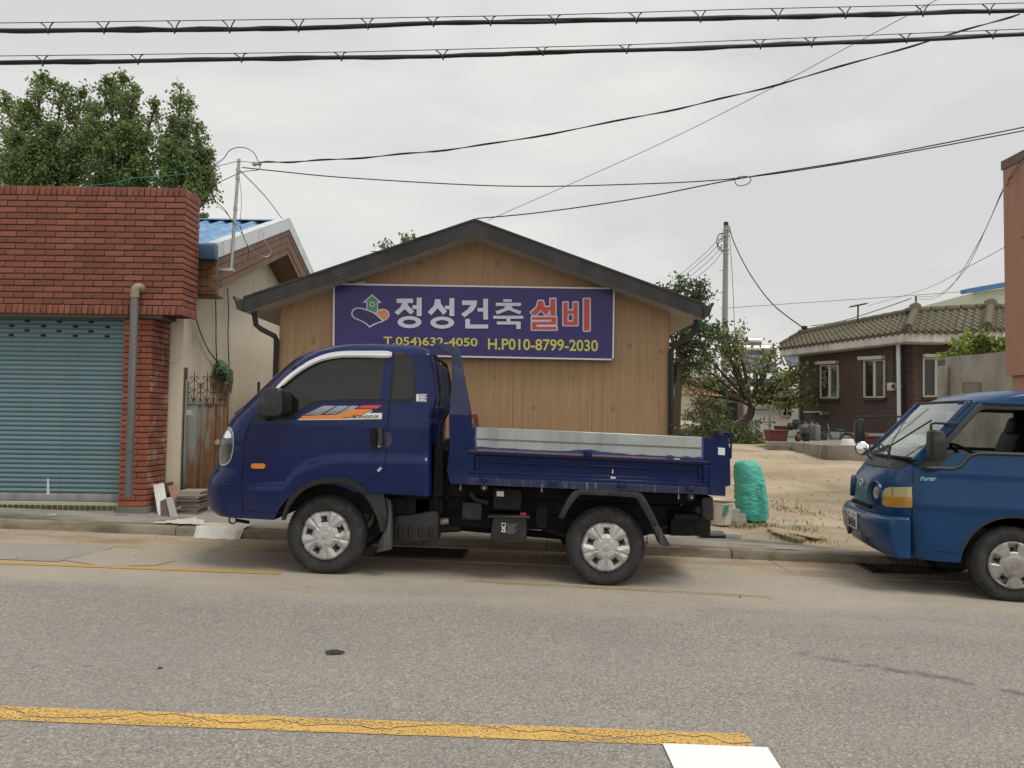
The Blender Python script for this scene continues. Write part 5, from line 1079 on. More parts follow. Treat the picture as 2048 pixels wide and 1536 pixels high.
vw = [(.3, .775), (.36, .785), (.5, .8), (.76, .806), (.8, .818), (.86, .812), (1.06, .798), (1.1, .806), (1.13, .795), (1.27, .775)]
VRX, VRY = .36, .62
def pside(x, z):
    xf, = lerp_tab(vf, z); w, = lerp_tab(vw, z); t = max(0, min(1, (xf + VRX - x) / VRX)); return -(w - VRY) - VRY * math.sqrt(max(0, 1 - t * t))
def vhit(zx, zy):
    d = (TV3 @ ray(*Z6(zx, zy))).normalized(); t = 5.; ins = lambda p: p.x > lerp_tab(vf, p.z)[0] and pside(p.x, p.z) < p.y
    while t < 12 and not ins(OV + d * t): t += .01
    a, c = t - .01, t
    for _ in range(14):
        q = (a + c) / 2
        if ins(OV + d * q): c = q
        else: a = q
    return OV + d * c
lv = []
for i in range(44):
    z = .315 + (1.27 - .315) * i / 43; lv.append((z, lerp_tab(vf, z)[0], .78, lerp_tab(vw, z)[0], VRX, VRY))
me = loft(lv, None, ns=40).mesh('body', [m_ob, m_blkr])
c1 = MB(); c1.lathe([(.001, -1.2), (.428, -1.2), (.428, 1.2), (.001, 1.2)], (0, 0, .31), (0, 1, 0), 64, 1)
me = boolean(me, c1.mesh('c', [m_ob, m_blkr], merge=True), 0); me.shade_smooth(); me.set_sharp_from_angle(angle=math.radians(32))
vb = link('body', me, van, True)
def vpatch(name, pts, off, mat, parent=vb, n=0, **k):
    o = [(p.x, p.z) for p in (vhit(*q) for q in pts)]
    if n: o = [(p.x, p.y) for p in catmull([(a, c, 0) for a, c in o], n, True)]
    return sheet(name, o, pside, off, .02, mat, parent, stepx=.03, **k)
def vline(name, pts, r, mat, off=0., parent=vb):
    b = MB(); b.tube([(p.x, p.y - off, p.z) for p in catmull([vhit(*q) for q in pts], 4)], r, 6); return b.build(name, mat, parent, True, smooth=60)
# bumper
bf = [(.29, -.92), (.31, -1.0), (.37, -1.07), (.45, -1.11), (.56, -1.13), (.62, -1.12), (.665, -1.08), (.685, -1.02)]
bl = []
for i in range(22):
    z = .318 + .367 * i / 21; xf, = lerp_tab(bf, z); bl.append((z, xf, -.835, .81 if .33 < z < .67 else .79, .34, .62))
bump = loft(bl, None, ns=10).build('bumper', m_ob, van, True, smooth=40)
def bumpx(y, z, off=0.): xf, = lerp_tab(bf, z); s = max(0, (abs(y) - .19) / .62); return xf + .34 * (1 - math.sqrt(max(0, 1 - min(1, s) ** 2))) - off
def fdisc(name, y, z, r, mat, parent, depth=.02, n=24, ey=1.):
    b = MB(); c = Vector((bumpx(y, z), y, z)); t = Vector((bumpx(y + .03, z) - bumpx(y - .03, z), .06, 0)).normalized(); nr = Vector((-t.y, t.x, 0))
    if nr.x > 0: nr = -nr
    b.prism([c + t * r * ey * math.cos(a) + Vector((0, 0, r * math.sin(a))) - nr * .02 for a in (i * 2 * math.pi / n for i in range(n))], nr * (.02 + depth)); return b.build(name, mat, parent, True, smooth=40)
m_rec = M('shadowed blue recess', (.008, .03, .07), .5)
for s in (-1, 1):
    fdisc('bumper_recess', s * .42, .43, .075, m_rec, bump, .004); fdisc('bumper_recess', s * .3, .45, .07, m_rec, bump, .004)
yp = (-.14, .195); zp = .555
c = [Vector((-1.145, yp[1], zp + .082)), Vector((-1.145, yp[0], zp + .082)), Vector((-1.137, yp[0], zp - .082)), Vector((-1.137, yp[1], zp - .082))]
b = MB(); b.prism(c, (.012, 0, 0)); pl_ = b.build('number_plate', M('white number plate', (.62, .62, .6), .4), van, True, bevel=.003)
u = lambda a, q: c[0].lerp(c[1], a).lerp(c[3].lerp(c[2], a), q) + Vector((-.003, 0, 0))
for k, (a0, a1, q0, q1) in enumerate(((.12, .2, .12, .26), (.78, .86, .12, .26), (.08, .28, .42, .85), (.33, .48, .42, .85), (.55, .7, .42, .85), (.74, .9, .42, .85))):
    b = MB()
    if k < 2: b.prism([u(a0, q0), u(a1, q0), u(a1, q1), u(a0, q1)], (.002, 0, 0))
    else:
        for A, B in (((a0, q0), (a1, q0)), ((a1, q0), (a1, q1)), ((a1, q1), (a0, q1)), ((a0, (q0 + q1) / 2), (a1, (q0 + q1) / 2)))[k % 2:]: b.tube([u(*A), u(*B)], .006, 4)
    b.build('plate_mark', m_dbk, pl_, True)
for pts in ([(372, 958), (395, 945), (480, 945), (575, 962), (520, 966), (440, 962), (410, 985), (390, 1022), (368, 1010)], [(455, 1038), (520, 1036), (470, 1047)], [(350, 1000), (358, 985), (352, 1060)]):
    yb = lambda x, z: -(.81 - .62) - .62 * math.sqrt(max(0, 1 - max(0, min(1, (lerp_tab(bf, z)[0] + .34 - x) / .34)) ** 2))
    o = []
    for q in pts:
        d_ = (TV3 @ ray(*Z6(*q))).normalized(); t = 5.
        while t < 11 and not ((OV + d_ * t).x > lerp_tab(bf, (OV + d_ * t).z)[0] and (OV + d_ * t).y > yb((OV + d_ * t).x, (OV + d_ * t).z)): t += .004
        o.append(((OV + d_ * t).x, (OV + d_ * t).z))
    try: sheet('scrape', o, yb, .005, .006, m_scuf, bump, stepx=.02)
    except Exception: pass
# lamps
tl = vpatch('corner_lamp', [(412, 780), (418, 748), (436, 722), (470, 714), (612, 714), (613, 852), (440, 846), (420, 832), (412, 808)], .006, M('pale yellow lens', (.5, .43, .22), .18, var=.12, scale=9, coat=1))
vpatch('corner_lamp_amber', [(414, 775), (612, 780), (611, 850), (442, 843), (424, 830), (414, 806)], .012, M('aged amber lens', (.52, .25, .045), .2, var=.25, scale=12, coat=1), tl)
vline('lamp_divider', [(480, 716), (480, 776)], .003, m_dkgrey, .008, tl)
for s in (-1, 1):
    y = s * .6; z = .865; c_ = Vector((-1.028, s * .4, z)); ax_ = Vector((-1, s * .2, .06)).normalized()
    b = MB(); b.lathe([(.108, -.08), (.112, .02), (.108, .032), (.1, .028), (.09, -.03), (.08, -.06)], c_, ax_, 32); hl_ = b.build('headlamp', m_ob, van, True, smooth=40)
    b = MB(); b.lathe([(.088, -.035), (.08, -.01), (.062, .006), (.035, .015), (.001, .019)], c_, ax_, 28); b.build('lamp_lens', M('headlamp glass', (.55, .58, .6), .08, .6, var=.15, coat=1) if s < 0 else bpy.data.materials['headlamp glass'], hl_, True, smooth=60)
    b = MB(); b.lathe([(.087, -.03), (.1, .03), (.102, .031), (.09, -.03)], c_, ax_, 28); b.build('lamp_ring', m_rec, hl_, True, smooth=60)
# shut lines, mouldings, badge, cowl
vline('door_gap', [(628, 560), (622, 640), (616, 760), (614, 900), (617, 1030), (620, 1160)], .005, m_gap); vline('panel_gap', [(235, 862), (330, 885), (450, 908), (615, 922)], .004, m_gap)
vline('panel_gap', [(622, 1138), (780, 1142), (925, 1160)], .003, m_gap); vline('panel_gap', [(580, 528), (625, 545)], .003, m_gap)
q = [vhit(668, 643), vhit(775, 643), vhit(775, 672), vhit(668, 672)]
text_on('badge', 'Porter', [Vector((p.x, p.y - .008, p.z)) for p in q], M('pale cyan lettering', (.3, .68, .72), .4, emit=0), vb, .01, .001, True, shear=.25)
rust = M('rusted arch lip', (.075, .04, .025), .9, var=.5, scale=30, bump=.5)
a1_ = [(.43 * math.cos(t), .31 + .43 * math.sin(t)) for t in (math.radians(20 + i * 5) for i in range(30))]; b = MB()
b.band([(x * 1.035, pside(x, z) - .004, .31 + (z - .31) * (1.03 + .02 * noise.noise(Vector((x * 9, z * 9, 0))))) for x, z in a1_], [(x * .985, pside(x, z) + .004, .31 + (z - .31) * .985) for x, z in a1_], (0, .02, 0)); b.build('arch_lip', rust, vb, True, smooth=40)
ck = MB(); ck.grid(lambda u, v: (lambda y, z: (max(lerp_tab(vf, z)[0], 0 * z + lerp_tab(vf, z)[0]) + VRX * (1 - math.sqrt(max(0, 1 - (max(0, abs(y) - .15) / .64) ** 2))) - .008, y, z + .004))(-.6 + 1.2 * u, 1.1 + .14 * v), 30, 6); ck.build('cowl', m_blk, vb, True, smooth=60, recalc=False)
fp = MB(); fp.grid(lambda u, v: (lambda y, z: (lerp_tab(vf, z)[0] - .004, y, z))(-.14 + .28 * u, .74 + .16 * v), 8, 6); 
gr = MB(); gr.box(-1.07, -1.055, -.32, .32, .7, .735); gr.build('grille_slot', m_gap, vb, True)
p = Vector((-1.062, 0, .93)); b = MB(); b.tube([p + Vector((0, .05 * math.cos(t), .03 * math.sin(t))) for t in (i * math.pi / 8 for i in range(17))], .005, 6); b.build('front_emblem', m_chrome, vb, True)
# roof and pillars
rf = [(1.735, -.37), (1.76, -.34), (1.8, -.25), (1.84, -.12), (1.862, .0), (1.872, .14)]
rl = []
for i in range(16):
    t = i / 15; z = 1.735 + .137 * (1 - (1 - t) ** 1.5); xf, = lerp_tab(rf, z); rl.append((z, xf, .76 - .1 * t ** 3, .715 - .02 * t - .2 * t ** 4, .3, .5))
roof = loft(rl, None, ns=14).build('roof', m_ob, van, True, smooth=40)
b = MB(); b.tube([(-.36, -.5, 1.735), (-.33, -.66, 1.735), (-.2, -.722, 1.735), (.3, -.724, 1.735), (.76, -.72, 1.735)], .014, 6); b.build('rain_gutter', m_ob, roof, True, smooth=60)
for s in (-1, 1):
    A0, A1 = Vector((-.8, s * .755, 1.2)), Vector((-.315, s * .69, 1.75)); dx = Vector((.075, 0, .0))
    b = MB(); b.prism([A0 - dx * .4, A0 + dx * 1.1, A1 + dx * 1.0, A1 - dx * .5], (0, -s * .04, 0)); b.build('front_pillar', m_ob, vb, True, bevel=.01)
    b = MB(); b.prism([Vector((.64, s * .775, 1.25)), Vector((.78, s * .775, 1.25)), Vector((.76, s * .7, 1.75)), Vector((.6, s * .7, 1.75))], (0, -s * .04, 0)); b.build('rear_pillar', m_ob, vb, True, bevel=.01)
    # black window surround and the rain strip above it
    wp = [(-.735, 1.135), (-.5, 1.14), (-.44, 1.165), (-.36, 1.26), (-.28, 1.285), (.2, 1.29), (.62, 1.29)]
    ys_ = lambda z: s * (.787 - (z - 1.13) * .13)
    b = MB(); b.tube([(x, ys_(z), z) for x, z in wp], .02, 6); b.build('window_moulding', m_blk, vb, True, smooth=50)
    b = MB(); b.prism([(-.79, ys_(1.14), 1.13), (-.5, ys_(1.14), 1.14), (-.44, ys_(1.16), 1.165), (-.36, ys_(1.27), 1.27), (-.64, ys_(1.27), 1.27)], (0, -s * .015, 0)); b.build('quarter_panel', m_blk, vb, True)
    b = MB(); b.prism([(-.72, ys_(1.2), 1.2), (-.66, ys_(1.2), 1.2), (-.26, ys_(1.67), 1.66), (-.22, ys_(1.68), 1.68), (.62, ys_(1.68), 1.68), (.62, ys_(1.73), 1.735), (-.27, ys_(1.73), 1.735)], (0, -s * .012, 0)); b.build('rain_visor', M('smoked grey visor', (.035, .036, .038), .45, var=.15) if s < 0 else bpy.data.materials['smoked grey visor'], vb, True, bevel=.004)
def mat_screen(name, refl=.5, tint=(.82, .9, .88)):
    m, nt, b, N = node_mat(name); nt.nodes.remove(b); out = nt.nodes['Material Output']
    tr = N('ShaderNodeBsdfTransparent', {0: c4(tint)}); gl = N('ShaderNodeBsdfGlossy', {0: (.95, 1, .98, 1), 1: .03}); df = N('ShaderNodeBsdfDiffuse', {0: (.5, .52, .5, 1)})
    lw = N('ShaderNodeFresnel', {0: 1.5}); f = N('ShaderNodeMath', {0: lw.outputs[0], 1: refl}, operation='ADD').outputs[0]
    a = N('ShaderNodeMixShader', {0: f, 1: tr.outputs[0], 2: gl.outputs[0]}); d = N('ShaderNodeMixShader', {0: .07, 1: a.outputs[0], 2: df.outputs[0]}); nt.links.new(d.outputs[0], out.inputs[0]); return m
m_scr = mat_screen('dusty windscreen glass', .16); m_scr2 = mat_screen('door glass', .02)
def ws(u, v):
    y = (-.735 + 1.47 * u) * (1 - .07 * v); e = .1 * (1 - (abs(y) / .73) ** 2.2); return (-.79 + .485 * v - e * (1 - .25 * v), y, 1.21 + .535 * v)
b = MB(); b.grid(lambda u, v: ws(1 - u, v), 24, 8); b.build('windscreen', m_scr, vb, True, smooth=60, recalc=False)
b = MB(); b.tube([ws(i / 24, 0) for i in range(25)], .014, 6); b.tube([ws(i / 24, 1) for i in range(25)], .014, 6)
for u_ in (0, 1): b.tube([ws(u_, i / 8) for i in range(9)], .014, 6)
b.build('windscreen_seal', m_rub, vb, True, smooth=60)
b = MB(); b.quad((-.6, .76, 1.22), (.62, .76, 1.29), (.6, .7, 1.7), (-.25, .7, 1.7)); b.build('far_window', m_scr2, vb, True, recalc=False)
# wipers
for (a, m_, e) in (((452, 535), (470, 440), (745, 268)), ((385, 500), (395, 425), (440, 445))):
    A, B, C = LV(*a, x=-.93), LV(*m_, x=-.9), LV(*e, x=-.62); b = MB(); b.tube([A, B], .012, 6); b.tube([B, C], .008, 6); b.build('wiper', m_blk, vb, True)
# mirrors
def mirror_box(pts, y0, y1, nm): 
    q = [LV(*p_, y=(y0 + y1) / 2) for p_ in pts]; b = MB(); b.prism([(p.x, y0, p.z) for p in q], (0, y1 - y0, 0)); return b.build(nm, m_blk, vb, True, bevel=.02, seg=3)
mirror_box([(728, 340), (760, 330), (812, 345), (828, 400), (832, 490), (815, 525), (770, 540), (735, 545), (724, 450)], -1.02, -.86, 'door_mirror')
b = MB(); b.tube(catmull([LV(742, 335, y=-.95), LV(742, 300, y=-.95), LV(760, 288, y=-.93), LV(830, 290, y=-.84), LV(900, 285, y=-.76)], 5), .011, 8); b.tube([LV(840, 300, y=-.8), LV(905, 290, y=-.74)], .02, 8); b.build('mirror_arm', m_blk, vb, True, smooth=60)
q = [LV(*p_, y=.98) for p_ in ((228, 290), (240, 258), (275, 255), (290, 280), (292, 420), (270, 432), (240, 430), (228, 400))]
b = MB(); b.prism([(p.x, .9, p.z) for p in q], (0, .12, 0)); b.build('far_mirror', m_blk, vb, True, bevel=.02, seg=3)
b = MB(); b.tube(catmull([LV(246, 290, y=.96), LV(246, 258, y=.96), LV(275, 245, y=.95), LV(400, 246, y=.9), LV(600, 243, y=.72)], 6), .011, 8); b.build('mirror_arm', m_blk, vb, True, smooth=60)
p = LV(285, 455, y=-.25); b = MB(); axm = (OV - p).normalized(); axm = Vector((.35, -.9, .1)).normalized() * .5 + axm * .5
b.lathe([(.0, .022), (.03, .019), (.055, .01), (.066, 0)], p, axm, 28); rm = b.build('round_mirror', m_chrome, vb, True, smooth=70); b = MB(); b.lathe([(.064, .002), (.07, .006), (.072, -.004), (.05, -.03), (.0, -.036)], p, axm, 28); b.build('mirror_shell', m_blk, rm, True, smooth=50)
b = MB(); b.tube([p - axm * .02, p + Vector((.06, 0, -.08)), LV(350, 530, y=-.25)], .011, 8); b.build('mirror_stem', m_blk, rm, True)
# interior
m_int = M('dark cab trim', (.007, .007, .008), .8, var=.2, spec=.15); m_vin = M('black vinyl', (.009, .009, .01), .6, var=.2, scale=8, spec=.2)
b = MB(); b.box(-.7, -.42, -.7, .7, .9, 1.24); b.build('dashboard', m_int, vb, True, bevel=.04, seg=3)
b = MB(); b.box(.7, .745, -.7, .7, .8, 1.75); b.build('rear_wall', m_int, vb, True); b = MB(); b.box(-.34, .7, -.68, .68, 1.70, 1.73); b.build('headlining', m_int, roof, True)
for yy in (-.42, .42):
    b = MB(); b.prism([(.3, yy - .24, 1.0), (.5, yy - .24, 1.0), (.62, yy - .24, 1.5), (.48, yy - .24, 1.5)], (0, .48, 0)); st = b.build('seat', m_vin, vb, True, bevel=.04, seg=3)
    b = MB(); b.prism([(.44, yy - .14, 1.46), (.58, yy - .14, 1.44), (.6, yy - .14, 1.62), (.5, yy - .14, 1.64)], (0, .28, 0)); b.build('headrest', m_vin, st, True, bevel=.04, seg=3)
b = MB(); cst = Vector((-.2, -.38, 1.24)); axs = Vector((-.55, 0, -.83)).normalized(); sd_ = Vector((0, 1, 0)); up_ = axs.cross(sd_)
b.tube([cst + (sd_ * math.cos(t) + up_ * math.sin(t)) * .2 for t in (i * math.pi / 16 for i in range(33))], .014, 8); b.tube([cst - sd_ * .2, cst + sd_ * .2], .012, 6); b.tube([cst, cst + axs * .3], .02, 8); b.build('steering_wheel', m_int, vb, True, smooth=60)
# wheels, floor, load bed behind the cab (runs out of the picture)
for s in (-1, 1):
    wheel(van, Vector((0, s * .78, .32)), .328, .2, .207, 'plate', math.radians(92), s > 0); wheel(van, Vector((2.43, s * .78, .32)), .328, .2, .207, 'plate', math.radians(60), s > 0)
b = MB(); b.box(-.8, .7, -.66, .66, .42, .62); b.build('floor_pan', m_blkr, van, True, bevel=.02); b = MB(); b.box(.78, 3.6, -.4, .4, .42, .58); b.build('chassis', m_blkr, van, True)
b = MB(); b.box(.86, 3.75, -.82, .82, .72, .8); bd = b.build('load_bed', m_ob, van, True, bevel=.01)
for s in (-1, 1): b = MB(); b.box(.86, 3.75, s * .82 - .02, s * .82 + .02, .72, 1.12); b.build('bed_side', m_ob, bd, True, bevel=.01)
b = MB(); b.box(.86, .9, -.8, .8, .8, 1.5); b.build('bed_front', m_ob, bd, True, bevel=.01)
# ================================================================ dark brick house with the tiled roof
Z7 = lambda x, y: (1540 + x / 4.031, 540 + y / 4.031)
W0, W1 = P(1814, 760, 21.5), P(1598, 780, 27.2)
WD = Vector((W1.x - W0.x, W1.y - W0.y, 0)).normalized(); WN = Vector((-WD.y, WD.x, 0))   # along the long wall, out of it
if WN.x > 0: WN = -WN
def PW(px, py, off=0.):
    o = Vector((W0.x, W0.y, 0)) + WN * off; d = ray(px, py); t = (o - CAM).dot(WN) / d.dot(WN); return CAM + d * t
def mat_housebrick():
    m, nt, b, N = node_mat('dark brown brickwork'); v = vcoord(N)
    s = N('ShaderNodeSeparateXYZ', {0: v}); u = N('ShaderNodeMath', {0: s.outputs[0], 1: s.outputs[1]}, operation='SUBTRACT').outputs[0]
    cv = N('ShaderNodeCombineXYZ', {0: u, 1: s.outputs[2]}).outputs[0]
    br = N('ShaderNodeTexBrick', {0: cv, 'Color1': (.052, .026, .02, 1), 'Color2': (.085, .044, .033, 1), 'Mortar': (.17, .145, .125, 1), 'Scale': 1., 'Mortar Size': .007, 'Bias': -.1, 'Brick Width': .2, 'Row Height': .067, 'Mortar Smooth': .2})
    c = mixc(N, ramp(N, tnoise(N, v, .9, 6), .3, .8), br.outputs[0], mixc(N, .6, br.outputs[0], (.04, .022, .018)))
    nt.links.new(c, b.inputs['Base Color']); b.inputs['Roughness'].default_value = .75
    nt.links.new(bumpn(N, br.outputs['Fac'], -.5, .01), b.inputs['Normal']); return m
m_hb = mat_housebrick(); m_ivory = M('ivory window frame', (.56, .53, .45), .5, var=.08); m_eave = M('white eave board', (.62, .6, .56), .7, var=.1, scale=1.5, streak=((.34, .32, .28), .35, 3)); m_pane = mat_glass('dark window pane', (.02, .023, .025), .06)
bh = thing('brown_house', 'low dark brown brick house with an old clay tile roof', 'house', (W0.x + 1, W0.y + 2, .76))
GZH = .74; E_ = Vector((-WD.y, WD.x, 0)); E_ = E_ if E_.x > 0 else -E_
zt_ = PW(1800, 684).z
def wall_quad(name, a, b_, z0, z1, mat, th=.2):
    n = Vector((-(b_ - a).y, (b_ - a).x, 0)).normalized(); mb = MB(); mb.prism([(a.x, a.y, z0), (b_.x, b_.y, z0), (b_.x, b_.y, z1), (a.x, a.y, z1)], n * th); return mb.build(name, mat, bh)
w0, w1 = Vector((W0.x, W0.y, 0)), Vector((W1.x, W1.y, 0)); w2 = w0 + E_ * 1.55; w3 = w2 + Vector((.55, -.35, 0)); w4 = w3 + Vector((3.5, .35, 0)); w5 = w1 + E_ * 5
wall_quad('side_wall', w1, w0, GZH + .35, zt_ + .1, m_hb, .2); wall_quad('front_wall', w0 + E_ * .0, w2, GZH + .35, zt_ + .1, m_hb, .2); wall_quad('wing_wall', w2, w3, GZH + .35, zt_ + .1, m_hb, .2); wall_quad('wing_wall', w3, w4, GZH + .35, zt_ + .1, m_hb, .2); wall_quad('back_wall', w5, w1, GZH + .35, zt_ + .1, m_hb, .2)
m_plin = M('white painted plinth', (.6, .59, .56), .8, var=.12, scale=2, dirt=((.3, .27, .22), .25, 2)); a, c = w1 + WN * .02, w0 + WN * .02
wall_quad('plinth', a, c, GZH - .2, GZH + .36, m_plin, .22); wall_quad('plinth', w0 - Vector((0, .02, 0)), w2 - Vector((0, .02, 0)), GZH - .2, GZH + .36, m_plin, .2)
def wwin(side, box, fr, mid, sillq=None):
    f = (lambda x, y, o: PW(*Z7(x, y), o)) if side else (lambda x, y, o: P(*Z7(x, y), W0.y - o + .08))
    out = WN if side else Vector((0, -1, 0)); x0, x1, y0, y1 = fr
    mb = MB(); mb.prism([f(x0, y0, .0), f(x1, y0, .0), f(x1, y1, .0), f(x0, y1, .0)], out * .012); win = mb.build('window', m_pane, bh)
    th = 9 if side else 10
    for q in ((x0, x1, y0, y0 + th), (x0, x1, y1 - th - 2, y1), (x0, x0 + th, y0 + th, y1 - th), (x1 - th, x1, y0 + th, y1 - th), (mid - 9, mid + 9, y0 + th, y1 - th)):
        mb = MB(); mb.prism([f(q[0], q[2], .0), f(q[1], q[2], .0), f(q[1], q[3], .0), f(q[0], q[3], .0)], out * .05); mb.build('frame', m_ivory, win)
    mb = MB(); mb.prism([f(mid + 9, y0 + th, 0), f(x1 - th, y0 + th, 0), f(x1 - th, y1 - th, 0), f(mid + 9, y1 - th, 0)], out * .02); mb.build('pane', mat_glass('pale window pane', (.075, .085, .08), .1) if 'pale window pane' not in bpy.data.materials else bpy.data.materials['pale window pane'], win)
    b0, b1, c0, c1 = box; mb = MB(); mb.prism([f(b0, c0 + (4 if side else 0), .0), f(b1, c0 - (4 if side else -3), .0), f(b1, c1 - (4 if side else -3), .0), f(b0, c1 + (4 if side else 0), .0)], out * .16); mb.build('shutter_box', m_ivory, win, bevel=.01)
    mb = MB(); mb.prism([f(x0 - 8, y1 + 1, 0), f(x1 + 4, y1 + 1, 0), f(x1 + 4, y1 + 20, 0), f(x0 - 8, y1 + 20, 0)], out * .09); mb.build('sill', M('brown brick sill', (.06, .033, .025), .8) if 'brown brick sill' not in bpy.data.materials else bpy.data.materials['brown brick sill'], win)
wwin(True, (395, 560, 734, 760), (412, 560, 765, 1035), 490); wwin(True, (740, 935, 695, 724), (765, 935, 726, 1030), 852); wwin(False, (1222, 1425, 678, 706), (1228, 1425, 710, 1024), 1332)
a, c = PW(*Z7(1035, 590), .09), PW(*Z7(1042, 1280), .09); mb = MB(); mb.tube([a, c], .055, 10); mb.build('rain_pipe', m_white, bh, smooth=50)
for t in (.18, .5, .85): q = a.lerp(c, t); mb = MB(); mb.tube([q, q - Vector((0, 0, .05))], .065, 10); mb.build('pipe_clip', m_white, bh, smooth=50)
mb = MB(); mb.prism([PW(*Z7(*q), .0) for q in ((972, 912), (1020, 908), (1020, 974), (972, 972))], WN * .12); mt_ = mb.build('meter_box', m_ivory, bh, bevel=.01); mb = MB(); mb.prism([PW(*Z7(*q), .125) for q in ((980, 925), (1000, 924), (1000, 950), (980, 950))], WN * .01); mb.build('meter_dial', m_dkgrey, mt_)
mb = MB(); mb.tube([PW(*Z7(995, 600), .03), PW(*Z7(998, 910), .03)], .012, 5); mb.build('meter_cable', m_rub, bh)
a, c = PW(*Z7(235, 690), .1), PW(*Z7(233, 1260), .1); mb = MB(); mb.tube([a, c], .045, 8); mb.build('rain_pipe', m_white, bh, smooth=50)
for q in ((335, 480, 1140, 1150), (470, 482, 1140, 1170)): mb = MB(); mb.prism([PW(*Z7(x, y), .0) for x, y in ((q[0], q[2]), (q[1], q[2]), (q[1], q[3]), (q[0], q[3]))], WN * .3); mb.build('shelf', m_galv, bh)
# roof: eave line, ridge line, tiled slopes
eA, eB = P(*Z7(1112, 507), 21.0), P(*Z7(80, 640), 27.3); eC, eD, eE = P(*Z7(1470, 512), 21.05), P(*Z7(1752, 492), 20.4), P(*Z7(2250, 500), 20.8)
rA, rB, rD = P(*Z7(1168, 345), 23.2), P(*Z7(240, 520), 27.2), P(*Z7(1775, 312), 22.8); rE = P(*Z7(2300, 330), 23.0)
for a, c in ((eB, eA), (eA, eC), (eC, eD), (eD, eE)):
    mb = MB(); d = Vector((0, 0, -.26)); n = Vector(((c - a).y, -(c - a).x, 0)).normalized(); mb.prism([a, c, c + d, a + d], -n * .05); mb.build('eave_board', m_eave, bh)
    mb = MB(); i0 = -n * .6; mb.prism([a + d, c + d, c + d + i0, a + d + i0], (0, 0, .03)); mb.build('soffit', m_eave, bh)
def mat_rooftile():
    m, nt, b, N = node_mat('mossy clay tile'); v = vcoord(N)
    c = mixc(N, tnoise(N, v, 2.4, 8, .65), (.078, .07, .045), (.185, .168, .115)); c = mixc(N, ramp(N, tnoise(N, v, 6, 6, .7), .58, .7), c, (.06, .06, .035))
    nt.links.new(c, b.inputs['Base Color']); b.inputs['Roughness'].default_value = .9; nt.links.new(bumpn(N, tnoise(N, v, 20, 5), .4, .02), b.inputs['Normal']); return m
m_rt = mat_rooftile()
def slope_tiles(p0, p1, q0, q1, nc, nr):
    nrm = (p1 - p0).cross(q0 - p0).normalized(); nrm = nrm if nrm.z > 0 else -nrm
    def fn(u, v):
        b_ = p0.lerp(p1, u).lerp(q0.lerp(q1, u), v); ph = (u * nc + .0) % 1; h = .055 * (math.sin(math.pi * min(1, ph / .62)) if ph < .62 else -.25 * math.sin(math.pi * (ph - .62) / .38)); return b_ + nrm * (h + .035 * (1 - (v * nr * 1.0001) % 1))
    mb = MB(); rows = []
    nu = nc * 8
    for r in range(nr):
        for e in (0.0, .97): rows.append((r + e) / nr)
    vs = [fn(i / nu, v) for v in rows for i in range(nu + 1)]; w = nu + 1
    mb.add(vs, [(j * w + i, j * w + i + 1, (j + 1) * w + i + 1, (j + 1) * w + i) for j in range(len(rows) - 1) for i in range(nu)])
    tag(mb.build('roof_tiles', m_rt, bh, smooth=40, recalc=False), kind='stuff')
    em = MB(); em.lathe([(0, 0), (.075, 0), (.075, .1)], (0, 0, 0), (0, 1, 0), 10); me_ = em.mesh('eave_tile', m_rt, smooth=40)
    for i in range(nc):
        b_ = p0.lerp(p1, (i + .31) / nc); o = dup(me_, 'eave_tile', b_ + nrm * .02, bh); dd = (p1 - p0); o.rotation_euler = (0, 0, math.atan2(dd.y, dd.x))
slope_tiles(eB + Vector((-.05, 0, .02)), eA + Vector((0, -.05, .02)), rB, rA, 26, 6); slope_tiles(eA + Vector((0, -.05, .02)), eC + Vector((0, -.05, .02)), rA, rA.lerp(rD, .6), 6, 6); slope_tiles(eC + Vector((0, -.05, .02)), eD + Vector((0, -.05, .02)), rA.lerp(rD, .6), rD, 4, 6); slope_tiles(eD + Vector((0, -.05, .02)), eE + Vector((0, -.05, .02)), rD, rE, 10, 6)
mb = MB(); mb.add([rB, rA, rA + Vector((2.5, 3.5, -1)), rB + Vector((3, 4, -1)), rD, rD + Vector((0, 4, -1)), rE, rE + Vector((0, 4, -1)), eB], [(0, 1, 2, 3), (1, 4, 5, 2), (4, 6, 7, 5)]); mb.build('rear_roof', m_rt, bh, recalc=False)
rt_ = MB(); rt_.lathe([(.11, -.19), (.125, -.17), (.11, .19)], (0, 0, 0), (1, 0, 0), 12, 0, True); rtm = rt_.mesh('ridge_tile', m_rt, smooth=40)
def ridge_row(a, c, s=1.):
    n = max(2, int((c - a).length / .36)); d = (c - a).normalized()
    for i in range(n):
        o = dup(rtm, 'ridge_tile', a.lerp(c, (i + .5) / n) + Vector((0, 0, .05)), bh); o.rotation_euler = (0, -math.asin(d.z), math.atan2(d.y, d.x)); o.scale = (1, s, s)
    mb = MB(); mb.prism([a + Vector((0, 0, -.1)), c + Vector((0, 0, -.1)), c + Vector((0, 0, .06)), a + Vector((0, 0, .06))], Vector((d.y, -d.x, 0)) * .1); mb.build('ridge_course', m_rt, bh)
ridge_row(rB, rA); ridge_row(rA, rD); ridge_row(rD, rE); ridge_row(eA + Vector((0, 0, .1)), rA); ridge_row(eD + Vector((0, 0, .1)), rD); ridge_row(eB + Vector((0, 0, .1)), rB, .8)
for q in (rA, rD):
    mb = MB(); mb.prism([q + Vector((x, -.12, z)) for x, z in ((-.3, .02), (-.28, .14), (-.16, .16), (-.14, .24), (-.04, .3), (.04, .3), (.14, .24), (.16, .16), (.28, .14), (.3, .02))], (0, .2, 0)); mb.build('ridge_ornament', m_rt, bh, bevel=.03)
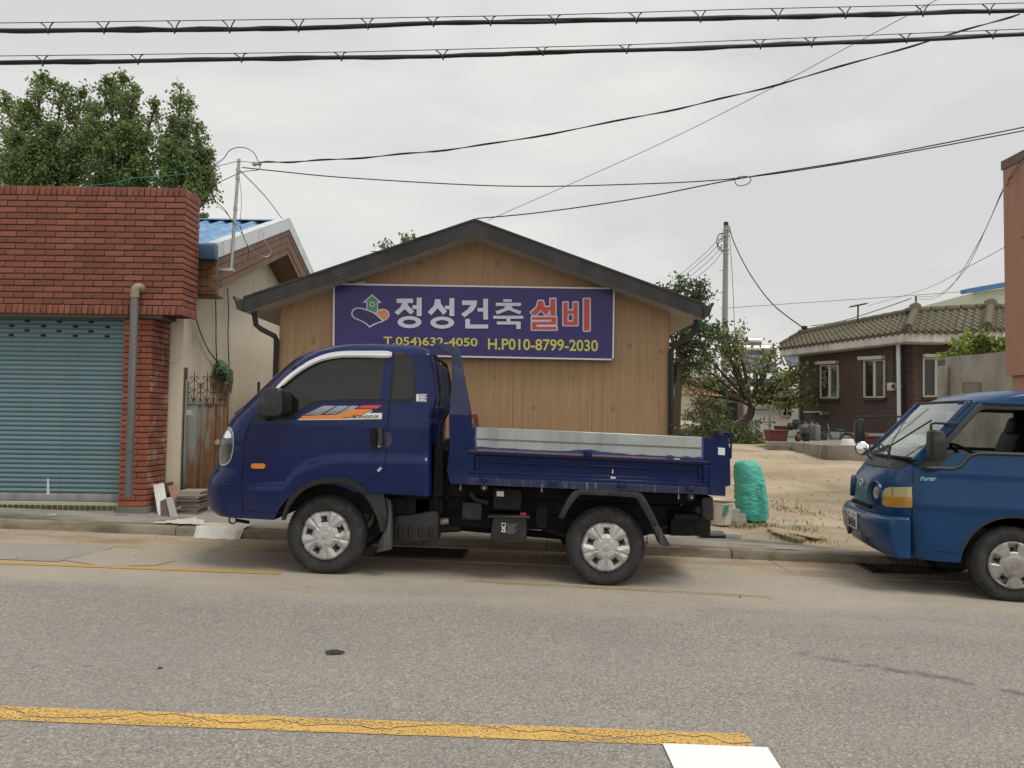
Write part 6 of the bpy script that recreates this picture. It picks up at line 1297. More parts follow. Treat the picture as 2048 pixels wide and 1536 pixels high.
# roof fittings
ant = thing('tv_aerial', 'old TV aerial on a short pole above the tiled roof', 'aerial', P(*Z7(708, 410), 24.6)); mb = MB(); mb.tube([P(*Z7(707, 425), 24.6), P(*Z7(711, 285), 24.6)], .028, 6); mb.build('pole', m_dkgrey, ant); mb = MB(); mb.tube([P(*Z7(646, 297), 24.6), P(*Z7(778, 270), 24.6)], .03, 6); mb.build('boom', m_dkgrey, ant)
for k in range(6): q = P(*Z7(655 + k * 23, 296 - k * 4.8), 24.6); mb = MB(); mb.tube([q + Vector((0, -.25, 0)), q + Vector((0, .25, 0))], .008, 5); mb.build('element', m_dkgrey, ant)
rp_ = thing('roof_post', 'rusty cable post standing by the ridge ornament', 'post', P(*Z7(1176, 320), 23.2)); mb = MB(); mb.tube([P(*Z7(1176, 335), 23.2), P(*Z7(1177, 210), 23.2)], .035, 8); mb.build('post', M('rusty pipe', (.3, .15, .06), .8, var=.3), rp_)
for t in (255, 275): mb = MB(); q = P(*Z7(1177, t), 23.2); mb.tube([q, q - Vector((0, 0, .05))], .045, 8); mb.build('band', m_galv, rp_)
wb = thing('wire_bracket', 'wire clamp at the far end of the tiled roof', 'bracket', P(*Z7(280, 490), 26.9)); mb = MB(); mb.tube([P(*Z7(285, 495), 26.9), P(*Z7(280, 450), 26.9)], .03, 6); mb.build('peg', m_dkgrey, wb); mb = MB(); q = P(*Z7(276, 462), 26.9); mb.box(q.x - .1, q.x + .1, q.y - .05, q.y + .05, q.z - .06, q.z + .05); mb.build('clamp', m_dkgrey, wb, bevel=.02)

# ================================================================ concrete yard wall, salmon building, green building
m_cw = mat_plaster('streaked concrete', (.26, .25, .225), (.4, .385, .35), (.07, .065, .055), .7, .05, (1.8, 1.8, .7))
cwl = thing('yard_wall', 'tall streaked grey concrete wall behind the mid blue truck', 'wall', P(1900, 900, 17.5))
a, c, d = P(1895, 713, 17.5), P(1973, 707, 16.6), P(2120, 690, 15.5)
for p_, q_, nm in ((a, c, 'wall_face'), (c, d, 'return_face')):
    mb = MB(); mb.prism([(p_.x, p_.y, .3), (q_.x, q_.y, .3), q_, p_], (.06, .2, 0)); mb.build(nm, m_cw, cwl)
mb = MB(); mb.pp([(1887, 732), (1897, 731), (1897, 800), (1888, 800)], 17.4, .3); mb.build('broken_edge', m_cw, cwl, bevel=.03)
f = lambda x, y, o=0: (lambda t: Vector((a.x + (c.x - a.x) * t, a.y + (c.y - a.y) * t - o, P(x, y, a.y + (c.y - a.y) * t).z)))((x - 1895) / 78)
fr7 = [Z7(*q) for q in ((1550, 905), (1697, 903), (1697, 990), (1550, 990))]
mb = MB(); mb.prism([f(*q) for q in fr7], (0, -.03, 0)); nw = mb.build('wall_window', M('weathered wood frame', (.17, .14, .11), .8), cwl); mb = MB(); mb.prism([f(*Z7(*q), .032) for q in ((1566, 922), (1665, 920), (1665, 988), (1566, 988))], (0, -.004, 0)); mb.build('shutter_board', M('grey board', (.2, .195, .175), .8, var=.2), nw)
m_salm = mat_plaster('salmon render', (.33, .185, .122), (.4, .228, .155), (.22, .12, .08), .3, .03)
sb = thing('salmon_building', 'salmon rendered building cut off at the picture edge', 'building', PX(2006, 900, 7.66)); s0 = PX(2006, 340, 7.66); s1 = PX(2100, 310, 7.66); zt2 = s0.z
mb = MB(); zz = PX(2006, 753, 7.66).z; mb.box(7.66, 11, 9.4, s0.y, zz, zt2); mb.build('wall', m_salm, sb); mb = MB(); mb.box(7.64, 11, 9.38, s0.y + .02, zt2, zt2 + .14); mb.build('coping', M('brown coping', (.13, .1, .085), .8, var=.2), sb)
mb = MB(); mb.box(7.72, 11, 9.45, s0.y - .06, .0, zz - .003); mb.build('lower_wall', m_salm, sb); mb = MB(); mb.box(7.67, 7.73, 11.1, 11.5, .3, zz - .06); mb.build('side_door', M('pale green door', (.42, .46, .38), .6), sb)
gbld = thing('green_building', 'pale green building with a blue roof edge beyond the tiled roof', 'building', P(1975, 800, 40)); m_pg = M('pale green panel', (.5, .56, .46), .6, var=.05)
mb = MB(); mb.pp([(1948, 585), (2120, 560), (2120, 800), (1948, 800)], 40, 6); mb.build('wall', m_pg, gbld); mb = MB(); mb.pp([(1931, 578), (2120, 545), (2120, 556), (1933, 586)], 39.6, .5); mb.build('roof_edge', M('blue roof edge', (.06, .17, .36), .5), gbld)
# ================================================================ buildings far behind the yard
m_wwall = M('white washed wall', (.68, .67, .63), .85, var=.06, dirt=((.45, .42, .36), .12, 1.5)); Z9 = lambda x, y: (1330 + x / 5.907, 640 + y / 5.908)
wbd = thing('white_outhouse', 'low white outbuilding behind the persimmon tree', 'building', P(1540, 872, 31)); mb = MB(); mb.pp([Z9(*q) for q in ((960, 830), (1600, 800), (1600, 1390), (960, 1400))], 31, 4); mb.build('wall', m_wwall, wbd)
mb = MB(); mb.pp([Z9(*q) for q in ((1385, 965), (1495, 965), (1495, 1130), (1385, 1130))], 30.96, .1); w_ = mb.build('window', m_pane, wbd)
for q in ((1368, 1396, 950, 1135), (1440, 1448, 965, 1130), (1396, 1495, 1128, 1138)): mb = MB(); mb.pp([Z9(q[0], q[2]), Z9(q[1], q[2]), Z9(q[1], q[3]), Z9(q[0], q[3])], 30.93, .08); mb.build('frame', m_ivory, w_)
mb = MB(); mb.pp([Z9(*q) for q in ((735, 980), (855, 975), (855, 1260), (735, 1260))], 31.2, .1); mb.build('door', M('dark brown door', (.03, .027, .03), .6), wbd); mb = MB(); mb.pp([Z9(*q) for q in ((640, 900), (960, 880), (960, 1300), (640, 1300))], 31.4, 3); mb.build('grey_wall', mat_concrete('grey blockwork', (.25, .24, .22), (.33, .32, .29)), wbd)
mb = MB(); mb.pp([Z9(*q) for q in ((900, 690), (1570, 690), (1600, 720), (1600, 735), (900, 735))], 30.4, 4.5); mb.build('roof', M('blue sheet roof', (.1, .16, .24), .5), wbd); mb = MB(); mb.tube([P(*Z9(1235, 890), 30.6), P(*Z9(1240, 1330), 30.6)], .05, 8); mb.build('post', m_galv, wbd)
mb = MB(); mb.tube([P(*Z9(1050, 1058), 30.9), P(*Z9(1370, 1062), 30.9)], .03, 5); mb.build('pipe', m_pvc, wbd)
sol = thing('solar_heater', 'solar water heater with a steel tank on the roof behind the trees', 'heater', P(1520, 765, 33)); m_tank = M('brushed tank', (.55, .54, .5), .3, .6, var=.08); q0, q1 = P(*Z9(850, 352), 33), P(*Z9(1295, 360), 33)
mb = MB(); mb.tube([q0, q1], .26, 20); mb.build('main_tank', m_tank, sol, smooth=40); q0, q1 = P(*Z9(965, 258), 33), P(*Z9(1125, 262), 33); mb = MB(); mb.tube([q0, q0.lerp(q1, .04), q0.lerp(q1, .06), q1], [.24, .24, .225, .225], 20, ); mb.build('small_tank', m_tank, sol, smooth=40); mb = MB(); mb.lathe([(0, -.02), (.2, -.02), (.23, 0)], q0 - Vector((.01, 0, 0)), (1, 0, 0), 20); mb.build('tank_end', m_dkgrey, sol)
text_on('tank_lettering', 'Royal Solar', [P(*Z9(1020, 350), 32.73), P(*Z9(1160, 358), 32.73), P(*Z9(1160, 382), 32.73), P(*Z9(1020, 376), 32.73)], m_dbk, sol, .02, .004)
for t in (960, 1100): mb = MB(); mb.tube([P(*Z9(t, 290), 33), P(*Z9(t, 340), 33)], .06, 8); mb.build('tank_leg', m_tank, sol)
a0, a1, b1_, b0_ = P(*Z9(860, 392), 32.8), P(*Z9(1220, 400), 32.8), P(*Z9(1340, 610), 31.0), P(*Z9(980, 610), 31.0)
m_tub = M('collector tube', (.06, .065, .13), .2, .2, var=.2); nT = 26
for i in range(nT): t = (i + .5) / nT; mb = MB(); mb.tube([a0.lerp(a1, t), b0_.lerp(b1_, t)], .045, 6); mb.build('collector_tube', m_tub, sol, smooth=50)
mb = MB(); mb.prism([p + Vector((0, .08, -.06)) for p in (a0, a1, b1_, b0_)], (0, .02, 0)); mb.build('collector_back', M('reflector sheet', (.5, .52, .58), .3, .5), sol)
a2, a3, b3, b2 = P(*Z9(1400, 430), 33), P(*Z9(1620, 430), 33), P(*Z9(1620, 540), 31.8), P(*Z9(1470, 560), 31.8)
sol2 = thing('second_collector', 'second tube collector half hidden behind the tiled roof corner', 'heater', b2)
for i in range(14): t = (i + .5) / 14; mb = MB(); mb.tube([a2.lerp(a3, t), b2.lerp(b3, t)], .045, 6); mb.build('collector_tube', m_tub, sol2, smooth=50)
for x in (1375, 1430): mb = MB(); mb.tube([P(*Z9(x, 450), 32), P(*Z9(x + 40, 545), 32)], .05, 5); mb.build('strut', m_galv, sol2)
pk = thing('pink_building', 'pink walled building far behind the trees', 'building', P(1400, 800, 45)); mb = MB(); mb.pp([Z9(*q) for q in ((60, 690), (900, 680), (900, 1100), (60, 1100))], 45, 6); mb.build('wall', M('pink render', (.5, .25, .2), .8, var=.08), pk); mb = MB(); mb.pp([Z9(*q) for q in ((60, 680), (900, 670), (900, 682), (60, 692))], 44.9, 6.2); mb.build('roof_edge', m_dkgrey, pk)
yw = thing('cream_yard_wall', 'pale cream yard wall beside the timber house', 'wall', P(1365, 845, 34)); mb = MB(); mb.pp([Z9(*q) for q in ((110, 875), (345, 870), (345, 1190), (110, 1190))], 34, .3); mb.build('wall', M('cream yard render', (.5, .46, .33), .85, var=.08), yw); mb = MB(); mb.pp([Z9(*q) for q in ((105, 868), (350, 862), (350, 876), (105, 882))], 33.95, .4); mb.build('coping', m_galv, yw)
bx_ = thing('pale_blue_cabinet', 'pale blue sheet metal cabinet by the corner of the timber house', 'cabinet', P(1348, 845, 30)); mb = MB(); mb.pp([Z9(*q) for q in ((60, 770), (122, 772), (118, 1000), (60, 1000))], 30, .6); mb.build('body', M('pale blue sheet', (.45, .52, .58), .5), bx_); mb = MB(); mb.pp([Z9(*q) for q in ((55, 755), (160, 760), (140, 785), (55, 772))], 29.9, .8); mb.build('roof', m_white, bx_); mb = MB(); mb.pp([Z9(*q) for q in ((70, 1000), (112, 1000), (112, 1190), (70, 1190))], 30.02, .5); mb.build('base', M('cream base', (.5, .46, .33), .8), bx_)
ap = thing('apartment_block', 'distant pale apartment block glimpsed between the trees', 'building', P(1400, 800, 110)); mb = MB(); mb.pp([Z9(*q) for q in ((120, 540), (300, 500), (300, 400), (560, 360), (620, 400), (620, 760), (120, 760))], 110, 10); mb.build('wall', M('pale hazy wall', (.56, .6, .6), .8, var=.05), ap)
for i in range(4):
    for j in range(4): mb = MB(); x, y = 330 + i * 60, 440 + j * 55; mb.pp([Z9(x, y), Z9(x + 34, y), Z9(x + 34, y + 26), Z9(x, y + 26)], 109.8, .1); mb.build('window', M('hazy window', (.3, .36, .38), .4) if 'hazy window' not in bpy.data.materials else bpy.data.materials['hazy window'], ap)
# ================================================================ utility pole
up = thing('utility_pole', 'tall round concrete utility pole behind the persimmon tree', 'pole', P(1448, 872, 32)); b0, b1 = P(1447, 880, 32), P(1452, 452, 32)
mb = MB(); mb.tube([b0, b0.lerp(b1, .5), b1], [.15, .125, .1], 16); mb.build('shaft', mat_concrete('pole concrete', (.26, .26, .25), (.36, .36, .345), (.2, .2, .19), .3), up, smooth=50); mb = MB(); mb.tube([b1, b1 + Vector((0, 0, .16))], .1, 14); mb.build('cap', m_blk, up)
for py in (458, 471, 498, 506): mb = MB(); q = P(1452, py, 32); mb.tube([q, q - Vector((0, 0, .05))], .125, 14); mb.build('band', m_galv, up)
for k, py in enumerate((518, 541, 563, 585, 607)): s = -1 if k % 2 else 1; q = P(1451, py, 32); mb = MB(); mb.tube([q + Vector((s * .1, 0, 0)), q + Vector((s * .26, 0, 0))], .014, 5); mb.build('step_bolt', m_galv, up)
for dx, dy in ((-8, 470), (-8, 480), (-9, 492), (-8, 502), (7, 463)): q = P(1452 + dx, dy, 31.9); mb = MB(); mb.lathe([(.001, -.07), (.05, -.05), (.03, 0), (.05, .05), (.001, .07)], q, (0, 0, 1), 10); mb.build('insulator', m_ins, up, smooth=50)
mb = MB(); mb.tube(catmull([P(1448, 466, 31.8), P(1437, 470, 31.8), P(1434, 488, 31.8), P(1444, 498, 31.8)], 6), .02, 5); mb.tube(catmull([P(1448, 474, 31.8), P(1438, 482, 31.8), P(1436, 496, 31.8), P(1446, 502, 31.8)], 6), .02, 5); mb.build('jumper_wire', m_rub, up)
# ================================================================ trees and plants
import numpy as np
def mat_leaf(name, c0, c1, c2=None, tr=.25):
    m, nt, b, N = node_mat(name); g = N('ShaderNodeNewGeometry').outputs['Random Per Island']
    c = ramp(N, g, 0, 1, c0, c1, ((.88, c1), (.93, c2)) if c2 else ())
    nt.links.new(c, b.inputs['Base Color']); b.inputs['Roughness'].default_value = .5; b.inputs['Specular IOR Level'].default_value = .35
    out = nt.nodes['Material Output']; t = N('ShaderNodeBsdfTranslucent', {0: c}); mx_ = N('ShaderNodeMixShader', {0: tr, 1: b.outputs[0], 2: t.outputs[0]}); nt.links.new(mx_.outputs[0], out.inputs[0]); return m
def leaves(name, pts, size, mat, parent, seed=1, droop=.3, wide=.55, kind=None):
    rng = np.random.default_rng(seed); p = np.asarray(pts, float); n = len(p)
    d = rng.normal(size=(n, 3)); d[:, 2] -= droop; d /= np.linalg.norm(d, axis=1)[:, None]
    r = rng.normal(size=(n, 3)); s = np.cross(d, r); s /= np.linalg.norm(s, axis=1)[:, None]; nn = np.cross(d, s)
    L = (size * rng.uniform(.65, 1.3, n))[:, None]; base = p; tip = p + d * L; mid = p + d * L * .5 + nn * L * .08
    v = np.stack([base, mid + s * L * wide * .5, tip, mid - s * L * wide * .5], 1).reshape(-1, 3)
    me = bpy.data.meshes.new(name); me.vertices.add(4 * n); me.vertices.foreach_set('co', v.astype('f').ravel()); me.loops.add(4 * n); me.loops.foreach_set('vertex_index', np.arange(4 * n, dtype='i')); me.polygons.add(n); me.polygons.foreach_set('loop_start', np.arange(0, 4 * n, 4, dtype='i')); me.update(); me.validate(); me.materials.append(mat)
    o = link(name, me, parent); 
    if kind: o['kind'] = kind
    return o
def limb(path, r0, r1, n=7, jit=.0):
    pts = catmull(path, 5); N_ = len(pts); b = MB(); b.tube([p + Vector((noise.noise(p * 2.1), noise.noise(p * 2.3 + Vector((5, 0, 0))), 0)) * jit for p in pts], [r0 + (r1 - r0) * i / (N_ - 1) for i in range(N_)], n); return b
m_bark = M('grey brown bark', (.075, .055, .042), .9, var=.35, scale=9, bump=.6, bscale=25, bdist=.03)
m_gk = mat_leaf('ginkgo leaf', (.1, .145, .055), (.28, .36, .13), tr=.45)
def ginkgo(label, px, tips, seed, Y, n, pbot=400):
    """several upright limbs, each a ragged flame of short side shoots"""
    rng = random.Random(seed); c = P(px, pbot, Y); root = thing('ginkgo_tree', label, 'tree', (c.x, Y, .5), 'ginkgo trees behind the brick shop')
    limb([Vector((c.x, Y, .4)), Vector((c.x + .06, Y, 2)), Vector((c.x, Y, c.z))], .17, .1).build('trunk', m_bark, root, smooth=50); pts = []; br = MB()
    tot = sum(w for *_, w in tips)
    for tx, ty, dy, w in tips:
        top = P(tx, ty, Y + dy); s0 = Vector((c.x + (top.x - c.x) * .45, Y + dy * .5, c.z - .2)); ax = catmull([Vector((c.x, Y, c.z - 1)), s0, s0.lerp(top, .55) + Vector((rng.uniform(-.1, .1), 0, 0)), top], 6); br.tube(ax, [.06 * (1 - i / len(ax)) + .006 for i in range(len(ax))], 5); ln = (top - s0).length
        nb = int(26 + 20 * w); per = n * w / tot / nb
        for k in range(nb):
            t = 1 - rng.random() ** 1.05; q = 6 + t * (len(ax) - 7); i = int(q); s = ax[i].lerp(ax[min(i + 1, len(ax) - 1)], q - i); a = rng.uniform(0, 6.283)
            R = (.05 + .36 * w * ((1 - t) * ln) ** .85) * rng.uniform(.45, 1.25); e = s + Vector((math.cos(a) * R, math.sin(a) * R, R * rng.uniform(.2, .95))); br.tube([s, s.lerp(e, .5) + Vector((0, 0, -.04 * R)), e], [.014, .01, .004], 4)
            for _ in range(int(per * (.4 + 1.2 * R / (.1 + .26 * w)))):
                u = rng.random() ** .6; v = s.lerp(e, u); sp = .045 + .06 * R; pts.append((v.x + rng.gauss(0, sp), v.y + rng.gauss(0, sp), v.z + rng.gauss(0, sp)))
        for k in range(40): v = top + Vector((0, 0, -abs(rng.gauss(0, .2)))); pts.append((v.x + rng.gauss(0, .035), v.y + rng.gauss(0, .035), v.z + .05))
    br.build('branches', m_bark, root); leaves('crown', pts, .058, m_gk, root, seed, .2, .85)
ginkgo('broad ginkgo tree with the widest crown at the picture edge', 80, [(85, 152, 0, 1.2), (128, 172, .3, .9), (48, 205, -.3, .9), (8, 190, .2, .9), (168, 178, .4, .9), (30, 270, -.6, 1), (110, 250, -.7, 1.1), (65, 285, -.8, 1), (150, 290, -.6, 1), (188, 205, .3, .6), (192, 255, -.2, .8), (20, 320, -.4, 1)], 1, 15.5, 21000)
ginkgo('ginkgo tree with twin pointed tops in the middle of the row', 240, [(215, 160, 0, .8), (245, 150, .2, .9), (270, 172, -.2, .7), (312, 202, .1, .55), (195, 220, -.4, .9), (250, 250, -.6, 1), (210, 290, -.6, 1), (290, 270, -.4, .8), (280, 320, -.6, .9)], 2, 15.2, 17000)
ginkgo('ginkgo tree with one slim pointed top nearest the cable mast', 362, [(362, 172, 0, .85), (378, 200, -.2, .6), (395, 250, .1, .7), (345, 235, .2, .7), (412, 300, 0, .75), (330, 285, -.3, .9), (370, 300, -.5, .9), (395, 335, -.3, .8), (330, 340, -.5, .9), (418, 345, .1, .6)], 3, 15.0, 15000)
# dark layered tree behind the timber house
def spread_tree(name, label, base, tips, Y, leaf, size, mat, trunk, n, seed, spread=.3, flat=.5, wide=.55, r0=.1, droop=.3):
    rng = random.Random(seed); root = thing(name, label, 'tree', (trunk[0].x, trunk[0].y, trunk[0].z)); limb(trunk, r0, r0 * .6).build('trunk', m_bark, root, smooth=50); pts = []; br = MB(); fork = trunk[-1]
    for px, py, dy, w in tips:
        e = P(px, py, Y + dy); s = trunk[min(len(trunk) - 1, rng.choice((len(trunk) - 1, len(trunk) - 1, len(trunk) - 2)))]
        m_ = s.lerp(e, .5) + Vector((rng.uniform(-.15, .15), rng.uniform(-.2, .2), rng.uniform(-.1, .2))); pth = catmull([s, m_, e], 5); k = len(pth); br.tube(pth, [r0 * .45 * (1 - .85 * i / k) for i in range(k)], 5)
        for _ in range(4):
            a = pth[rng.randrange(k // 2, k)]; f = e + Vector((rng.gauss(0, spread), rng.gauss(0, spread), rng.gauss(0, spread * flat))); br.tube([a, a.lerp(f, .5) + Vector((0, 0, .05)), f], [r0 * .1, r0 * .08, r0 * .04], 4)
            for _ in range(int(n / len(tips) / 5 * w)):
                c = a.lerp(f, rng.uniform(.25, 1.1)); pts.append((c.x + rng.gauss(0, spread * .33), c.y + rng.gauss(0, spread * .4), c.z + rng.gauss(0, spread * .3 * flat)))
        for _ in range(int(n / len(tips) / 5 * w)): pts.append((e.x + rng.gauss(0, spread * .6), e.y + rng.gauss(0, spread * .6), e.z + rng.gauss(0, spread * .5 * flat)))
    br.build('branches', m_bark, root); leaves('crown', pts, size, mat, root, seed, droop, wide); return root
m_dk = mat_leaf('dark evergreen leaf', (.045, .07, .035), (.11, .155, .07), tr=.3); m_per = mat_leaf('persimmon leaf', (.13, .16, .06), (.33, .36, .14), (.42, .34, .12), tr=.42); m_shr = mat_leaf('shrub leaf', (.05, .07, .03), (.14, .175, .06), (.2, .11, .05)); m_yg = mat_leaf('bright shrub leaf', (.14, .21, .05), (.33, .4, .1), tr=.35)
rng = random.Random(5); tips = [(1385, 566, 0, 1), (1352, 575, .4, 1), (1325, 580, .2, 1), (1400, 590, -.3, .8), (1365, 600, 0, 1.2), (1398, 655, .2, 1), (1365, 660, -.3, 1), (1418, 672, 0, .9), (1350, 690, .3, 1), (1385, 705, 0, 1.2), (1355, 730, .3, 1), (1400, 690, -.5, .9), (1345, 650, .5, 1), (1370, 745, .4, .8), (1335, 620, .4, 1), (1388, 630, 0, .8), (1310, 590, .2, .8), (1350, 760, .3, .7)]
tb_ = P(1352, 870, 23); spread_tree('evergreen_tree', 'dark layered evergreen tree rising behind the timber house', None, tips, 23, None, .13, m_dk, [Vector((tb_.x, 23, .75)), P(1355, 800, 23), P(1362, 720, 23), P(1368, 660, 23)], 6000, 7, .36, .45, .5, .13)
tips = [(1405, 705, 0, 1.1), (1390, 735, -.3, 1), (1375, 760, 0, 1), (1420, 770, .3, 1), (1460, 680, 0, 1.2), (1445, 700, .3, 1), (1470, 705, -.3, 1), (1440, 660, 0, .9), (1455, 730, 0, 1), (1480, 745, .3, 1), (1510, 740, 0, .9), (1535, 725, .2, 1), (1545, 708, 0, .8), (1560, 750, -.3, 1), (1590, 745, 0, 1), (1610, 735, .2, .8), (1560, 775, 0, 1), (1585, 790, -.4, 1.2), (1620, 790, .2, 1), (1600, 810, 0, .9), (1530, 770, .3, .9), (1500, 780, -.2, .7), (1395, 790, 0, .9), (1415, 740, .2, 1), (1540, 800, -.3, .7), (1470, 640 + 30, .2, .8), (1355, 760, .4, .7), (1590, 770, .1, 1)]
ptr = [P(1478, 868, 26), P(1486, 848, 26), P(1500, 830, 26), P(1503, 812, 26), P(1500, 806, 26)]; ptr[0].z = gz(ptr[0].x, 26)
spread_tree('persimmon_tree', 'persimmon tree with a dark leaning trunk and yellowing leaves in the yard', None, tips, 26, None, .15, m_per, ptr, 4000, 9, .33, .9, .55, .17)
tips = [(1400, 800, 0, 1), (1420, 815, .2, 1), (1440, 805, 0, 1), (1410, 838, -.2, 1), (1435, 842, 0, 1), (1395, 825, .2, .7), (1450, 828, 0, .8), (1425, 860, 0, 1), (1384, 838, 0, .5)]
spread_tree('small_shrub_tree', 'small dark shrub standing at the foot of the utility pole', None, tips, 25, None, .1, m_shr, [P(1412, 872, 25), P(1412, 850, 25), P(1415, 830, 25)], 2000, 12, .25, .7, .5, .05)
tips = [(1770, 495, 0, 1), (808, 468, 0, .8), (822, 475, 0, .6), (765, 495, 0, .5)]
spread_tree('roof_top_sapling', 'few leafy twigs showing above the timber house roof', None, [(806, 470, 0, .5), (826, 472, .2, .4), (812, 480, 0, .6), (768, 492, 0, .4), (762, 498, .1, .3)], 17.2, None, .1, m_per, [P(800, 760, 17.2), P(800, 560, 17.2), P(797, 505, 17.2)], 260, 14, .09, .8, .6, .03)
tips = [(1925, 690, 0, 1), (1950, 685, .1, 1), (1975, 695, 0, 1), (1998, 685, 0, 1), (1940, 705, .2, .8), (1910, 708, 0, .8), (1960, 672, 0, 1), (2000, 700, 0, .8), (1935, 675, .1, .7)]
spread_tree('wall_top_shrub', 'bright green shrub growing over the top of the concrete wall', None, tips, 18.2, None, .15, m_yg, [P(1960, 860, 18.2), P(1960, 760, 18.2), P(1960, 715, 18.2)], 1500, 15, .16, .6, .42, .04, .6)
spread_tree('far_twig', 'leafy branch tip beside the brick parapet', None, [(404, 430, 0, 1), (412, 432, 0, .6)], 16.5, None, .08, m_gk, [P(395, 470, 16.5), P(396, 450, 16.5), P(399, 438, 16.5)], 120, 16, .06, .5, .8, .012)
# heap of cut branches, weeds, grass
rng = random.Random(21); pts = []; tw = MB()
bp0 = thing('brush_heap', 'heap of cut leafy branches piled beneath the persimmon tree', 'brush heap', P(1455, 885, 22.5))
for k in range(70):
    px = rng.uniform(1395, 1512); hgt = 42 * math.exp(-((px - 1450) / 42) ** 2) + 8; q = P(px, 888 - rng.random() * hgt, 22.5 + rng.uniform(-.8, .8)); e = q + Vector((rng.gauss(0, .5), rng.gauss(0, .4), rng.gauss(0, .12))); tw.tube([q, q.lerp(e, .5) + Vector((0, 0, .05)), e], [.014, .011, .006], 4)
    for _ in range(55): c = q.lerp(e, rng.random()); pts.append((c.x + rng.gauss(0, .1), c.y + rng.gauss(0, .12), max(.77, c.z + rng.gauss(0, .07))))
tw.build('twigs', m_bark, bp0); leaves('leaf_litter', pts, .11, m_shr, bp0, 22, .2, .5)
def tufts(name, label, spots, hgt, mat, seed):
    rng = random.Random(seed); b = MB()
    for x, y, r, n in spots:
        for _ in range(n):
            px, py = x + rng.gauss(0, r), y + rng.gauss(0, r * .7); z = gz(px, py) + .0; a = rng.uniform(0, 6.28); h = hgt * rng.uniform(.4, 1.2); w = .006; lean = rng.uniform(.3, 1.6) * h
            d = Vector((math.cos(a), math.sin(a), 0)); s = Vector((-d.y, d.x, 0)) * w; o = Vector((px, py, z)); b.add([o - s, o + s, o + d * lean * .4 + Vector((0, 0, h * .65)) + s * .6, o + d * lean + Vector((0, 0, h)), o + d * lean * .4 + Vector((0, 0, h * .65)) - s * .6], [(0, 1, 2, 4), (4, 2, 3)])
    return tag(b.build(name, mat, recalc=False), label, kind='stuff')
m_gr = mat_leaf('dry yard grass', (.1, .115, .035), (.24, .23, .09), tr=.2)
def yard(px, Y): x = (px - 1024) / F * Y; return (x, Y)
tufts('grass', 'thin dry grass tufts around the turquoise sack', [(*yard(1560, 11.3), .22, 120), (*yard(1600, 11.0), .2, 80), (*yard(1545, 12), .25, 110), (*yard(1500, 9.95), .14, 70), (*yard(1470, 9.9), .1, 60), (*yard(1585, 10.4), .2, 50), (*yard(1610, 9.8), .15, 40), (*yard(1575, 9.25), .11, 110), (*yard(1600, 9.1), .1, 50), (*yard(1640, 9.2), .15, 40), (*yard(1530, 10.0), .08, 40)], .06, m_gr, 31)
tufts('weeds', 'low green weeds beyond the tailgate of the dump truck', [(*yard(1350 + k * 9, 27 + (k % 3)), .5, 170) for k in range(11)], .45, mat_leaf('green weed', (.05, .075, .025), (.14, .17, .06), tr=.2), 32)
# ================================================================ overhead cables
m_cab = M('black cable sheath', (.012, .013, .013), .55, var=.2, scale=8); m_wire = M('weathered wire', (.035, .036, .036), .6, var=.2)
def wire(name, label, pts, r, mat=None, n=8, tw=None, cat='cable'):
    path = catmull([P(x, y, Y) for x, y, Y in pts], n); b = MB(); b.tube(path, r, 5)
    if tw:
        b2 = []
        for i, p in enumerate(path): b2.append(p + Vector((0, math.cos(i * tw) * r * 1.8, math.sin(i * tw) * r * 1.8)))
        b.tube(b2, r * .8, 5)
    return tag(b.build(name, mat or m_wire, smooth=60), label, cat)
def bundle(label, line, mess, hang, Y, nC, seed, rad):
    rng = random.Random(seed); g = lambda tab, x: lerp_tab(tab, x)[0]; x0, x1 = -500, 2600
    root = thing('cable_bundle', label, 'cable', P(1000, g(line, 1000), Y), 'thick cable bundles across the street')
    for k in range(nC):
        ph = rng.uniform(0, 6); am = rad * (1.0 if k else .35); b = MB(); path = []
        for i in range(125):
            x = x0 + (x1 - x0) * i / 124; e = am * noise.noise(Vector((x * .006, k * 3.7, seed))) * 1.5; f = am * noise.noise(Vector((x * .006, k * 3.7, seed + 20))) * 1.4
            near = min((abs(x - h) for h in hang), default=999); q = .55 + .45 * sm(0, 90, near); path.append(P(x, g(line, x), Y) + Vector((0, f * q, e * q)))
        b.tube(path, rng.uniform(.011, .019) if k else .021, 6); b.build('cable', m_cab, root, smooth=60)
    b = MB(); b.tube([P(x, g(mess, x), Y + .02) for x in range(x0, x1 + 1, 100)], .0045, 5); b.build('messenger_wire', m_wire, root, smooth=60)
    for h in hang:
        a = P(h - 14, g(mess, h - 14), Y + .015); c = P(h + 1, g(line, h) + 7, Y - .02); d = P(h + 12, g(mess, h + 12), Y + .015); b = MB()
        b.tube(catmull([a, a.lerp(c, .35) + Vector((.02, 0, 0)), P(h, g(line, h), Y - .034), c, P(h + 3, g(line, h), Y + .03), P(h + 6, g(line, h) - 9, Y + .02), d], 4), .0065, 5); b.build('hanger', m_cab, root, smooth=60)
bundle('upper thick black cable bundle crossing the top of the picture', [(-600, 64), (0, 61), (350, 60), (600, 57), (850, 47), (1120, 42), (1390, 38), (1700, 30), (2048, 21), (2700, 0)], [(-600, 50), (0, 46), (700, 37), (1100, 30), (1500, 18), (2048, 6), (2700, -10)], [95, 207, 348, 458, 596, 735, 866, 980, 1110, 1272, 1400, 1555, 1690, 1845, 1978, -60, 2140], 7.6, 5, 1, .02)
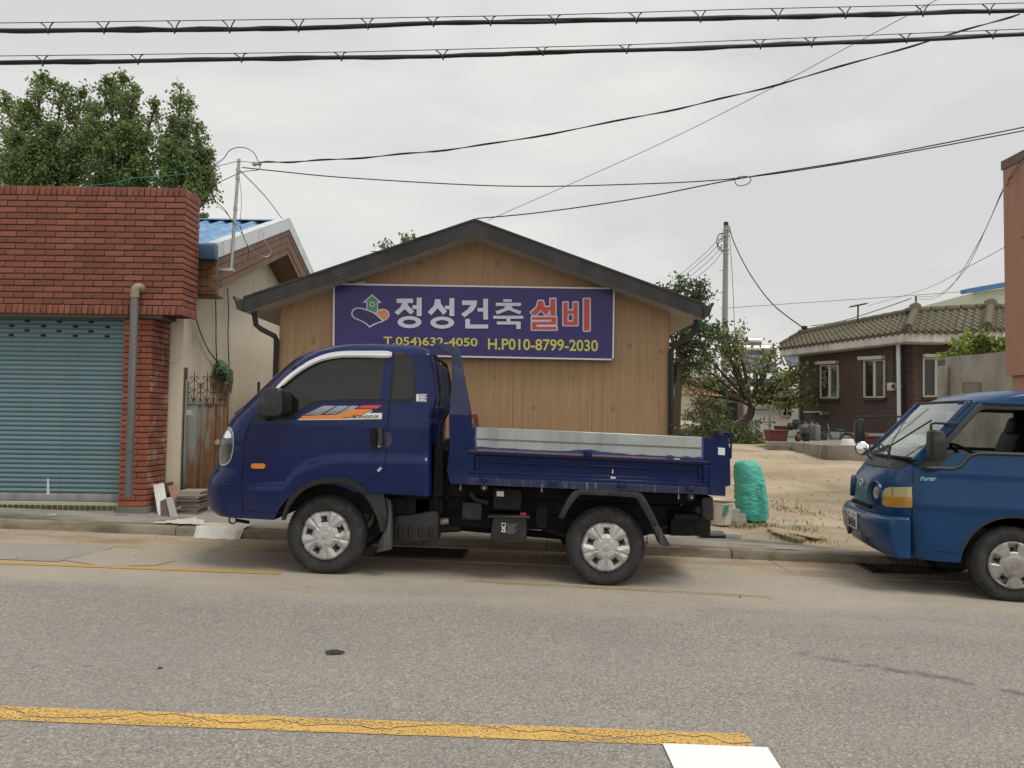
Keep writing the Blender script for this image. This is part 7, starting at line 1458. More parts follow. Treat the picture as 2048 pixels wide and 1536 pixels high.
bundle('lower thick black cable bundle under the first one', [(-600, 138), (0, 126), (270, 122), (480, 118), (680, 115), (880, 113), (1100, 104), (1350, 98), (1600, 88), (1850, 78), (2048, 68), (2700, 40)], [(-600, 118), (0, 112), (700, 104), (1250, 90), (2048, 58), (2700, 35)], [85, 275, 482, 682, 885, 1085, 1252, 1520, 1622, 1812, 1985, -120, 2180], 8.0, 5, 2, .02)
wire('service_cable', 'twisted cable rising from the mast insulator to the lower bundle', [(518, 325, 9.2), (620, 322, 9.15), (800, 309, 9.1), (1000, 285, 9), (1300, 229, 8.8), (1525, 177, 8.5), (1830, 90, 8.2), (2040, 28, 8.0)], .007, m_cab, tw=.9)
wire('slack_cable', 'slack cable from the mast sagging across to the picture edge', [(484, 335, 9.25), (560, 343, 9.2), (700, 356, 9.1), (1000, 372, 9), (1250, 369, 8.8), (1480, 356, 8.6), (1750, 316, 8.3), (2120, 248, 8)], .007, m_cab)
wire('ridge_cable', 'cable from the timber house ridge running up past the wire loop', [(953, 437, 9.3), (1080, 425, 9.2), (1280, 396, 9), (1480, 357, 8.6), (1750, 313, 8.3), (2120, 240, 8)], .0075, m_cab)
lp = catmull([P(x, y, 8.58) for x, y in ((1470, 360), (1482, 353), (1500, 355), (1500, 364), (1487, 371), (1474, 370))], 6, True); b = MB(); b.tube(lp + [lp[0]], .005, 5); tag(b.build('wire_loop', m_cab, smooth=60), 'small coiled loop tied where two cables meet', 'cable')
wire('diagonal_wire', 'thin straight wire climbing diagonally behind the bundles', [(975, 441, 12), (1300, 297, 10.5), (1540, 178, 9.5), (1700, 92, 9), (1920, -25, 8)], .004)
wire('pole_cable', 'sagging cable from the utility pole top to the tiled roof', [(1458, 452, 32), (1470, 490, 31), (1500, 548, 29.5), (1545, 608, 28), (1605, 655, 26.9)], .022, m_cab)
wire('pole_stay', 'thin stay wire beside the utility pole', [(1459, 468, 31.8), (1465, 560, 31.6), (1470, 680, 31.4)], .012)
wire('roof_wire', 'wire drooping over the tiled roof to its rusty post', [(1622, 652, 26.8), (1680, 643, 26), (1750, 622, 25), (1822, 597, 23.3)], .014)
wire('far_wire', 'very thin far wire strung behind the tiled roof', [(1440, 617, 60), (1600, 606, 60), (1780, 594, 60), (1945, 582, 60)], .02)
for k, (y0, x1, y1) in enumerate(((472, 1352, 556), (482, 1362, 556), (494, 1375, 556), (505, 1390, 558))): wire('pole_wire', ('topmost', 'second', 'third', 'lowest')[k] + ' of the four wires slanting left from the utility pole', [(1443, y0, 32), ((1443 + x1) / 2, (y0 + y1) / 2 + 4, 36), (x1 - 60, y1 + 50, 42)], .012)
wire('post_cable', 'cable swooping from the salmon building down to the rusty roof post', [(1838, 599, 23.2), (1870, 596, 22), (1905, 570, 19), (1960, 480, 14), (2010, 375, 11.9), (2060, 310, 11)], .006)
wire('post_cable_pair', 'second cable swooping beside the first to the rusty roof post', [(1836, 594, 23.2), (1880, 588, 21), (1930, 540, 17), (1975, 450, 13.5), (2012, 366, 11.9), (2060, 300, 11)], .006)
wire('long_thin_wire', 'long thin wire sloping from the salmon building over the tiled roof', [(1735, 612, 26), (1850, 578, 22), (1940, 532, 16), (2060, 466, 11)], .006)
# the tangle around the mast
wire('mast_loop', 'wire arching over the mast from the insulator', [(516, 322, 9.2), (508, 306, 9.2), (492, 296, 9.2), (474, 295, 9.2), (458, 302, 9.2), (448, 316, 9.2), (432, 330, 9.2), (421, 345, 9.2), (421, 358, 9.2), (413, 374, 9.2)], .005, m_cab, 5)
wire('mast_cross_wire', 'wire from the trees past the mast top to the insulator', [(380, 340, 9.6), (440, 331, 9.4), (476, 323, 9.3), (512, 326, 9.2)], .004, None, 5)
wire('mast_low_wire', 'kinked wire below the mast top with a dark clip', [(413, 374, 9.2), (430, 370, 9.2), (440, 364, 9.2), (468, 351, 9.2), (490, 343, 9.2), (515, 340, 9.2), (521, 331, 9.2)], .005, m_cab, 5)
wire('mast_drop', 'pair of wires hanging from the tangle down past the mast', [(392, 366, 9.3), (415, 374, 9.2), (428, 398, 9.2), (450, 420, 9.2), (465, 443, 9.2), (480, 455, 9.2), (488, 475, 9.2), (497, 500, 9.22), (495, 520, 9.22)], .005, m_cab, 5)
wire('mast_drop_loop', 'thin inner strand of the hanging wire pair', [(420, 380, 9.2), (434, 410, 9.2), (452, 425, 9.2), (470, 452, 9.21), (484, 468, 9.22)], .003, m_cab, 5)
wire('mast_stay', 'straight stay wire from the mast to the blue roof ridge', [(481, 342, 9.25), (530, 392, 10.7), (564, 437, 12.2)], .006, m_cab, 3)
wire('mast_string', 'thin slack string hanging along the mast', [(479, 358, 9.24), (483, 400, 9.22), (481, 440, 9.22), (484, 470, 9.22)], .003)
wire('fascia_curl', 'curled pale wire end on the white barge board', [(494, 488, 9.24), (510, 505, 9.3), (528, 513, 9.4), (540, 510, 9.45), (541, 497, 9.45), (530, 482, 9.42), (526, 470, 9.42), (532, 465, 9.42)], .003, m_galv, 5)
m_grw = M('green wire', (.03, .2, .14), .5); wire('green_wire', 'green wire strung along the brick parapet in front of the trees', [(120, 375, 9.7), (180, 372, 9.7), (240, 364, 9.7), (270, 356, 9.7), (320, 353, 9.7), (375, 348, 9.6)], .006, m_grw, 5)
for nm, lb, pts in (('wall_cable', 'black cable hanging straight down the cream gable wall nearest the gate', ((431, 588), (432, 640), (432, 690), (434, 722))), ('wall_cable', 'black cable hanging down the cream gable wall nearer the timber house', ((455, 576), (457, 620), (456, 670), (458, 735))), ('wall_cable', 'cable slanting from the brick parapet to the green rag', ((392, 637), (402, 668), (418, 702), (434, 722)))):
    b = MB(); b.tube(catmull([PX(x, y, -4.1) for x, y in pts], 5), .008, 6); tag(b.build(nm, m_cab, smooth=60), lb, 'cable', 'cables on the cream wall')
wire('eave_cable', 'black cable along the left slope of the charcoal roof', [(630, 548, 9.23), (660, 542, 9.23), (690, 560, 9.24), (712, 565, 9.4)], .006, m_cab, 5); wire('ridge_slope_cable', 'loose black cable lying on the charcoal roof slope', [(742, 503, 9.22), (780, 502, 9.22), (810, 492, 9.22), (835, 476, 9.22), (858, 469, 9.22)], .006, m_cab, 5)
# ================================================================ things by the gate on the left
def lean(name, label, cat, quad, Y0, Y1, th, mat, bev=.003):    # slab leaning back: bottom at Y0, top at Y1
    (tl, tr, br, bl) = quad; p = [P(*tl, Y1), P(*tr, Y1), P(*br, Y0), P(*bl, Y0)]; b = MB(); n = (p[1] - p[0]).cross(p[3] - p[0]).normalized(); n = n if n.y > 0 else -n; b.prism(p, n * th); return tag(b.build(name, mat, bevel=bev, seg=1), label, cat)
def pz(x, y): return gz(x, y) + .006
lean('white_board', 'white narrow board leaning against the brick pillar', 'board', ((306, 969), (316, 968), (327, 1036), (317, 1037)), 9.06, 9.24, .02, M('white laminate', (.7, .69, .66), .5, var=.04))
lean('white_board', 'second white board leaning beside the first at the brick pillar', 'board', ((317, 967), (327, 966), (338, 1034), (328, 1035)), 9.08, 9.26, .02, bpy.data.materials['white laminate'])
lean('tan_board', 'tan board leaning behind the grey slab by the gate', 'board', ((335, 972), (354, 968), (363, 1015), (350, 1022)), 9.2, 9.4, .015, M('tan fibreboard', (.36, .22, .14), .8, var=.1))
lean('brown_board', 'dark brown board standing behind the white boards', 'board', ((326, 966), (345, 963), (347, 1020), (330, 1025)), 9.34, 9.5, .02, M('dark brown veneer', (.08, .052, .038), .7, var=.3, scale=20))
lean('stone_slab', 'grey slab with a rough brown edge leaning in front of the boards', 'slab', ((331, 996), (343, 993), (356, 1037), (341, 1039)), 8.98, 9.14, .03, M('pale grey slab', (.36, .35, .34), .7, var=.12)); lean('brown_slab', 'rough brown slab leaning under the grey slab', 'slab', ((320, 1002), (331, 997), (341, 1039), (322, 1036)), 9.0, 9.15, .03, M('rough brown stone', (.11, .075, .06), .9, var=.5, scale=40, bump=.5))
m_sl = [M('tan tile', (.36, .32, .26), .8, var=.12, rnd=.1), M('brown grey tile', (.17, .145, .13), .8, var=.15, rnd=.12)]; random.seed(5)
ordn = ['topmost', 'second', 'third', 'fourth', 'fifth', 'sixth', 'seventh', 'eighth', 'ninth', 'tenth', 'eleventh', 'twelfth', 'lowest']
c0 = P(378, 1033, 9.25); zb0 = pz(c0.x, 9.3); zt0 = P(378, 981, 9.25).z; th = (zt0 - zb0) / 13
for k in range(13):
    z = zb0 + (12 - k) * th; b = MB(); r = random.uniform(-.05, .05); w, d = .135 + random.uniform(-.008, .008), .15; cx = c0.x + random.uniform(-.014, .014) - .004 * (k > 3); cy = 9.36 + random.uniform(-.01, .01)
    pts = [(cx + x * math.cos(r) - y * math.sin(r), cy + x * math.sin(r) + y * math.cos(r), z) for x, y in ((-w, -d), (w, -d), (w, d), (-w, d))]; b.prism(pts, (0, 0, th - .003))
    tag(b.build('floor_tile', m_sl[0 if k < 4 else 1], bevel=.002, seg=1), f"{ordn[k]} {'tan' if k < 4 else 'brown grey'} tile{' from the top' if 0 < k < 12 else ''} in the stack before the gate", 'tile', 'tiles stacked before the gate')
# crumpled white sheet on the pavement
random.seed(2); b = MB(); cs = [PZ(306, 1057), PZ(413, 1052), PZ(396, 1037), PZ(345, 1044)]
def cl(u, v):
    p = cs[0].lerp(cs[1], u).lerp(cs[3].lerp(cs[2], u), v); e = .05 * noise.noise(Vector((u * 3, v * 3, 1))); x, y = p.x + e, p.y + e; return (x, y, pz(x, y) + .012 + .02 * abs(noise.noise(Vector((x * 9, y * 9, 0)))) + .012 * abs(noise.noise(Vector((x * 24, y * 24, 3)))))
b.grid(cl, 40, 26); tag(b.build('white_sheet', M('dirty white plastic', (.58, .56, .5), .6, var=.1), smooth=40, recalc=False), 'crumpled white plastic sheet lying on the pavement before the gate', 'sheet')
p = P(100, 1042, 8.75); b = MB(); b.prism([(p.x - .04, p.y, pz(p.x, p.y) + .004), (p.x + .05, p.y + .02, pz(p.x, p.y) + .004), (p.x + .04, p.y + .05, pz(p.x, p.y) + .008), (p.x - .03, p.y + .03, pz(p.x, p.y) + .006)], (0, 0, .004)); tag(b.build('paper_scrap', M('pink paper', (.62, .5, .5), .7)), 'pale pink paper scrap on the pavement by the shutter', 'paper')
# green rag tied round the cables
b = MB(); rg = [(434, 718), (445, 720), (456, 730), (466, 742), (467, 760), (462, 790), (457, 770), (450, 762), (446, 765), (436, 756), (428, 748), (427, 735)]
cen = PX(446, 745, -4.05)
def rag(u, v):
    k = u * 12; i = int(k) % 12; t = k - int(k); a = Vector(rg[i] + (0,)); c = Vector(rg[(i + 1) % 12] + (0,)); q = a.lerp(c, t); q = Vector((446, 742, 0)).lerp(q, v); d = .09 * (1 - v ** 2) + .035 * noise.noise(Vector((q.x * .25, q.y * .25, 1))) ; return PX(q.x, q.y, -4.09 + max(0, d))
b.grid(rag, 60, 12); tag(b.build('green_rag', M('faded green tarpaulin', (.07, .16, .085), .6, var=.35, scale=25), smooth=50, recalc=False), 'crumpled green tarpaulin rag tied round the cables above the gate', 'rag')
# ================================================================ yard: turquoise sack, buckets, bricks
SKY = 10.3; base = P(1505, 1037, SKY); tp_ = P(1492, 925, SKY); sx_, sz_ = base.x, pz(base.x, SKY)
sk = MB(); prof = [(0, .10), (.02, .19), (.12, .21), (.3, .21), (.5, .2), (.68, .19), (.82, .18), (.93, .16), (.985, .125), (1, .06)]; H_ = tp_.z - sz_ + .02; rows = 60; nn = 60; vs = []
for j in range(rows + 1):
    t = j / rows; r, = lerp_tab(prof, t); cx = base.x + (tp_.x - base.x) * t + .02 * math.sin(t * 3)
    for k in range(nn):
        a = k * 2 * math.pi / nn; q = Vector((math.cos(a) * 1.3, math.sin(a) * 1.3, t * 9)); w = 1 + .05 * noise.noise(q * .8) + .09 * abs(noise.noise(Vector((math.cos(a) * 2, math.sin(a) * 2, t * 22 + a)))) + .06 * abs(noise.noise(Vector((math.cos(a) * 5, math.sin(a) * 5, t * 9))))
        vs.append((cx + r * w * math.cos(a), SKY + .02 + r * w * math.sin(a) * .9, sz_ + H_ * t + .02 * noise.noise(q)))
sk.add(vs, [(j * nn + k, j * nn + (k + 1) % nn, (j + 1) * nn + (k + 1) % nn, (j + 1) * nn + k) for j in range(rows) for k in range(nn)] + [tuple(range(nn - 1, -1, -1)), tuple(rows * nn + k for k in range(nn))])
sack = thing('woven_sack', 'full turquoise woven sack standing in the sandy yard', 'sack', (base.x, SKY, sz_)); m_sack = M('turquoise woven plastic', (.08, .47, .38), .45, var=.15, scale=5, bump=.25, bscale=140, streak=((.1, .55, .46), .3, 12)); nt_ = m_sack.node_tree
_b = nt_.nodes['Principled BSDF']; _tc = nt_.nodes.new('ShaderNodeTexCoord'); _mp = nt_.nodes.new('ShaderNodeMapping'); _mp.inputs['Scale'].default_value = (3.5, 3.5, 10); _nz = nt_.nodes.new('ShaderNodeTexNoise'); _nz.inputs['Scale'].default_value = 1.6; _nz.inputs['Detail'].default_value = 5; _nz.inputs['Distortion'].default_value = 1.2; _bp = nt_.nodes.new('ShaderNodeBump'); _bp.inputs['Strength'].default_value = .55; _bp.inputs['Distance'].default_value = .04
for _a, _c in ((_tc.outputs['Object'], _mp.inputs[0]), (_mp.outputs[0], _nz.inputs[0]), (_nz.outputs[0], _bp.inputs['Height']), (_bp.outputs[0], _b.inputs['Normal'])): nt_.links.new(_a, _c)
sk.build('body', m_sack, sack, smooth=60, recalc=False)
b = MB()
for k in range(9):
    a = k * .7; b.add([(tp_.x, SKY, tp_.z - .03), (tp_.x + .12 * math.cos(a), SKY + .1 * math.sin(a), tp_.z - .01 + .03 * math.sin(k * 2.3)), (tp_.x + .14 * math.cos(a + .5), SKY + .11 * math.sin(a + .5), tp_.z - .05)], [(0, 1, 2)])
b.build('tied_neck', m_sack, sack)
m_prt = M('faded print', (.02, .12, .13), .6)
for k in range(13):
    y = 968 + k * 4.6; b = MB(); xx = 1519 + k * .75; q = [P(x, yy, SKY - .2) for x, yy in ((xx, y), (xx + 4 + k % 3, y + .6), (xx + 4 + k % 2, y + 2.2), (xx, y + 2))]; b.prism(q, (0, .02, 0)); b.build('print_mark', m_prt, sack)
def lathe_thing(name, label, cat, c, prof, mat, group=None, n=24, parts=()):
    r = thing(name, label, cat, c, group); b = MB(); b.lathe([(0, prof[0][1])] + prof, c, (0, 0, 1), n); b.build('body', mat, r, smooth=40)
    for nm, pr, mt in parts: b = MB(); b.lathe(pr, c, (0, 0, 1), n); b.build(nm, mt, r, smooth=40)
    return r
m_pail = M('white plastic pail', (.62, .61, .56), .5, var=.06, dirt=((.35, .3, .22), .15, 6)); q = P(1440, 1030, 10.0); q.z = pz(q.x, 10)
lathe_thing('white_pail', 'white plastic pail standing behind the tailgate', 'bucket', q, [(.13, 0), (.16, .26), (.168, .265), (.168, .28), (.155, .28), (.13, .02)], m_pail)
q2 = q + Vector((.045, .05, .2)); lathe_thing('cream_basin', 'cream basin sitting inside the white pail', 'basin', q2, [(.1, 0), (.15, .1), (.165, .105), (.165, .115), (.15, .112), (.1, .012)], M('cream plastic', (.66, .6, .46), .5))
m_cbk = mat_concrete('cement brick', (.36, .34, .31), (.48, .46, .42)); bm_ = MB(); bm_.box(-.095, .095, -.045, .045, 0, .057); cbm = bm_.mesh('cement_brick', m_cbk, bevel=.004, seg=1)
for k, (px, py, lb) in enumerate(((1462, 1024, 'lowest inner'), (1477, 1026, 'lowest outer'), (1460, 1013, 'middle inner'), (1477, 1014, 'middle outer'), (1465, 1003, 'topmost'))):
    q = P(px, py, 10.15); lev = (0, 0, 1, 1, 2)[k]; o = link('cement_brick', cbm); o.location = (q.x, 10.15 + (.01 * k), pz(q.x, 10.15) + .058 * lev); o.rotation_euler = (0, 0, .1 * (k % 3 - 1)); tag(o, lb + ' cement brick in the small pile by the turquoise sack', 'brick', 'cement bricks by the sack')
q = P(1450, 1024, 9.83); b = MB(); b.prism([P(x, y, 9.83) for x, y in ((1449, 1013), (1458, 1011), (1453, 1031), (1445, 1033))], (.01, .02, 0)); tag(b.build('green_label_scrap', M('green card', (.06, .25, .14), .6)), 'green printed card leaning on the white pail', 'card')
b = MB(); q = [P(1398, 1042, 9.3), P(1445, 1047, 9.3), P(1452, 1054, 9.1), P(1400, 1054, 9.05)]; b.prism([(p.x, p.y, pz(p.x, p.y) + .03) for p in q], (0, 0, .02)); tag(b.build('rubber_mat', M('grey rubber', (.1, .1, .1), .7)), 'thin dark mat lying behind the rear wheel', 'mat')
q = P(1466, 1063, 9.15); b = MB(); b.box(q.x - .1, q.x + .09, 9.1, 9.22, pz(q.x, 9.1) - .01, pz(q.x, 9.1) + .06); tag(b.build('concrete_block', m_cbk, bevel=.008), 'single grey concrete block lying flat on the pavement edge', 'block')
for k, (a, c, w, lb) in enumerate((((1540, 1050), (1640, 1074), .09, 'long weathered board lying flat in the sand'), ((1548, 1062), (1602, 1076), .07, 'short weathered board lying beside the long one'))):
    p0, p1 = P(*a, 9.75 - .15 * k), P(*c, 9.3 - .15 * k); d = (p1 - p0); d.z = 0; d.normalize(); s = Vector((-d.y, d.x, 0)) * w; b = MB(); b.prism([Vector((v.x, v.y, pz(v.x, v.y) + .012)) for v in (p0 - s, p1 - s, p1 + s, p0 + s)], (0, 0, .015)); tag(b.build('plank', M('weathered ply', (.36, .28, .19), .85, var=.2, rnd=.1) if not k else bpy.data.materials['weathered ply'], bevel=.003, seg=1), lb, 'board')
# scattered stones and scraps in the sand (uncountable)
rng = random.Random(8); b = MB()
for _ in range(170):
    Y = rng.uniform(9.1, 19.5); x = rng.uniform(2.6 if Y < 12 else 3.5, min(8, Y * .5)); s = rng.uniform(.006, .022); z = gh(x, Y) + s * .3; b.add([(x - s, Y, z), (x + s * .8, Y - s * .5, z), (x + .2 * s, Y + s, z), (x, Y, z + s)], [(0, 1, 3), (1, 2, 3), (2, 0, 3)])
tag(b.build('gravel', M('grit', (.28, .225, .16), .9, var=.5, scale=3), recalc=False), 'small stones and grit scattered over the sandy yard', kind='stuff')
rng = random.Random(9); b = MB()
for _ in range(160):
    x = rng.uniform(-6, 6); Y = rng.choice((rng.uniform(8.15, 8.34), rng.uniform(6.4, 8.3), rng.uniform(8.5, 9))); s = rng.uniform(.004, .012); z = (rz(x) + .008 if Y < 8.35 else pz(x, Y)); b.add([(x - s, Y, z), (x + s * .8, Y - s * .5, z), (x + .2 * s, Y + s, z), (x, Y, z + s)], [(0, 1, 3), (1, 2, 3), (2, 0, 3)])
tag(b.build('grit', bpy.data.materials['grit'], recalc=False), 'loose grit gathered along the gutter', kind='stuff')
# ================================================================ patio in front of the brown house and what stands on it
m_pat = mat_concrete('patio concrete', (.2, .185, .155), (.33, .31, .265), (.12, .1, .075), .4); A0, A1 = P(1534, 893, 19.5), P(1668, 900, 19.5); gy = gz(A0.x, 19.5); PT = P(1600, 884, 19.5).z
pt = MB(); pt.prism([(A0.x, 19.5, gy - .1), (A1.x + 2.2, 19.5, gy - .1), (11.2, 27, gy - .1), (9.5, 27, gy - .1)], (0, 0, PT - gy + .1)); tag(pt.build('patio_step', m_pat, bevel=.015), 'low concrete patio edge in front of the brown house', 'step')
B0 = P(1654, 905, 17.3); PT2 = P(1680, 891, 17.3).z; b = MB(); b.box(B0.x, B0.x + 2.2, 17.3, 19.45, gz(B0.x, 17.3) - .1, PT2); tag(b.build('concrete_step', m_pat, bevel=.015), 'nearer concrete step with the white basin on it', 'step')
Z8 = lambda x, y: (1560 + x / 10.24, 820 + y / 10.24)
m_on = M('dark glazed clay', (.03, .024, .02), .3, var=.4, scale=6); m_onb = M('brown glazed clay', (.085, .04, .022), .35, var=.3, scale=6); m_tub = M('red rubber tub', (.125, .032, .026), .6, var=.12, dirt=((.12, .06, .05), .2, 3))
def jar(label, px0, px1, py0, py1, Y, mat, z0=None):
    c = P((px0 + px1) / 2, py1, Y); R = (px1 - px0) / 2 / F * Y; H = (py1 - py0) / F * Y
    if z0 is not None: c.z = z0
    pr = [(.62, 0), (.8, .18), (.96, .42), (1.0, .58), (.93, .76), (.74, .9), (.7, .93), (.78, .96), (.76, 1.0), (.6, 1.0)]
    lathe_thing('clay_jar', label, 'jar', c, [(r * R, h * H) for r, h in pr], mat, 'clay jars on the patio', 20, (('lid', [(0, H * 1.05), (R * .3, H * 1.05), (R * .66, H * 1.0), (R * .66, H * .985)], mat),))
z8 = lambda x0, x1, y0, y1: (Z8(x0, 0)[0], Z8(x1, 0)[0], Z8(0, y0)[1], Z8(0, y1)[1])
jar('largest dark clay jar at the front of the patio', *z8(430, 640, 375, 650), 20.2, m_on, PT); jar('small brown clay jar beside the largest dark jar', *z8(300, 430, 505, 640), 20.0, m_onb, PT); jar('dark clay jar stacked behind the red tub', *z8(145, 280, 270, 415), 21.5, m_on); jar('highest dark clay jar against the white wall', *z8(245, 385, 200, 400), 22.5, m_on); jar('dark clay jar half hidden behind the largest jar', *z8(335, 460, 385, 560), 21.2, m_on, PT); jar('brown clay jar behind the far mirror of the mid blue truck', *z8(1640, 1815, 465, 660), 21, m_onb, PT)
for q, lb, Y in (((1540, 1576, 859, 880), 'red rubber tub at the corner of the patio', 19.9), ((1559, 1578, 853, 862), 'dark red tub behind the front red tub', 22.3), ((1732, 1765, 882, 898), 'long red planter beside the round mirror', 18.2)):
    a, c = P(q[0], q[3], Y), P(q[1], q[2], Y); zz = PT if Y > 19.6 else PT2; h = c.z - P(q[0], q[2] + (q[3] - q[2]), Y).z; r = thing('rubber_tub', lb, 'tub', ((a.x + c.x) / 2, Y, zz), 'red tubs on the patio'); b = MB(); w = (c.x - a.x) / 2; cx = (a.x + c.x) / 2
    z0 = zz if Y < 22 else a.z
    b.add([(cx - w * .88, Y, z0), (cx + w * .88, Y, z0), (cx + w * .88, Y + .45, z0), (cx - w * .88, Y + .45, z0), (cx - w, Y - .04, z0 + h), (cx + w, Y - .04, z0 + h), (cx + w, Y + .49, z0 + h), (cx - w, Y + .49, z0 + h)], [(0, 1, 5, 4), (1, 2, 6, 5), (2, 3, 7, 6), (3, 0, 4, 7), (0, 1, 2, 3)]); b.build('body', m_tub, r, recalc=False)
    b = MB(); b.tube([(cx - w, Y - .04, z0 + h), (cx + w, Y - .04, z0 + h), (cx + w, Y + .49, z0 + h), (cx - w, Y + .49, z0 + h), (cx - w, Y - .04, z0 + h)], .02, 6); b.build('rim', m_tub, r)
m_gpl = M('grey plastic', (.16, .165, .17), .55, var=.12)
for k, (q, lb) in enumerate((((480, 640, 305, 560), 'grey plastic can behind the largest jar'), ((640, 730, 285, 560), 'tall grey plastic can in the middle of the patio'), ((728, 840, 312, 560), 'grey plastic can with a handle nearest the bicycle'))):
    x0, x1, y0, y1 = z8(*q); Y = 21.3 - k * .15; a, c = P(x0, y1, Y), P(x1, y0, Y); r = thing('plastic_can', lb, 'container', ((a.x + c.x) / 2, Y, PT), 'grey cans on the patio'); b = MB(); b.box(a.x, c.x, Y, Y + .25, PT, c.z); b.build('body', m_gpl, r, bevel=.03, seg=3); b = MB(); b.lathe([(0, .04), (.05, .04), (.05, 0)], ((a.x + c.x) / 2, Y + .12, c.z), (0, 0, 1), 12); b.build('cap', m_gpl, r); b = MB(); b.tube(catmull([(a.x + .04, Y + .12, c.z), ((a.x + c.x) / 2, Y + .12, c.z + .06), (c.x - .04, Y + .12, c.z)], 4), .015, 6); b.build('handle', m_gpl, r)
b = MB(); x0, x1, y0, y1 = z8(470, 770, 215, 280); a, c = P(x0, y1, 23.5), P(x1, y0, 23.5); shf = thing('wall_shelf', 'dark shelf of odds and ends against the brick wall', 'shelf', ((a.x + c.x) / 2, 23.5, PT)); b.box(a.x, c.x, 23.5, 23.8, a.z, c.z); b.build('top', m_dkgrey, shf, bevel=.02)
for x in (a.x + .05, c.x - .05): b = MB(); b.box(x - .03, x + .03, 23.5, 23.8, PT, a.z); b.build('leg', m_dkgrey, shf)
# crates
for k, (q, lb) in enumerate((((835, 985, 350, 400), 'topmost black slatted crate by the bicycle'), ((830, 985, 405, 470), 'middle black slatted crate by the bicycle'), ((840, 960, 475, 545), 'lowest black slatted crate by the bicycle'))):
    x0, x1, y0, y1 = z8(*q); Y = 21.6; a, c = P(x0, y1, Y), P(x1, y0, Y); r = thing('slatted_crate', lb, 'crate', ((a.x + c.x) / 2, Y, a.z), 'crates stacked by the bicycle')
    for t in (0, .5): 
        z = a.z + (c.z - a.z) * t; h = (c.z - a.z) * .38; b = MB(); b.box(a.x, c.x, Y, Y + .02, z, z + h); b.box(a.x, c.x, Y + .3, Y + .32, z, z + h); b.box(a.x, a.x + .02, Y + .02, Y + .3, z, z + h); b.box(c.x - .02, c.x, Y + .02, Y + .3, z, z + h); b.build('slat', m_dkgrey, r)
    for x in (a.x + .01, c.x - .03): b = MB(); b.box(x, x + .02, Y - .01, Y, a.z, c.z); b.build('post', m_dkgrey, r)
b = MB(); b.box(P(Z8(840, 0)[0], 880, 21.6).x, P(Z8(960, 0)[0], 880, 21.6).x, 21.6, 21.9, PT, P(1650, Z8(0, 545)[1], 21.6).z); tag(b.build('crate_stand', m_blk), 'low black stand beneath the stacked crates', 'stand')
# bicycle
YB = 22.6; bk_ = thing('bicycle', 'small bicycle with a green saddle parked on the patio', 'bicycle', P(Z8(1060, 0)[0], 886, YB)); B = lambda x, y, o=0: P(*Z8(x, y), YB + o); wz = 640; wr_ = 138 / 10.24 / F * YB; m_bfr = M('grey bicycle paint', (.16, .18, .18), .4, .3)
for cx in (770, 1372):
    c = B(cx, wz); e = bpy.data.objects.new('wheel', None); COL.objects.link(e); e.parent = bk_; e.matrix_parent_inverse = wmat(bk_).inverted(); b = MB(); b.tube([c + Vector((math.cos(t), 0, math.sin(t))) * wr_ for t in (i * math.pi / 16 for i in range(33))], .022, 6); b.build('tyre', m_tyre, e, smooth=60); b = MB(); b.tube([c + Vector((math.cos(t), 0, math.sin(t))) * wr_ * .9 for t in (i * math.pi / 16 for i in range(33))], .008, 5); b.build('rim', m_galv, e, smooth=60); b = MB()
    for i in range(10): t = i * math.pi / 5; b.tube([c, c + Vector((math.cos(t), 0, math.sin(t))) * wr_ * .9], .003, 4)
    b.build('spokes', m_galv, e)
b = MB()
for pts in (((1000, 440), (1060, 560), (1170, 690)), ((985, 470), (1030, 560), (1150, 700)), ((1245, 470), (1200, 690)), ((1200, 690), (1372, 640)), ((1240, 510), (1372, 640)), ((1000, 400), (960, 560), (880, 640), (770, 640))): b.tube(catmull([B(*q) for q in pts], 4), .018, 6)
b.build('frame', m_bfr, bk_, smooth=60); b = MB(); b.tube(catmull([B(1000, 420), B(990, 330), B(970, 285)], 4), .014, 6); b.tube([B(985, 300, -.25), B(985, 300, .25)], .012, 6); b.build('handlebar', m_galv, bk_, smooth=60)
sd = MB(); sd.prism([B(*q, -.07) for q in ((1160, 395), (1200, 385), (1320, 400), (1325, 435), (1290, 445), (1200, 435))], (0, .14, 0)); sd.build('saddle', M('green saddle cover', (.02, .13, .085), .5), bk_, bevel=.02, seg=3)
b = MB(); b.tube([B(1245, 440), B(1240, 500)], .012, 6); b.tube([B(1280, 490), B(1480, 478)], .012, 6); b.tube([B(1440, 482), B(1390, 600)], .008, 5); b.build('carrier', m_dkgrey, bk_)
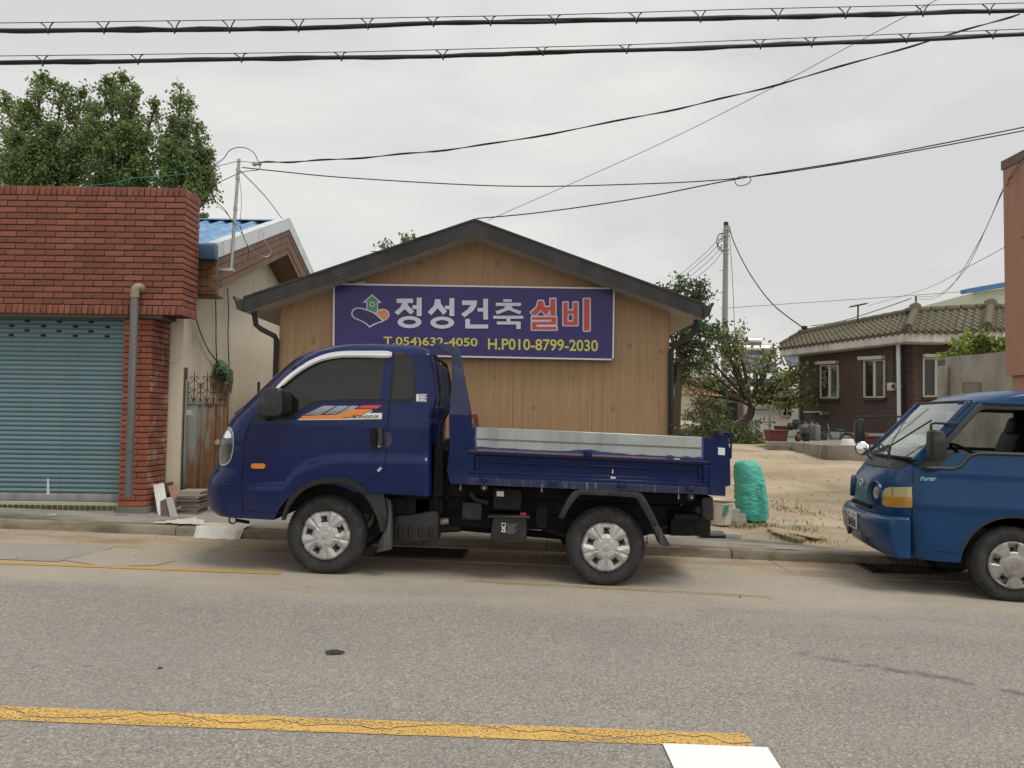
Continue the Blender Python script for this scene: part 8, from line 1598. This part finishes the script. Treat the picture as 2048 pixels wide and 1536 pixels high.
b = MB(); b.tube([B(1372, wz) + Vector((math.cos(t), 0, math.sin(t))) * (wr_ + .045) for t in (i * math.pi / 12 for i in range(1, 12))], .014, 6); b.build('mudguard', m_dkgrey, bk_, smooth=60); b = MB(); c = B(1190, 690); b.lathe([(0, -.03), (.07, -.03), (.07, -.02)], c, (0, 1, 0), 16); b.tube([c, c + Vector((.1, -.08, -.06))], .012, 5); b.build('crank', m_dkgrey, bk_)
q = P(1697, 893, 17.6); q.z = PT2; R = .165; lathe_thing('white_basin', 'white plastic basin upside down on the nearer concrete step', 'basin', q, [(R * 1.06, 0), (R * 1.06, .01), (R, .015), (R * .86, .13), (R * .8, .14), (0, .14)], M('white plastic', (.72, .69, .67), .5))
# heap of sand, sheet and a blue barrel behind the tree
for nm, lb, cat, q, Y, mat in (('rubble_heap', 'small heap of brown rubble by the white outhouse', 'heap', (1508, 1526, 860, 874), 29, M('rubble', (.14, .1, .07), .95, var=.5, scale=8)), ('white_tarpaulin', 'white tarpaulin draped over a heap by the white outhouse', 'tarpaulin', (1486, 1512, 858, 872), 28.5, M('white tarp', (.62, .6, .55), .7))):
    a, c = P(q[0], q[3], Y), P(q[1], q[2], Y); b = MB(); w = (c.x - a.x) / 2; h = c.z - a.z
    def hp_(u, v): x, y = u * 2 - 1, v * 2 - 1; r = min(1, math.hypot(x, y)); return ((a.x + c.x) / 2 + x * w * 1.1, Y + y * w, gz(a.x, Y) + max(0, (a.z - gz(a.x, Y))) * 0 + (h + a.z - gz(a.x, Y)) * (1 - r ** 1.6) * (1 + .35 * noise.noise(Vector((x * 3, y * 3, Y)))))
    b.grid(hp_, 20, 20); tag(b.build(nm, mat, smooth=60, recalc=False), lb, cat)
q = P(1493, 868, 29.5); q.z = gz(q.x, 29.5); lathe_thing('blue_barrel', 'pale blue barrel behind the persimmon trunk', 'barrel', q, [(.24, 0), (.26, .3), (.26, .32), (.25, .6), (.24, .75), (.0, .76)], M('pale blue plastic', (.16, .27, .36), .5))
